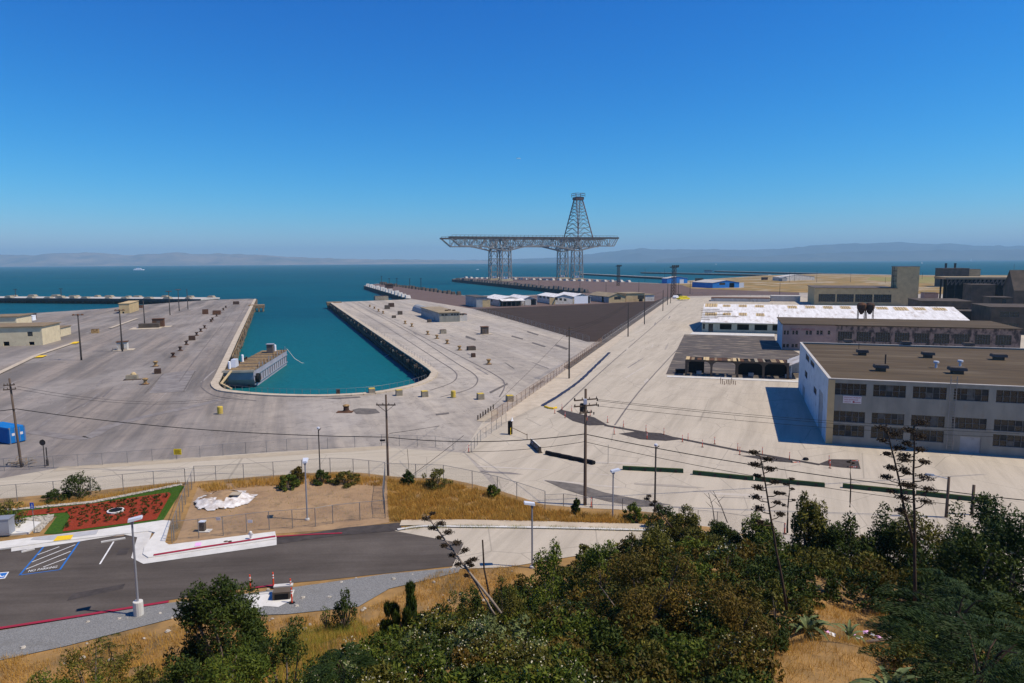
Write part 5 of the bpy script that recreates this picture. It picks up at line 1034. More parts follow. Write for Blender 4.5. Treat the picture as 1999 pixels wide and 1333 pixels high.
t = thing('capstan', 'rusty orange-topped capstan on a plate below the dock head', 'capstan', G(676, 803)); MB().lathe([(.75, 0), (.75, .15), (.55, .25), (.5, .9), (.62, 1.05)], 14).build('drum', MAT['rust_dark'], t); MB().lathe([(.6, 1.06), (.66, 1.12), (.6, 1.25), (.2, 1.36)], 14).build('cap', MAT['bollard_tan'], t)
MB().box(-1.6, 1.4, -1.4, .2, .02, .1).build('base_plate', MAT['rust'], t)
for px, py, w, h, mt, lb in ((308, 729, 1.5, 1.2, 'rust_dark', 'dark rusty box on the left pier at the dark patch corner'), (375, 664, 2.2, 1.6, 'rust_dark', 'dark box in the bollard row of the left pier'), (423, 614, 4, 2.2, 'rust', 'rusty winch box halfway down the left pier'), (401, 613, 3, 2.6, 'rust', 'rusty hooped fitting left of the bollard row'), (461, 594, 4, 2, 'rust_dark', 'dark winch near the tip of the left pier'), (186, 650, 2.6, 1.6, 'bollard_tan', 'orange barrier lying on the left apron'), (270, 601, 5, 1.8, 'rust', 'rusty box near the pump house on the left pier'), (865, 651, 2.4, 1.5, 'concrete_block', 'grey machine box on the right apron'), (838, 629, 1.9, 1.3, 'dark_concrete', 'dark box beside the dockside shed'), (920, 683, 2.6, 1.1, 'dark_concrete', 'dark open box on the right apron'), (924, 697, 1.2, 1.1, 'rust_dark', 'small rusty box beside an orange stain on the right apron'), (781, 614, 2.4, 1.8, 'dark_concrete', 'dark box in mid right apron near the quonset hut'), (769, 620.5, 2, 1.2, 'dark_concrete', 'low dark box beyond the tan bollards'), (764, 599, 3.4, 2.4, 'rust_dark', 'rusty winch on the far right apron'), (756, 603, 3, 2.2, 'dark_concrete', 'dark machine box on the far right apron'), (744, 585.5, 10, 3, 'concrete_block', 'long low block on the far edge of the right pier')):
    block(px, py, w, w * .8, h, mt, lb, 'deck_box', 'box', top='rust_dark')
t = thing('rubble_anchor', 'stone-topped concrete anchor block on the left apron', 'block', G(258, 740), R(PIER)); MB().box(-1.3, 1.3, -1, 1, 0, 1.1, .92).build('body', MAT['concrete_block'], t); MB().lathe([(.7, 1.1), (.6, 1.4), (.2, 1.7)], 7, (.3, .2, 0)).build('rock', MAT['tan_wall'], t); MB().box(-1.7, 2.2, -1.6, -.6, .02, .12).build('plate', MAT['rust_dark'], t)
# pier-edge humps on the finger pier and crane pier
def edge_blocks(label, a, b, n, w, h, mt, rnd=4):
    A, Bq = G(*a), G(*b); d = Bq - A; t = thing('edge_blocks', label, 'pier blocks', A, math.atan2(d.y, d.x)); rr = random.Random(rnd); me = MB().add([(-.5, -.5, 0), (.5, -.5, 0), (.5, .5, 0), (-.5, .5, 0), (-.3, -.4, 1), (.3, -.4, 1), (.3, .4, 1), (-.3, .4, 1)], [(4, 5, 6, 7), (0, 1, 5, 4), (1, 2, 6, 5), (2, 3, 7, 6), (3, 0, 4, 7)]).mesh('block', MAT[mt])
    for i in range(n): inst('block', me, t, (d.length * (i + .5) / n + rr.uniform(-1, 1), 0, 0), 0, (w * rr.uniform(.7, 1.3), w * .7, h * rr.uniform(.7, 1.2)))
edge_blocks('row of pale humped blocks on the left edge of the brown finger pier', (716, 558), (800, 583), 16, 6, 3.2, 'shed_wall')
edge_blocks('row of dark and pale humps on the far edge of the brown finger pier', (742, 554.5), (900, 576.5), 24, 5, 3, 'dark_concrete', 5)
edge_blocks('dark lumps along the near edge of the crane pier', (890, 545.8), (1150, 570.5), 40, 5, 3, 'crane_dark', 6)
edge_blocks('pale rubble along the far edge of the crane pier', (905, 542.6), (1235, 551), 26, 7, 2.6, 'pale_concrete', 7)
for i, (px, py, h) in enumerate(((745, 556, 11), (760, 557.5, 9), (775, 559.5, 10), (800, 561, 10), (822, 566, 12))):
    t = thing('pier_post', 'short dark post on the brown finger pier, %s from its tip' % ORD[i], 'post', G(px, py), 0, 'posts on the finger pier'); MB().tube([(0, 0, 0), (0, 0, h)], .3, 6).build('shaft', MAT['pole_dark'], t); MB().box(-1, 1, -.2, .2, h - .6, h - .2).build('crossbar', MAT['pole_dark'], t)
t = thing('pier_winch', 'rusty winch cabin on the brown finger pier', 'cabin', G(760, 562), R(PIER)); MB().box(-4, 4, -3, 3, 0, 4).build('body', MAT['rust_dark'], t); MB().box(-4.4, 4.4, -3.4, 3.4, 4, 4.4).build('roof', MAT['rust'], t)

# ================================================================ POLES, LAMPS, WIRES
def lathe_pole(t, h, r0, r1, mt='pole_wood', n=8): return MB().lathe([(r0, 0), (r0 * .9 + r1 * .1, h * .1), (r1, h)], n).build('pole', MAT[mt], t, smooth=True)
def crossarm(t, z, w, rz, ins=4, off=0):
    c, s = math.cos(rz), math.sin(rz); o = MB().box(-w / 2, w / 2, -.06, .06, -.07, .07).build('crossarm', MAT['pole_wood'], t); o.location = (off * c - .16 * s * 0, off * s, z); o.rotation_euler = (0, 0, rz); o.location.y -= .2
    for i in range(ins):
        x = -w / 2 + .1 + (w - .2) * i / (ins - 1); MB().lathe([(.05, .07), (.07, .14), (.04, .2), (.06, .27)], 6, (x, 0, 0)).build('insulator', MAT['dark_concrete'], o)
    return o
UP = {}
def upole(key, px, py, top, label, arms=(), r=.17, mt='pole_wood', ang=0.0):
    P = G(px, py); h = hgt(P, top); t = thing('utility_pole', label, 'utility pole', P); lathe_pole(t, h, r, r * .7, mt); UP[key] = (P, h, t)
    for dz, w, rz in arms: crossarm(t, h - dz, w, rz)
    return t, h
t, h = upole('A', 42, 912, 737, 'leaning dark utility pole with insulators at the left edge', ((.9, 1.4, .2), (1.5, 1.6, .2)))
t.rotation_euler = (0, R(-2.5), 0)
t, h = upole('B', 758, 937, 770, 'brown utility pole with one crossarm standing behind the dirt lot', ((1.3, 2.5, -.05),))
MB().beam((0, -.2, h - 2.2), (-1.0, -.2, h - 1.35), .05).build('brace', MAT['pole_wood'], t); MB().beam((0, -.2, h - 2.2), (1.0, -.2, h - 1.35), .05).build('brace', MAT['pole_wood'], t)
MB().tube([(-.9, -.1, 5.3), (-.25, -.1, 5.3)], .13, 8).build('splice_case', MAT['black'], t)
t, h = upole('C', 1142, 986, 759, 'tall brown utility pole with transformer gear at the middle of the picture', ((1.2, 2.9, .35), (1.9, 2.9, .35), (2.7, 1.6, .35)), .2)
MB().lathe([(.24, 0), (.26, .15), (.26, .85), (.2, .95)], 10, (-.42, -.1, h - 2.6)).build('transformer', MAT['pole_dark'], t); MB().box(-.28, .1, -.45, -.2, h - 1.7, h - 1.1).build('switch_box', MAT['fixture'], t)
for i, (x, z) in enumerate(((-1.3, -1.2), (1.3, -1.25), (1.4, -1.9), (-1.25, -1.95), (.9, -2.8))): MB().lathe([(.05, 0), (.09, .06), (.05, .14), (.09, .2), (.04, .3)], 7, (x, -.3, h + z - .1)).build('insulator', MAT['black'], t)
t, h = upole('D', 1111, 739, 638, 'dark utility pole beside the fence on the pale verge', ((.6, 1.6, .6), (2.2, 2.0, .6)), .2, 'pole_dark')
for i, (px, py, tp) in enumerate(((1226, 657, 590), (1258, 633, 576), (1294, 607, 566), (1303, 595, 553), (1309, 592, 554), (1324, 579, 551), (1347, 574, 549))):
    upole('E%d' % i, px, py, tp, 'dark roadside utility pole, %s along the verge going away' % ORD[i], ((.8, 2.4, .5),) if i > 2 else (), .22, 'pole_dark')
for i, (px, py, tp) in enumerate(((1183, 572, 547), (1132, 561, 543), (1247, 573, 547), (1259, 551, 524), (1297, 546, 524), (1506, 625, 592), (1518, 655, 614), (1594, 551, 528), (1541, 551, 528), (1551, 549, 528), (1660, 551, 534), (1728, 552, 541), (1522, 575, 551), (1052, 556, 537), (1800, 545, 532), (1978, 545, 515), (1755, 543, 524))):
    upole('F%d' % i, px, py, tp, ['thin lamp post on the crane pier left of the tan shed', 'thin post on the crane pier below the right crane tower', 'thin post behind the tan annex', 'tall thin pole at the shore left of the blue sheds', 'pole standing beside the farther blue shed', 'dark pole against the white shed roof', 'dark pole at the pink block corner', 'pole in the dry field right of the pale shed', 'left of two close poles by the pale field shed', 'right of two close poles by the pale field shed', 'pole in the green field left of the tan tower', 'short pole just left of the tan tower', 'pole at the fence above the white annex', 'thin post on the crane pier between the towers', 'thin pole just right of the tan tower', 'tall mast above the dark hall at right', 'pole at the left shoulder of the tan tower'][i], (), .2 if i not in (5, 6) else .12, 'pole_dark')
for key, px, py, tp, lb in (('L1', 1207, 558, 520, 'rusty lattice light tower on the crane pier'), ('L2', 1315, 580, 522, 'rusty lattice light tower near the end of the fence')):
    P = G(px, py); h = hgt(P, tp); t = thing('lattice_tower', lb, 'tower', P, R(PIER)); mb = MB(); w = 1.3
    for cx_, cy_ in ((-w, -w), (w, -w), (w, w), (-w, w)): mb.beam((cx_, cy_, 0), (cx_ * .8, cy_ * .8, h), .3)
    nk = 9
    for k in range(nk):
        z0_, z1_ = h * k / nk, h * (k + 1) / nk
        for a, b in (((-w, -w), (w, -w)), ((w, -w), (w, w)), ((w, w), (-w, w)), ((-w, w), (-w, -w))): mb.beam((*a, z0_), (*b, z1_), .2); mb.beam((*a, z1_), (*b, z1_), .2)
    mb.build('lattice', MAT['rust_dark'], t); MB().box(-3, 3, -1.6, 1.6, h, h + .6).build('platform', MAT['pole_dark'], t)
    for x in (-2.4, -.8, .8, 2.4): MB().box(x - .5, x + .5, -2.0, -1.4, h + .6, h + 1.8).build('floodlight', MAT['pole_dark'], t)
# lamp poles on the left pier
for i, (px, py, tp, two) in enumerate(((159, 703, 613, 1), (239, 686, 604, 1), (283, 640, 586, 0), (332, 615, 568, 1), (350, 607, 565, 1), (367, 604, 564, 0))):
    P = G(px, py); h = hgt(P, tp); t = thing('lamp_pole', 'dark floodlight pole on the left pier, %s from the camera' % ORD[i], 'lamp post', P, R(PIER), 'floodlight poles on the left pier'); lathe_pole(t, h, .26, .16, 'pole_dark')
    if two:
        MB().box(-1.4, 1.4, -.12, .12, h - .3, h - .1).build('crossarm', MAT['pole_dark'], t)
        for x in (-1.1, 0, 1.1): MB().lathe([(.15, .25), (.42, 0), (.42, -.18), (.1, -.2)], 8, (x, 0, h - .15)).build('lamp_head', MAT['rust'], t)
for i, (px, py, tp) in enumerate(((31, 580, 565), (120, 582, 564))): 
    P = G(px, py); t = thing('lamp_pole', ('left' if i == 0 else 'right') + ' of two poles on the breakwater pier', 'lamp post', (P.x, P.y, .4)); h = hgt(P, tp); lathe_pole(t, h, .3, .2, 'pole_dark'); MB().box(-1.6, 1.6, -.2, .2, h - .4, h).build('crossarm', MAT['pole_dark'], t)
# round sign post, light pole and stubs
P = G(88, 912); t = thing('round_sign', 'round dark sign on a post beside the left fence', 'sign', P, R(0)); h = hgt(P, 857); MB().tube([(0, 0, 0), (0, 0, h)], .06, 6).build('post', MAT['pole_dark'], t)
MB().lathe([(.42, -.02), (.42, .02)], 18).build('disc', MAT['pole_dark'], t).matrix_local = Matrix.Translation((0, -.1, h - .42)) @ Matrix.Rotation(R(90), 4, 'X')
P = G(93, 909); t = thing('bollard_post', 'short thick dark post at the left fence corner', 'post', P); MB().lathe([(.16, 0), (.16, .9), (.07, .95), (.07, hgt(P, 873))], 8).build('post', MAT['pole_dark'], t)
def flood_pole(px, py, tp, label, z=0.0, mt='pole_dark', r=.09):
    P = G(px, py, z); h = hgt(P, tp); t = thing('light_pole', label, 'lamp post', P); lathe_pole(t, h, r, r * .8, mt); MB().lathe([(.1, 0), (.2, .12), (.2, .3), (.06, .36)], 8, (0, 0, h)).build('lamp_head', MAT['fixture'], t); MB().tube([(0, 0, h - .2), (.35, -.1, h + .15)], .05, 6).build('bracket', MAT[mt], t); return t
flood_pole(625, 925, 838, 'thin dark light pole behind the dirt lot'); flood_pole(1278, 1003, 872, 'slim dark light pole in front of the green barriers', 0, 'pole_dark', .11)
P = G(1847, 1010); t = thing('street_light', 'wooden pole with a cobra-head street lamp above the bushes', 'street lamp', P); h = hgt(P, 930); lathe_pole(t, h, .17, .13); MB().tube([(0, 0, h - .25), (-1.2, -.1, h + .1), (-1.7, -.1, h + .2)], .05, 6).build('arm', MAT['steel_grey'], t)
MB().add([(-2.6, -.18, h + .22), (-1.6, -.18, h + .12), (-1.6, .1, h + .12), (-2.6, .1, h + .22), (-2.5, -.14, h + .42), (-1.7, -.12, h + .34), (-1.7, .04, h + .34), (-2.5, .06, h + .42)], [(3, 2, 1, 0), (4, 5, 6, 7), (0, 1, 5, 4), (1, 2, 6, 5), (2, 3, 7, 6), (3, 0, 4, 7)]).build('lamp_head', MAT['steel_grey'], t); UP['H'] = (P, h, t)
P = G(1897, 1005); t = thing('wooden_post', 'bare wooden post right of the cobra-head lamp', 'post', P); h = hgt(P, 946); lathe_pole(t, h, .16, .15); UP['I'] = (P, h, t)
# modern grey area lamps on the terrace
def area_lamp(px, py, tp, label, big=False, face=0.0, z=TZ):
    P = G(px, py, z); h = hgt(P, tp); t = thing('area_light', label, 'lamp post', P, face); b = .95 if big else .12
    MB().lathe([(.31 if big else .2, 0), (.31 if big else .2, b), (.29 if big else .18, b + .04)], 14).build('base', MAT['kerb_white'], t)
    MB().lathe([(.075, b), (.06, h - .1)], 8).build('pole', MAT['steel_grey'], t)
    MB().add([(-.22, -.2, h - .12), (.62, -.26, h + .05), (.62, .26, h + .05), (-.22, .2, h - .12), (-.2, -.16, h + .06), (.58, -.22, h + .17), (.58, .22, h + .17), (-.2, .16, h + .06)], [(3, 2, 1, 0), (4, 5, 6, 7), (0, 1, 5, 4), (1, 2, 6, 5), (2, 3, 7, 6), (3, 0, 4, 7)]).build('lamp_head', MAT['fixture'], t)
    MB().box(-.1, .1, -.1, .1, h - .28, h - .1).build('neck', MAT['steel_grey'], t)
area_lamp(271, 1201, 1012, 'grey parking lot lamp on a tall white concrete base, nearest the camera', True, R(20))
area_lamp(600, 1015, 900, 'grey lamp post inside the fenced dirt lot', False, R(100))
area_lamp(1039, 1108, 983, 'grey lamp post beside the concrete lane and bushes', False, R(185))
area_lamp(1196, 1016, 919, 'grey lamp post on the grassy bank, rightmost of the grey lamps', False, R(15), TZ - .2)
# wires
def wire(a, b, sag, r, label):
    A, Bq = Vector(a), Vector(b); t = thing('power_cable', label, 'cable', A); pts = [(A.lerp(Bq, k / 20) - Vector((0, 0, sag * 4 * (k / 20) * (1 - k / 20)))) - A for k in range(21)]
    MB().tube(pts, r, 5).build('cable', MAT['wire'], t)
def ut(k, dz=0.0, dx=0.0): P, h, _ = UP[k]; return Vector((P.x + dx, P.y, P.z + h - dz))
def at_h(px, py, P): return CAMP + ray(px, py) * (math.hypot(P.x, P.y) / math.hypot(ray(px, py).x, ray(px, py).y))
PA, PB, PC = UP['A'][0], UP['B'][0], UP['C'][0]
cA, cB, cC = at_h(32, 798, PA), at_h(757, 853, PB), at_h(1141, 847, PC)
wire(cA, cB, .9, .05, 'thick black cable from the left edge pole to the dirt lot pole'); wire(cB, cC, .75, .05, 'thick black cable between the two middle poles'); wire(at_h(-120, 812, PA), cA, .1, .05, 'black cable leaving the picture left of the edge pole')
hH = at_h(1845, 958, UP['H'][0]); wire(cC, hH, .5, .05, 'thick twisted cable from the tall pole to the cobra-head lamp pole'); wire(hH, at_h(2100, 985, UP['I'][0]), .1, .05, 'thick cable running off past the bare wooden post')
c2 = at_h(1141, 862, PC); wire(at_h(918, 881, G(918, 881)), c2, .35, .03, 'thin service cable sloping up to the tall middle pole'); wire(c2, at_h(1860, 985, UP['H'][0]), .6, .03, 'thin lower cable crossing in front of the green barriers')
wire(at_h(760, 846, PB), at_h(940, 815, UP['D'][0]) , .2, .03, 'thin cable rising from the dirt lot pole towards the fence'); wire(ut('D', .7), at_h(940, 813, G(940, 820)), .4, .025, 'thin wire down from the verge pole to the fence corner')
for dz, py, nm in ((1.2, 822, 'upper'), (1.35, 828, 'middle'), (1.95, 836, 'lower')): wire(ut('C', dz, 1.2), at_h(1990, py + 18, G(1990, 930)), .55, .022, '%s of three thin wires from the tall pole past the white block' % nm)
for dz, px, nm in ((1.1, 30, 'upper'), (1.5, 30, 'lower')): wire(ut('A', dz, .4), at_h(490, 765 if nm == 'upper' else 768, G(490, 771)), 2.2, .02, '%s faint wire from the left edge pole across the apron' % nm)
for i in range(3): wire(ut('D', .6 + .6 * i), ut('E0', .3 + .3 * i), .8, .03, '%s faint wire between the verge poles' % ORD[i])
for i in range(2): wire(ut('E%d' % i, .4), ut('E%d' % (i + 1), .4), .6, .03, 'faint wire between roadside poles, %s span past the first roadside pole' % ORD[i])
wire(at_h(795, 876, G(795, 900)), G(798, 915, .1), -.3, .03, 'short black guy cable curving down beside the dirt lot pole'); wire(at_h(905, 850, G(905, 876)), at_h(800, 930, PB), .1, .03, 'taut guy wire slanting down right of the dirt lot pole')

# ================================================================ FENCES
def fence(label, pts, H, z=0.0, every=3.0, mt='chain_link', top=True, post='steel_galv', group=None, rp=.035, zf=None):
    """chain-link fence through picture points: posts one by one, rail and mesh"""
    P = [G(x, y, z) for x, y in pts]; t = thing('chain_link_fence', label, 'fence', (P[0].x, P[0].y, z)); o = P[0]
    pm = MB().tube([(0, 0, -.3), (0, 0, H)], rp, 6).mesh('post', MAT[post]); wm = MB(); rm = MB()
    for i in range(len(P) - 1):
        a, b = P[i] - o, P[i + 1] - o; n = max(1, round((b - a).length / every))
        for k in range(n + (1 if i == len(P) - 2 else 0)): inst('post', pm, t, a.lerp(b, k / n))
        wm.quad((a.x, a.y, .05), (b.x, b.y, .05), (b.x, b.y, H - .03), (a.x, a.y, H - .03))
        if top: rm.tube([(a.x, a.y, H), (b.x, b.y, H)], .022, 5)
    w = wm.build('wire_mesh', MAT[mt], t)
    if top: rm.build('top_rail', MAT[post], t)
    return t
fence('chain-link fence between the apron and lower road, left part with gate panels', [(-40, 922), (105, 914), (200, 908), (345, 897), (480, 886)], 1.75, every=3.6)
fence('chain-link fence along the lower road, middle part behind the poles', [(480, 886), (560, 879), (640, 876), (745, 870), (850, 873), (920, 884)], 1.75, every=3.3)
fence('chain-link fence from the lower road corner up beside the gate sign', [(920, 884), (938, 862), (988, 825)], 1.8, every=2.5)
fence('rust-coloured slatted fence running up between apron and verge', [(960, 825), (1000, 797), (1075, 744), (1176, 669)], 2.0, every=3.2, mt='chain_link_rust', post='rust')
fence('grey fence continuing up the verge to the far end', [(1176, 669), (1240, 625), (1303, 582)], 2.2, every=6, rp=.06)
fence('thin fence along the near edge of the dark parking lot', [(925, 605), (1030, 634), (1150, 669)], 2.4, every=6, rp=.06)
fence('far fence at the end of the pale road', [(1330, 576), (1560, 579)], 2.4, every=9, rp=.09)
fence('chain-link fence behind the planting bed at left', [(-60, 987), (34, 979), (106, 973), (178, 966), (241, 958), (301, 952), (362, 946)], 1.75, TZ, 3.0)
fence('chain-link fence between the planting bed and the dirt lot', [(362, 946), (380, 942), (362, 985), (340, 1050), (336, 1060)], 1.7, TZ, 2.2)
fence('chain-link fence at the back of the dirt lot', [(380, 942), (422, 941), (476, 937), (534, 933), (645, 925), (690, 927), (752, 934)], 1.8, TZ, 2.6)
fence('chain-link fence along the front of the dirt lot', [(340, 1056), (436, 1046), (482, 1040), (526, 1035), (616, 1028), (650, 1022), (703, 1016), (752, 1012)], 1.7, TZ, 2.4)
fence('bundled chain-link gate at the right end of the dirt lot', [(752, 1012), (748, 985), (752, 940)], 1.75, TZ, 1.2)
fence('chain-link fence along the top of the grassy bank', [(752, 936), (812, 938), (866, 940), (922, 952), (971, 964), (1009, 976), (1064, 995)], 1.8, TZ, 2.8)
fence('low sagging fence at the right end of the grassy bank', [(1064, 995), (1100, 993), (1156, 1002), (1215, 1003), (1290, 1012)], 1.5, TZ - .6, 2.4)
fence('chain-link fence in front of the bushes at the lower road edge', [(1325, 1020), (1400, 1027), (1470, 1038), (1530, 1050)], 1.6, 0, 2.6)
t = thing('yellow_sign', 'square yellow warning sign hung on the lower road fence', 'sign', G(348, 897)); MB().box(-.55, .55, -.09, -.05, .75, 1.6).build('plate', MAT['sign_yellow'], t); mb = MB()
for i in range(4): mb.box(-.42, .42 - .1 * (i % 2), -.095, -.091, .86 + i * .17, .93 + i * .17)
mb.build('lettering', MAT['rust'], t)
for px, py, lb in ((428, 1016, 'small white notice on the dirt lot front fence, left'), (490, 1021, 'small white notice on the dirt lot front fence, right')):
    P = G(px, py + 22, TZ); t = thing('fence_notice', lb, 'sign', P); MB().box(-.2, .2, -.06, -.03, 1.05, 1.3).build('plate', MAT['sign_white'], t)
t = thing('wood_posts', 'row of short dark timber posts on a sandy patch by the fence corner', 'posts', G(935, 820)); Mi = ROOTM[t.name].inverted()
for i in range(7): P = G(933 + i * 5, 820 - i * 3.6); MB().tube([Mi @ P, Mi @ (P + Vector((0, 0, .9)))], .12, 6).build('post', MAT['timber_dark'], t)
sheet('sandy_patch', [(930, 822), (965, 798), (975, 806), (958, 824)], MAT['tan_dust'], 0.05)

# ================================================================ ROAD FURNITURE
def delineator(px, py, label, z=0.0, h=1.15, fallen=False, grp='orange delineator posts on the pale road'):
    t = thing('delineator_post', label, 'delineator', G(px, py, z), 0, grp)
    t2 = MB().lathe([(.05, .06), (.055, .4), (.05, h - .12), (.035, h - .08), (.05, h)], 8).build('tube', MAT['orange'], t)
    MB().lathe([(.22, 0), (.22, .05), (.1, .08)], 8).build('base', MAT['black'], t)
    for zb in (h * .62, h * .78): MB().lathe([(.058, zb), (.058, zb + .09)], 8).build('reflector_band', MAT['white_band'], t)
    if fallen: t.rotation_euler = (R(84), 0, R(60 + px % 40))
dl = [(1083, 807), (1103, 816), (1097, 800), (1116, 803), (1146, 822), (1152, 812), (1186, 825), (1199, 848), (1217, 834), (1261, 843), (1263, 858), (1296, 849), (1332, 863), (1343, 860), (1371, 873), (1395, 867), (1440, 880), (1444, 888), (1488, 888), (1541, 898), (1618, 905), (1620, 914)]
for i, (x, y) in enumerate(dl): delineator(x, y, 'orange delineator standing at the last dark road patch, %s of two' % ('farther' if i == 20 else 'nearer') if i > 19 else 'orange delineator post on the road, %s from the blue ditch' % ORD[i])
delineator(1545, 903, 'fallen orange delineator lying on the road left of the last dark patch', fallen=True); delineator(1660, 900, 'fallen orange delineator beyond the last dark patch', fallen=True); delineator(1655, 912, 'fallen orange delineator in front of the last dark patch', fallen=True)
t = thing('sandbag', 'small dark sandbag on the road beside the dark patches', 'sandbag', G(1573, 898)); MB().lathe([(.3, 0), (.42, .15), (.3, .33), (.1, .38)], 9).build('bag', MAT['black'], t)
delineator(915, 883, 'orange delineator at the fence corner of the lower road'); delineator(1154, 990, 'orange delineator half hidden behind the low bank fence')
delineator(1532, 1042, 'orange delineator at the edge of the bushes')
for x, y, lb in ((489, 1152, 'orange delineator at the left of the drain inlet'), (534, 1147, 'orange delineator behind the drain inlet'), (568, 1160, 'orange delineator behind the right end of the drain inlet'), (570, 1178, 'orange delineator at the right front of the drain inlet')): delineator(x, y, lb, TZ, 1.15, grp='delineators round the drain inlet')
for i, (a, b) in enumerate((((1215, 917), (1334, 923)), ((1352, 926), (1471, 938)), ((1473, 938), (1610, 951)), ((1645, 952), (1786, 966)), ((1788, 966), (1925, 981)))):
    A, Bq = G(*a), G(*b); d = Bq - A; t = thing('green_barrier', 'dark green planter barrier along the road, %s from the left' % ORD[i], 'barrier', A, math.atan2(d.y, d.x), 'green barriers along the road'); ln = d.length
    MB().box(0, ln, -.22, .22, 0, .5, .995).build('body', MAT['green_barrier'], t); MB().box(.03, ln - .03, -.19, .19, .502, .54).build('top', MAT['leaf_dark'], t)
    for k in range(4): MB().box(ln * (k + .5) / 4 - .15, ln * (k + .5) / 4 + .15, -.26, -.222, .0, .45).build('bracket', MAT['pole_dark'], t)
A, Bq = G(1066, 887), G(1160, 907); d = Bq - A; t = thing('silt_sock', 'long black lumpy silt sock lying on the road', 'silt sock', A, math.atan2(d.y, d.x)); MB().tube([(d.length * k / 14, .08 * math.sin(k * 2.1), .28) for k in range(15)], .33, 8).build('sock', MAT['black'], t)
A, Bq = G(1037, 868), G(1055, 885); d = Bq - A; t = thing('jersey_barrier', 'concrete jersey barrier with graffiti beside the silt sock', 'barrier', A, math.atan2(d.y, d.x)); ln = d.length
pf = [(-.32, 0), (-.32, .08), (-.16, .33), (-.1, 1.0), (.1, 1.0), (.16, .33), (.32, .08), (.32, 0)]
MB().add([(0, y, z) for y, z in pf] + [(ln, y, z) for y, z in pf], [tuple(range(8))[::-1], tuple(range(8, 16))] + [(i, (i + 1) % 8, 8 + (i + 1) % 8, 8 + i) for i in range(8)]).build('body', MAT['dark_concrete'], t)
rr = random.Random(4); mb = MB()
for i in range(16): x = .25 + i * (ln - .5) / 16; mb.beam((x, -.19 - .004, .35), (x + rr.uniform(-.1, .25), -.13, .8), .035, .01)
mb.build('graffiti', MAT['fixture'], t); MB().box(.02, ln - .02, -.09, .09, 1.0, 1.012).build('pale_top', MAT['kerb_white'], t)  # pale strip along the top of the dark barrier body
P = G(996, 848); t = thing('gate_booth', 'dark upright gate cabinet with yellow edge and lowered barrier arm', 'gate', P, R(-35)); h = hgt(P, 822)
MB().box(-.25, .25, -.3, .3, 0, h).build('cabinet', MAT['black'], t); MB().box(.252, .3, -.32, -.2, 0, h * .55).build('yellow_edge', MAT['paint_yellow'], t); MB().add([(.26, -.1, h), (.26, .5, h), (.26, .2, h + .7), (.3, -.1, h), (.3, .5, h), (.3, .2, h + .7)], [(0, 1, 2), (5, 4, 3), (0, 2, 5, 3), (1, 4, 5, 2)]).build('white_panel', MAT['hull_white'], t)
Q = ROOTM[t.name].inverted() @ G(1029, 858); MB().tube([(.3, 0, h * .55), (Q.x, Q.y, .75)], .05, 6).build('barrier_arm', MAT['timber'], t); MB().tube([(Q.x, Q.y, 0), (Q.x, Q.y, .95)], .06, 6).build('arm_post', MAT['timber_dark'], t)
P = G(1187, 905); t = thing('sign_post', 'bare thin steel sign post at the left end of the green barriers', 'post', P); MB().tube([(0, 0, 0), (0, 0, hgt(P, 868))], .035, 6).build('post', MAT['steel_galv'], t)
# drainage ditch: a row of dark blue lined channel with a yellow end
A = [(1058, 793), (1095, 770), (1130, 745), (1160, 717), (1190, 688)]
strip_along('drain_channel', curve_pts(A, 14), .85, MAT['ditch_blue'], 0.085, jit=.22)
t = thing('yellow_hose', 'yellow sandbag hose at the near end of the blue channel', 'hose', G(1070, 797)); Mi = ROOTM[t.name].inverted(); MB().tube([Mi @ (G(*p) + Vector((0, 0, .16))) for p in ((1064, 795), (1072, 798), (1080, 799), (1086, 797))], .22, 8).build('hose', MAT['paint_yellow'], t)
# vehicles parked far down the verge
def car(px, py, mt, label, rz, k=1.0):
    t = thing('parked_car', label, 'car', G(px, py), R(rz)); s = [(-2.2, .35), (-2.2, .85), (-1.4, .95), (-.9, 1.45), (.7, 1.45), (1.3, .95), (2.2, .8), (2.2, .35)]
    MB().add([(x * k, -.85 * k, z * k) for x, z in s] + [(x * k, .85 * k, z * k) for x, z in s], [tuple(range(8)), tuple(range(8, 16))[::-1]] + [((i + 1) % 8, i, 8 + i, 8 + (i + 1) % 8) for i in range(8)]).build('body', MAT[mt], t)
    MB().box(-1.0 * k, .9 * k, -.87 * k, .87 * k, 1.0 * k, 1.35 * k, .9).build('windows', MAT['glass_dark'], t)
    for x in (-1.4, 1.4):
        for y in (-.8, .8): MB().lathe([(.33, -.1), (.33, .1)], 12).build('wheel', MAT['black'], t).matrix_local = Matrix.Translation((x * k, y * k, .33 * k)) @ Matrix.Rotation(R(90), 4, 'X')
car(1334, 586, 'car_yellow', 'bright yellow vehicle parked at the far end of the road', 30, 2.1); car(1319, 582.5, 'car_white', 'white vehicle parked beyond the yellow one', 60, 1.6); car(1326, 579.5, 'pole_dark', 'dark vehicle parked beyond the yellow one', 60, 1.6)
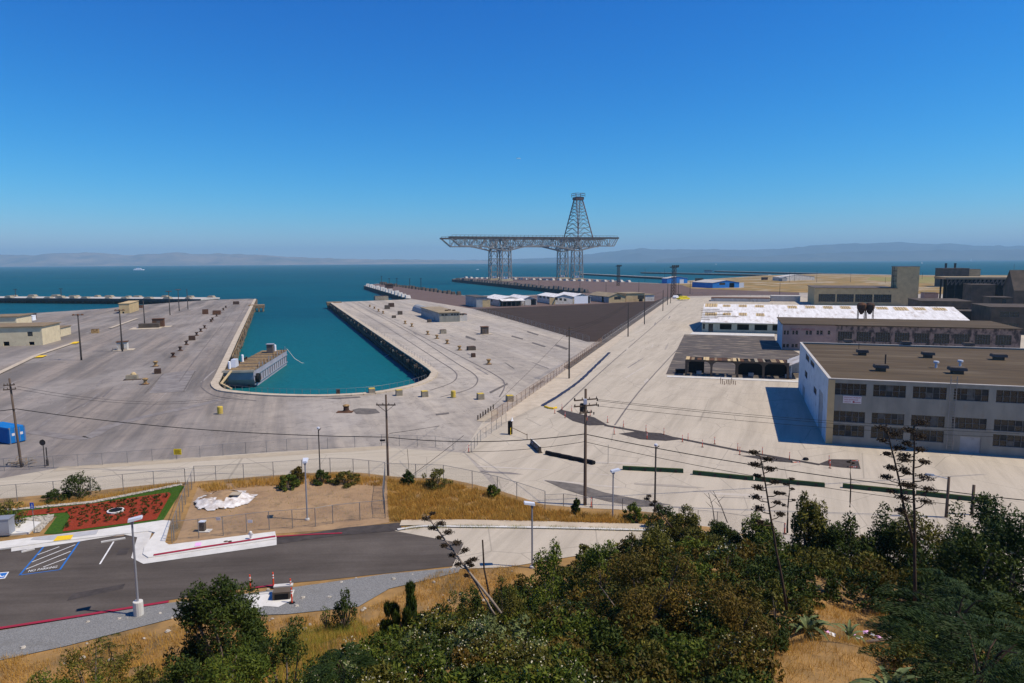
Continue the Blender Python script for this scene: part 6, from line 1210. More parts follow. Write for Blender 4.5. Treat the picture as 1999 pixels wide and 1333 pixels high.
# container, pallets
P = G(19.5, 868); d1 = G(51, 861) - P; t = thing('shipping_container', 'blue shipping container cut by the left edge', 'container', P, math.atan2(d1.y, d1.x)); wC, hC = 2.44, 2.6; lC = 6.06; L_ = d1.length; kk = L_ / wC
wC *= kk; 
MB().box(0, wC, 0, lC, .12, hC).build('body', MAT['container_blue'], t)
for i in range(26): MB().box(-.05, -.002, .15 + i * (lC - .3) / 26, .15 + (i + .55) * (lC - .3) / 26, .3, hC - .2).build('corrugation', MAT['container_blue'], t)
for x in (.1, wC * .35, wC * .65, wC - .15): MB().tube([(x, -.06, .2), (x, -.06, hC - .1)], .035, 6).build('lock_bar', MAT['steel_grey'], t)
for x0_ in (.02, wC / 2 + .01): d_ = MB().box(x0_, x0_ + wC / 2 - .03, -.04, -.002, .2, hC - .12).build('door', MAT['container_blue'], t); MB().box(x0_ + .35, x0_ + .8, -.05, -.042, 1.3, 1.7).build('placard', MAT['sign_white'], d_)
for x in (0, wC - .18):
    for z in (.0, hC - .18): MB().box(x - .02, x + .2, -.07, .15, z, z + .2).build('corner_casting', MAT['steel_galv'], t)
t = thing('pallet_pile', 'heap of broken wooden pallets at the foot of the left edge pole', 'pallets', G(38, 909)); rr = random.Random(6)
for i in range(26): a = rr.uniform(0, 3.14); x, y, z = rr.uniform(-2.2, 1.4), rr.uniform(-.8, .8), rr.uniform(.1, .9); MB().beam((x, y, z), (x + 1.3 * math.cos(a), y + 1.3 * math.sin(a), z + rr.uniform(-.3, .3)), .12, .04).build('board', MAT['timber' if i % 3 else 'concrete_block'], t)
# ---- terrace things
t = thing('tarp_heap', 'white tarp draped over a soil heap in the dirt lot', 'tarp', G(434, 978, TZ), 0); V = []; Fc = []; n = 34
def heapz(x, y):
    r = math.hypot(x / 2.75, y / 2.6); return max(0, 1 - r * r) * .7 + .2 * mnoise.fractal(Vector((x * 1.3, y * 1.3, 2)), 1, 2, 4) * (1 - min(1, r) ** 4) + .06
for j in range(n):
    for i in range(n):
        x = -2.9 + 5.8 * i / (n - 1); y = -2.8 + 5.6 * j / (n - 1); V.append((x, y, heapz(x, y)))
soilF = []; tarpF = []
for j in range(n - 1):
    for i in range(n - 1):
        a = j * n + i; cx, cy = V[a][0], V[a][1]; r = math.hypot(cx / 2.75, cy / 2.6) + .3 * mnoise.noise(Vector((cx * 1.3, cy * 1.3, 7)))
        if r > 1.0: continue
        f = (a, a + 1, a + n + 1, a + n); soilF.append(f)
        if not (r < .7 and cy > -1.1 + .9 * mnoise.noise(Vector((cx * 1.5, cy, 9))) and cx < 1.0): tarpF.append(f)
mb = MB(); mb.v = [(x, y, z - .04) for x, y, z in V]; mb.f = soilF; mb.m = [0] * len(soilF); mb.build('soil_heap', MAT['soil'], t, smooth=True)
mb = MB(); mb.v = [(x, y, z + .03 + .05 * mnoise.noise(Vector((x * 3, y * 3, 1)))) for x, y, z in V]; mb.f = tarpF; mb.m = [0] * len(tarpF); mb.build('tarp_sheet', MAT['tarp'], t)
MB().box(.9, 1.8, -.5, .4, .72, .8).build('cardboard', MAT['tan_dust'], t)
t = thing('utility_box', 'small grey utility box with a pale top inside the dirt lot fence', 'box', G(396, 1037, TZ)); MB().box(-.22, .22, -.2, .2, 0, .85).build('body', MAT['dark_concrete'], t); MB().box(-.26, .26, -.24, .24, .85, .92).build('cap', MAT['fixture'], t); MB().box(-.3, .7, -.35, .35, 0, .08).build('pad', MAT['kerb_white'], t)
t = thing('fire_hydrant', 'small white fire hydrant on the sidewalk', 'hydrant', G(490, 1055, TZ) + Vector((0, 0, .14))); MB().lathe([(.16, 0), (.16, .05), (.1, .08), (.1, .48), (.13, .5), (.12, .62), (.03, .68)], 10).build('barrel', MAT['paint_white'], t); MB().tube([(-.2, 0, .42), (.2, 0, .42)], .06, 8).build('outlet', MAT['paint_white'], t)
for x, lb in ((441, 'left of two round valve covers on the sidewalk'), (449, 'right of two round valve covers on the sidewalk')): t = thing('valve_cover', lb, 'cover', G(x, 1060, TZ) + Vector((0, 0, .141))); MB().lathe([(.17, 0), (.17, .012)], 14).build('lid', MAT['rust_dark'], t)
t = thing('storm_drain_cover', 'round black cover with a white rim in the red mulch bed', 'cover', G(226, 1000, TZ) + Vector((0, 0, .08))); MB().lathe([(.72, 0), (.72, .14), (.6, .15)], 20).build('rim', MAT['paint_white'], t); MB().lathe([(.58, .1), (.58, .17), (.2, .22)], 20).build('grate', MAT['black'], t)
t = thing('accessible_parking_sign', 'blue parking sign on a thin post beside the lawn', 'sign', G(68, 1044, TZ) + Vector((0, 0, .14))); h = hgt(G(68, 1044, TZ), 983); MB().tube([(0, 0, 0), (0, 0, h)], .03, 6).build('post', MAT['steel_galv'], t); b_ = MB().box(-.16, .16, -.05, -.032, h - .55, h).build('plate', MAT['sign_blue'], t)
MB().box(-.02, .05, -.056, -.052, h - .3, h - .1).box(-.08, .1, -.056, -.052, h - .36, h - .3).box(-.1, .1, -.056, -.052, h - .52, h - .44).build('symbol', MAT['paint_white'], b_)
t = thing('electrical_cabinet', 'dark grey electrical cabinet cut by the left edge', 'cabinet', G(19, 1048, TZ) + Vector((0, 0, .18)), R(12)); MB().box(-1.6, 0, 0, 1.0, 0, 1.35).build('body', MAT['steel_grey'], t); MB().box(-1.65, .05, -.05, 1.05, 1.35, 1.42).build('lid', MAT['steel_grey'], t); MB().box(-.75, -.72, -.012, -.002, .1, 1.25).build('door_seam', MAT['black'], t)
# drain inlet
P = G(520, 1172, TZ); t = thing('drain_inlet', 'white concrete drain inlet with an open dark mouth beside the road', 'drain', P, R(9))
MB().add([(-1.3, 1.0, .1), (1.7, 1.1, .1), (1.7, .9, .1), (-1.3, .8, .1), (-1.3, 1.0, -.5), (1.7, 1.1, -.5), (1.7, .9, -.5), (-1.3, .8, -.5)], [(0, 3, 2, 1), (3, 7, 6, 2), (0, 1, 5, 4), (1, 2, 6, 5), (0, 4, 7, 3)]).build('head_wall', MAT['kerb_white'], t)
MB().add([(-1.5, .8, .07), (.4, .8, .1), (.0, -.9, .07), (-.7, -1.9, .07)], [(0, 3, 2, 1)]).build('wing_slab', MAT['sidewalk'], t); MB().add([(.4, .8, .08), (1.7, .9, .08), (1.75, -.4, .08), (1.0, -1.2, .07), (.0, -.9, .07)], [(0, 4, 3, 2, 1)]).build('apron_slab', MAT['sidewalk'], t)
MB().box(.45, 1.62, -.25, .78, .1, .62).build('box_wall', MAT['dark_concrete'], t); MB().box(.4, 1.68, .5, .9, .621, .7).build('box_lid', MAT['kerb_white'], t); MB().box(.6, 1.5, -.27, -.252, .12, .5).build('mouth', MAT['black'], t)
for i, (x, y) in enumerate(((178, 1064), (205, 1054), (52, 1076))): pass
for a, b, lb in (((42, 1079), (68, 1073), 'concrete wheel stop left of the hatched stall'), ((197, 1060), (245, 1052), 'concrete wheel stop right of the hatched stall')):
    A, Bq = G(*a, TZ), G(*b, TZ); d = Bq - A; t = thing('wheel_stop', lb, 'wheel stop', A, math.atan2(d.y, d.x)); MB().box(0, d.length, -.08, .08, .03, .14, .98).build('bar', MAT['kerb_white'], t)

# ================================================================ VEGETATION
RNG = np.random.default_rng(11)
def unit(a): return a / np.maximum(np.linalg.norm(a, axis=1, keepdims=True), 1e-6)
def leaves(C, D, ln, wd, rng=RNG, out=None):
    """diamond leaves: centre points C, axis directions D -> quads"""
    n = len(C); D = unit(D); up = unit(rng.normal(size=(n, 3)) + np.array([0, 0, .8])) if out is None else unit(rng.normal(size=(n, 3)) * .55 + out + np.array([0, 0, .45])); Sd = unit(np.cross(D, up))
    ln = np.asarray(ln).reshape(-1, 1) * np.ones((n, 1)); wd = np.asarray(wd).reshape(-1, 1) * np.ones((n, 1))
    V = np.empty((n, 4, 3)); V[:, 0] = C - D * ln * .5; V[:, 1] = C + Sd * wd * .5; V[:, 2] = C + D * ln * .5; V[:, 3] = C - Sd * wd * .5
    return V.reshape(-1, 3)
def quads_obj(name, V, mats, mi=None, parent=None, tri=False):
    k = 3 if tri else 4; n = len(V) // k; me = bpy.data.meshes.new(name); me.vertices.add(len(V)); me.vertices.foreach_set('co', np.ascontiguousarray(V, dtype=np.float32).ravel())
    me.loops.add(len(V)); me.loops.foreach_set('vertex_index', np.arange(len(V), dtype=np.int32)); me.polygons.add(n)
    me.polygons.foreach_set('loop_start', np.arange(0, len(V), k, dtype=np.int32)); me.polygons.foreach_set('loop_total', np.full(n, k, dtype=np.int32))
    for mm in mats: me.materials.append(MAT[mm])
    if mi is not None: me.polygons.foreach_set('material_index', np.asarray(mi, dtype=np.int32))
    me.update(calc_edges=True); me.validate(); o = link(bpy.data.objects.new(name, me))
    if parent is not None: o.parent = parent
    return o
def bush_leaves(rx, ry, h, n, ll, lw, rng=RNG, clumps=26, upright=.35, clump_r=.3, base=.12):
    """clumped foliage: leaf clusters sitting on the shell of an uneven dome"""
    a = rng.uniform(0, 2 * np.pi, clumps); e = np.arccos(rng.uniform(-.15, 1, clumps)); rr = rng.uniform(.55, 1.0, clumps)
    lob = 1 + .22 * np.sin(a * 3 + rng.uniform(0, 6)) + .12 * np.sin(a * 5 + rng.uniform(0, 6))
    K = np.stack([np.cos(a) * np.sin(e) * rx * rr * lob, np.sin(a) * np.sin(e) * ry * rr * lob, h * (base + (1 - base) * np.clip(np.cos(e), 0, 1) * (.55 + .45 * rr) * rng.uniform(.85, 1.05, clumps))], 1)
    w = rng.integers(0, clumps, n); off = rng.normal(size=(n, 3)); off = unit(off) * (rng.uniform(.15, 1, (n, 1)) ** .35) * clump_r * np.array([rx, ry, h * .55]) 
    C = K[w] + off; C[:, 2] = np.maximum(C[:, 2], .03)
    un = unit(off); D = np.cross(un, rng.normal(size=(n, 3))) + un * .5 + np.array([0, 0, upright]) + rng.normal(size=(n, 3)) * .2
    return leaves(C, D, ll * rng.uniform(.6, 1.4, n), lw * rng.uniform(.6, 1.4, n), rng, un), K
def branches(mb, K, rng, r=.04, n=14):
    for k in K[:n]:
        m = Vector(k) * .5; m.z = k[2] * .45; mb.tube([(0, 0, -.1), (m.x + rng.uniform(-.1, .1), m.y + rng.uniform(-.1, .1), m.z), tuple(k)], r, 5, r * .3)
def bush(label, px, dist, top, hw, mt, name='shrub', cat='shrub', n=3000, ll=.09, lw=.03, z=None, group=None, clumps=36, flowers=0, twigs=False, ry=None, upright=.35, clump_r=.24, P=None):
    if P is None:
        d = ray(px, 600); X = d.x / d.y * dist; P = Vector((X, dist, hill_z(X, dist, False) if z is None else z))
    h = max(.3, hgt(P, top)); rx = hw * math.hypot(P.x, P.y) / FPX; t = thing(name, label, cat, P, 0, group); rng = np.random.default_rng(int(abs(px * 7 + top)) + 3)
    V, K = bush_leaves(rx, ry or rx, h, int(n * 1.35), ll * 1.35, lw * 1.5, rng, clumps, upright, clump_r); quads_obj('foliage', V, [mt], None, t)
    mb = MB(); branches(mb, K, rng, .02 + .012 * h, 18 if twigs else 10); mb.build('branches', MAT['twig'], t)
    if flowers:
        top_ = K[np.argsort(-K[:, 2])[:max(4, len(K) // 2)]]; w = rng.integers(0, len(top_), flowers); C = top_[w] + unit(rng.normal(size=(flowers, 3))) * rng.uniform(.1, .34, (flowers, 1)) * np.array([rx, rx, h * .45]) + np.array([0, 0, .05])
        quads_obj('flowers', leaves(C, rng.normal(size=(flowers, 3)), .05, .045, rng), ['flower'], None, t)
    return t
# hillside thicket: a mass nobody could count
def inpoly(x, y, P):
    c = False; j = len(P) - 1
    for i in range(len(P)):
        if (P[i][1] > y) != (P[j][1] > y) and x < (P[j][0] - P[i][0]) * (y - P[i][1]) / (P[j][1] - P[i][1]) + P[i][0]: c = not c
        j = i
    return c
TH = [(1040, 1150), (1110, 1118), (1330, 1085), (1450, 1085), (1700, 1060), (2300, 1050), (2500, 1800), (560, 1800), (600, 1420), (650, 1345), (740, 1285), (870, 1245), (990, 1200)]
HOLE = [(1430, 1560), (1470, 1330), (1520, 1225), (1590, 1180), (1710, 1180), (1790, 1240), (1810, 1360), (1790, 1560)]
HOLE2 = [(1840, 1150), (1900, 1125), (2100, 1120), (2100, 1215), (1850, 1215)]
rng = np.random.default_rng(21); pts = []; tries = 0
while len(pts) < 420 and tries < 30000:
    tries += 1; x = rng.uniform(-14, 75); y = rng.uniform(9, 64); z = hill_z(x, y); d = math.hypot(x, y)
    q = proj((x, y, z))
    if not inpoly(q[0], q[1], TH) or inpoly(q[0], q[1], HOLE) or inpoly(q[0], q[1], HOLE2) or q[0] > 2250: continue
    sp = 1.0 + d * .022
    if any((x - p[0]) ** 2 + (y - p[1]) ** 2 < sp * sp for p in pts): continue
    pts.append((x, y, z))
VV = []; MI = []; mbt = MB(); FV = []
MIX = ['leaf_green', 'leaf_dark', 'leaf_olive', 'leaf_red', 'leaf_deep', 'leaf_pale']
for (x, y, z) in pts:
    d = math.hypot(x, y); q = proj((x, y, z)); u = q[0]
    near = d < 24; rx = rng.uniform(1.0, 1.7) * (1.0 if d < 30 else 1.2); h = rng.uniform(1.2, 2.3) * (1.0 if d > 18 else .85)
    if u < 1050: h *= .8
    if 1640 < u < 1800 and q[1] > 1180: h *= .7
    ll = float(np.interp(d, [10, 20, 35, 60], [.13, .15, .21, .29])); n = int(np.interp(d, [10, 18, 30, 60], [4600, 3600, 2100, 1000]))
    V, K = bush_leaves(rx, rx, h, n, ll, ll * .4, rng, int(rng.integers(26, 48)), .4, float(rng.uniform(.17, .26))); VV.append(V + np.array([x, y, z]))
    if 1100 < u < 1480 and 1100 < q[1] < 1420: w = (.15, .15, .2, .45, .05, 0)
    elif u < 1150: w = (.5, .15, .2, .03, .02, .1)
    elif u > 1550 and q[1] > 1150: w = (.1, .3, .15, .05, .38, .02)
    else: w = (.22, .33, .25, .05, .13, .02)
    MI.append(np.where(rng.random(n) < .82, rng.choice(6, p=np.array(w) / sum(w)), rng.integers(0, 5, n)))
    for k in K[:5]: mbt.tube([(x, y, z - .2), (x + k[0] * .5, y + k[1] * .5, z + k[2] * .5), (x + k[0], y + k[1], z + k[2])], .035, 4, .012)
    if u < 1150 and q[1] > 1250 and rng.random() < .6 or rng.random() < .05:
        m_ = 60; tp = K[np.argsort(-K[:, 2])[:6]]; C = tp[rng.integers(0, 6, m_)] + rng.normal(size=(m_, 3)) * .16 + np.array([x, y, z + .12]); FV.append(leaves(C, rng.normal(size=(m_, 3)), .05 * max(1, d / 20), .045 * max(1, d / 20), rng))
o = quads_obj('hillside_thicket', np.concatenate(VV), MIX, np.concatenate(MI)); tag(o, 'dense mixed shrub thicket covering the near hillside', 'thicket', None, 'stuff')
o = mbt.build('thicket_branches', MAT['twig'], None); tag(o, 'bare woody stems inside the hillside thicket', 'branches', None, 'stuff')
o = quads_obj('thicket_flowers', np.concatenate(FV), ['flower']); tag(o, 'cream flower heads dotted over the hillside thicket', 'flowers', None, 'stuff')
# individual shrubs and trees
bush('large dark green bushy tree at lower left beside the gravel', 398, 29, 1122, 88, 'leaf_dark', 'bushy_tree', 'tree', 13000, .13, .045, None, None, 70, twigs=True)
bush('leafy twiggy shrub below the large bushy tree, bottom left', 520, 22, 1232, 85, 'leaf_dark', n=5000, twigs=True, clumps=30); bush('tangled shrub at the bottom edge left of centre', 385, 20, 1265, 110, 'leaf_green', n=6000, twigs=True, clumps=34)
bush('low olive shrub in the bottom left corner', 120, 27, 1262, 72, 'leaf_olive', n=4200, ll=.1); bush('small olive shrub at the bottom edge, second from the left', 235, 23, 1290, 60, 'leaf_olive', n=3000)
bush('leafy olive shrub at the bottom edge between the corner shrub and tangled shrub', 300, 21, 1285, 60, 'leaf_dark', n=3600); bush('sunlit green shrub at the very bottom left corner', 40, 25, 1298, 60, 'leaf_green', n=3400, ll=.1); bush('low dark shrub at the bottom edge right of the tangled shrub', 615, 19, 1292, 70, 'leaf_dark', n=4200)
bush('upright dark needle-leaved shrub in the middle foreground', 775, 34, 1140, 40, 'leaf_dark', n=5200, ll=.3, lw=.035, upright=3.2, clumps=30, clump_r=.22, twigs=True)
bush('small dark round shrub on the gravel right of the drain inlet', 652, 39, 1152, 24, 'leaf_dark', n=900, ll=.12, lw=.05, twigs=True); bush('low green weed beside the gravel edge', 612, 39, 1178, 14, 'leaf_green', n=350)
bush('dark shrub at the foot of the leaning stalks', 905, 33, 1138, 45, 'leaf_dark', n=2600, ll=.12); bush('grey green shrub right of the leaning stalks', 985, 33, 1130, 45, 'leaf_olive', n=2600, ll=.12)
bush('tall green shrub in front of the lane lamp post', 1075, 38, 1052, 48, 'leaf_green', n=3200, ll=.14, lw=.05); bush('bright green shrub at the lane edge', 1180, 38, 1048, 60, 'leaf_green', n=3600, ll=.14, lw=.05); bush('broad olive shrub at the lane edge', 1290, 39, 1030, 62, 'leaf_olive', n=3600, ll=.15, lw=.05)
bush('big reddish brown shrub in the centre foreground', 1270, 27, 1070, 135, 'leaf_red', n=9500, ll=.11, lw=.035, clumps=46); bush('second reddish shrub right of the big reddish brown one', 1430, 25, 1135, 95, 'leaf_red', n=6500, ll=.1, clumps=40)
for i, (px, dist, top, hw, mt, lb) in enumerate(((1345, 52, 998, 45, 'leaf_olive', 'olive shrub with pale heads at the end of the lane'), (1420, 54, 1020, 40, 'leaf_dark', 'dark shrub by the fence near the lower road'), (1497, 52, 1010, 38, 'leaf_green', 'green shrub below the second agave stalk'), (1600, 46, 968, 36, 'leaf_olive', 'tall olive bush with a brown dead top'), (1672, 45, 1003, 52, 'leaf_dark', 'rounded dark bush in front of the green barriers'), (1775, 45, 998, 46, 'leaf_dark', 'dark bush behind the twin agave stalks'), (1860, 43, 1000, 60, 'leaf_olive', 'broad olive bush below the cobra-head lamp'), (1962, 40, 945, 50, 'leaf_dark', 'tall dark bush at the right edge'), (2010, 33, 985, 70, 'leaf_deep', 'very dark bush cut by the right edge'), (1920, 32, 1035, 80, 'leaf_dark', 'wide dark bush right of the agave stalks'))):
    bush(lb, px, dist, top, hw * 1.15, mt, n=6500, ll=.17, lw=.065, clumps=60)
bush('brown dead top of the tall olive bush', 1603, 46.5, 962, 22, 'leaf_red', n=600, ll=.15, lw=.04)
for px, py, top, hw, mt, lb in ((155, 972, 922, 30, 'leaf_dark', 'dark green bush behind the planting bed'), (112, 975, 955, 22, 'leaf_dark', 'low dark bush left of the bed fence bush'), (563, 954, 926, 19, 'leaf_green', 'bright green bush in the dirt lot'), (582, 942, 910, 16, 'stalkleaf', 'dry brown bush at the dirt lot back fence'), (628, 943, 918, 18, 'leaf_dark', 'dark shrub at the dirt lot back fence, middle'), (676, 944, 921, 26, 'leaf_olive', 'olive shrub at the dirt lot back fence, right'), (796, 946, 918, 14, 'leaf_dark', 'dark shrub right of the dirt lot pole'), (852, 953, 914, 26, 'leaf_olive', 'grey olive shrub on the grassy bank'), (962, 970, 945, 12, 'leaf_green', 'small spiky green plant on the grassy bank'), (1126, 1002, 972, 9, 'leaf_dark', 'small dark shrub by the tall pole'), (1238, 1016, 985, 20, 'leaf_green', 'round green shrub at the right end of the bank'), (1295, 1032, 985, 28, 'leaf_dark', 'dark round bush at the end of the grassy bank'), (18, 1030, 978, 26, 'leaf_olive', 'grey green shrub behind the electrical cabinet')):
    bush(lb, px, 0, top, hw, 'leaf_red' if mt == 'stalkleaf' else mt, n=1300, ll=.16, lw=.06, P=G(px, py, TZ), twigs=True)
# mulch bed plants in rows
rng = np.random.default_rng(5); VP = []
bed = [(45, 1004), (180, 988), (328, 965), (331, 968), (302, 1012), (126, 1036), (139, 1010), (131, 1002)]
me_pl = [bush_leaves(.26, .26, .32, 110, .12, .04, rng, 10)[0] for _ in range(4)]
pm_ = []
for k in range(4):
    o = quads_obj('foliage', me_pl[k], ['leaf_dark']); pm_.append(o.data); bpy.data.objects.remove(o)
A0 = G(60, 1012, TZ); ex = (G(300, 975, TZ) - A0).normalized(); ey = Vector((-ex.y, ex.x, 0)); cnt = 0
for i in range(-2, 18):
    for j in range(-6, 9):
        Pq = A0 + ex * (i * 1.0 + (.3 if j % 2 else 0)) + ey * (j * .75) + Vector((rng.uniform(-.12, .12), rng.uniform(-.12, .12), 0)); q = proj((Pq.x, Pq.y, TZ))
        if not inpoly(q[0], q[1], bed): continue
        t = thing('bedding_plant', 'small green plant in the rows of the red mulch bed', 'plant', (Pq.x, Pq.y, TZ + .08), rng.uniform(0, 6), 'plants in the mulch bed'); inst('foliage', pm_[cnt % 4], t, (0, 0, 0), 0, tuple([float(rng.uniform(.9, 1.35))] * 3)); cnt += 1
# grass
def blades(n, sampler, h0, h1, w, rng, lean=.45):
    C = sampler(n); k = len(C); h = rng.uniform(h0, h1, k); a = rng.uniform(0, 2 * np.pi, k); ln = rng.uniform(0, lean, k) * h; b = rng.uniform(0, 2 * np.pi, k)
    V = np.empty((k, 3, 3)); s = np.stack([np.cos(a), np.sin(a), 0 * a], 1) * w / 2; V[:, 0] = C - s; V[:, 1] = C + s; V[:, 2] = C + np.stack([np.cos(b) * ln, np.sin(b) * ln, h], 1); return V.reshape(-1, 3)
def px_sampler(poly, z, rng, clump=.0, on_hill=False):
    def f(n):
        W = [G(x, y, z) for x, y in poly]; x0, x1 = min(p.x for p in W), max(p.x for p in W); y0, y1 = min(p.y for p in W), max(p.y for p in W); P2 = [(p.x, p.y) for p in W]; out = []
        tries = 0
        while len(out) < n and tries < n * 12:
            tries += 1; x, y = rng.uniform(x0, x1), rng.uniform(y0, y1)
            if not inpoly(x, y, P2): continue
            if clump and mnoise.noise(Vector((x * .8, y * .8, 3))) + .35 * mnoise.noise(Vector((x * 2.5, y * 2.5, 8))) < rng.uniform(-.5, clump): continue
            out.append((x, y, hill_z(x, y) if on_hill else z))
        return np.array(out)
    return f
rng = np.random.default_rng(9)
bank = [(757, 938), (812, 942), (866, 943), (922, 955), (971, 967), (1009, 979), (1064, 997), (1156, 1005), (1215, 1007), (1290, 1014), (1290, 1026), (1100, 1021), (900, 1016), (790, 1018), (760, 1018)]
bank_z = lambda x, y: TZ + .04
VB = blades(36000, px_sampler(bank, TZ, rng, .55), .15, .6, .05, rng, .8)
o = quads_obj('dry_grass', VB, ['dry_grass'], tri=True); tag(o, 'golden dry grass covering the bank beside the dirt lot', 'dry grass', None, 'stuff')
sheet('bank_soil', bank, MAT['hill_soil'], 0.03, base=TZ)
VB = blades(5200, px_sampler([(385, 950), (480, 938), (640, 927), (752, 936), (752, 950), (640, 944), (480, 952), (400, 962)], TZ, rng, .3), .2, .6, .05, rng, .6)
o = quads_obj('dry_grass', VB, ['dry_grass'], tri=True); tag(o, 'strip of dry grass along the dirt lot back fence', 'dry grass', None, 'stuff')
VB = blades(2600, px_sampler([(20, 990), (180, 972), (350, 942), (352, 947), (182, 979), (20, 998)], TZ, rng), .15, .6, .03, rng, .5)
o = quads_obj('dry_weeds', VB, ['dry_grass'], tri=True); tag(o, 'thin dry weeds along the planting bed fence', 'weeds', None, 'stuff')
def hill_sampler(poly, rng, clump):
    def f(n):
        out = []; tries = 0
        while len(out) < n and tries < n * 25:
            tries += 1; x, y = rng.uniform(-45, 60), rng.uniform(12, 56); z = hill_z(x, y); q = proj((x, y, z))
            if not inpoly(q[0], q[1], poly): continue
            if clump and mnoise.noise(Vector((x * .7, y * .7, 3))) + .4 * mnoise.noise(Vector((x * 2.2, y * 2.2, 8))) < rng.uniform(-.5, clump): continue
            out.append((x, y, z))
        return np.array(out)
    return f
VB = blades(60000, hill_sampler([(-100, 1300), (130, 1268), (330, 1222), (520, 1212), (700, 1195), (780, 1160), (850, 1118), (1010, 1105), (1030, 1150), (990, 1210), (870, 1260), (760, 1400), (560, 1400), (-100, 1420)], rng, .2), .1, .42, .028, rng, .7)
o = quads_obj('dry_grass', VB, ['dry_grass'], tri=True); tag(o, 'dry golden grass on the slope below the gravel shoulder', 'dry grass', None, 'stuff')
VB = blades(22000, hill_sampler(HOLE, rng, .15), .15, .5, .018, rng, .9)
o = quads_obj('dry_grass', VB, ['dry_grass'], tri=True); tag(o, 'straw-coloured grass patch at the bottom right among the bushes', 'dry grass', None, 'stuff')
VB = blades(16000, hill_sampler([(540, 1240), (700, 1215), (740, 1270), (680, 1420), (520, 1420)], rng, 0), .25, .75, .02, rng, .5)
o = quads_obj('green_grass', VB, ['green_grass'], tri=True); tag(o, 'yellow green grass tuft at the bottom left of centre', 'grass', None, 'stuff')
VB = blades(14000, px_sampler([(-30, 1001), (180, 984), (350, 949), (360, 951), (318, 1011), (308, 1011), (330, 965), (180, 988), (0, 1010), (-30, 1018)], TZ, rng), .05, .14, .02, rng, .5)
o = quads_obj('lawn_grass', VB, ['leaf_green'], tri=True); tag(o, 'short green lawn grass edging the mulch bed', 'grass', None, 'stuff')
VB = blades(1500, px_sampler([(790, 1029), (900, 1027), (1100, 1029), (1300, 1036), (1300, 1041), (1100, 1035), (900, 1033), (790, 1036)], TZ, rng, .1), .05, .22, .03, rng, .6) + np.array([0, 0, .1])
o = quads_obj('kerb_weeds', VB, ['green_grass'], tri=True); tag(o, 'green weeds growing along the kerb of the concrete lane', 'weeds', None, 'stuff')
VB = blades(2600, px_sampler([(500, 944), (700, 934), (752, 942), (752, 1010), (600, 1024), (420, 1040), (360, 1050), (390, 1000)], TZ, rng, -.15), .04, .2, .03, rng, .7)
o = quads_obj('sparse_weeds', VB, ['dry_grass', 'green_grass'], rng.integers(0, 2, len(VB) // 3), tri=True); tag(o, 'sparse weeds scattered over the bare dirt lot', 'weeds', None, 'stuff')
VB = blades(2200, px_sampler(bank, TZ, rng, -.25), .15, .5, .045, rng, .5)
o = quads_obj('bank_weeds', VB, ['leaf_green'], tri=True); tag(o, 'green tufts dotted through the golden bank grass', 'weeds', None, 'stuff')
# stones and rocks on the slope and stone strip
rr = random.Random(12); mb = MB()
def rock(mb, p, s):
    b = len(mb.v); n = 6
    for k, (r, z) in enumerate(((.8, 0), (1, .35), (.6, .75))):
        for j in range(n): a = j * 6.283 / n + k * .4; q = s * r * rr.uniform(.75, 1.2); mb.v.append((p[0] + q * math.cos(a), p[1] + q * math.sin(a), p[2] + s * z * rr.uniform(.8, 1.2)))
    for k in range(2):
        for j in range(n): j2 = (j + 1) % n; mb.f.append((b + k * n + j, b + k * n + j2, b + (k + 1) * n + j2, b + (k + 1) * n + j)); mb.m.append(0)
    mb.f.append(tuple(b + 2 * n + j for j in range(n))); mb.m.append(0)
for i in range(420):
    x, y = rr.uniform(0, 354), 0; y = float(np.interp(x, [0, 180, 352], [997, 980.5, 946])) + rr.uniform(0, 3); P = G(x, y, TZ); rock(mb, (P.x, P.y, TZ + .08), rr.uniform(.06, .13))
for i in range(260):
    x, y = rr.uniform(42, 104), rr.uniform(1006, 1040)
    if inpoly(x, y, [(40, 1014), (106, 1005), (104, 1012), (78, 1040), (66, 1041), (60, 1024)]): P = G(x, y, TZ); rock(mb, (P.x, P.y, TZ + .06), rr.uniform(.07, .14))
o = mb.build('edging_stones', MAT['white_stone']); tag(o, 'pale river stones edging the planting bed', 'stones', None, 'stuff')
mb = MB()
for i in range(120):
    x = rr.uniform(-30, 6); y = rr.uniform(36, 50); z = hill_z(x, y); q = proj((x, y, z))
    if q[1] > 1105 and not inpoly(q[0], q[1], [(-400, 1200), (0, 1072), (540, 1050), (920, 1060), (935, 1100), (500, 1150), (0, 1230)]): rock(mb, (x, y, z), rr.uniform(.05, .2))
o = mb.build('scattered_rocks', MAT['white_stone']); tag(o, 'pale rocks scattered on the slope below the road', 'rocks', None, 'stuff')
# ---- agaves
def agave(label, P, s, n, seed, mt='agave_leaf'):
    t = thing('agave', label, 'agave', P); rr = random.Random(seed)
    for i in range(n):
        a = i * 2.4 + rr.uniform(-.2, .2); el = R(rr.uniform(28, 80)); L_ = s * rr.uniform(.75, 1.1); w = s * .085; mb = MB(); ns = 6; pv = []
        for k in range(ns + 1):
            u = k / ns; e2 = el - .5 * u * u; r = L_ * u * math.cos(e2); z = L_ * u * math.sin(e2) - .15 * s * u ** 3; ww = w * (0.75 + .6 * u - 1.33 * u * u * u) if k < ns else .004
            c = Vector((math.cos(a) * r, math.sin(a) * r, z)); sd = Vector((-math.sin(a), math.cos(a), 0)) * ww; pv.append((c + sd + Vector((0, 0, ww * .5)), c, c - sd + Vector((0, 0, ww * .5))))
        for k in range(ns):
            A, Bq = pv[k], pv[k + 1]; mb.mi(0).quad(A[0], A[1], Bq[1], Bq[0]); mb.mi(0).quad(A[1], A[2], Bq[2], Bq[1])
        mb.build('leaf', [MAT[mt]], t, smooth=True)
    return t
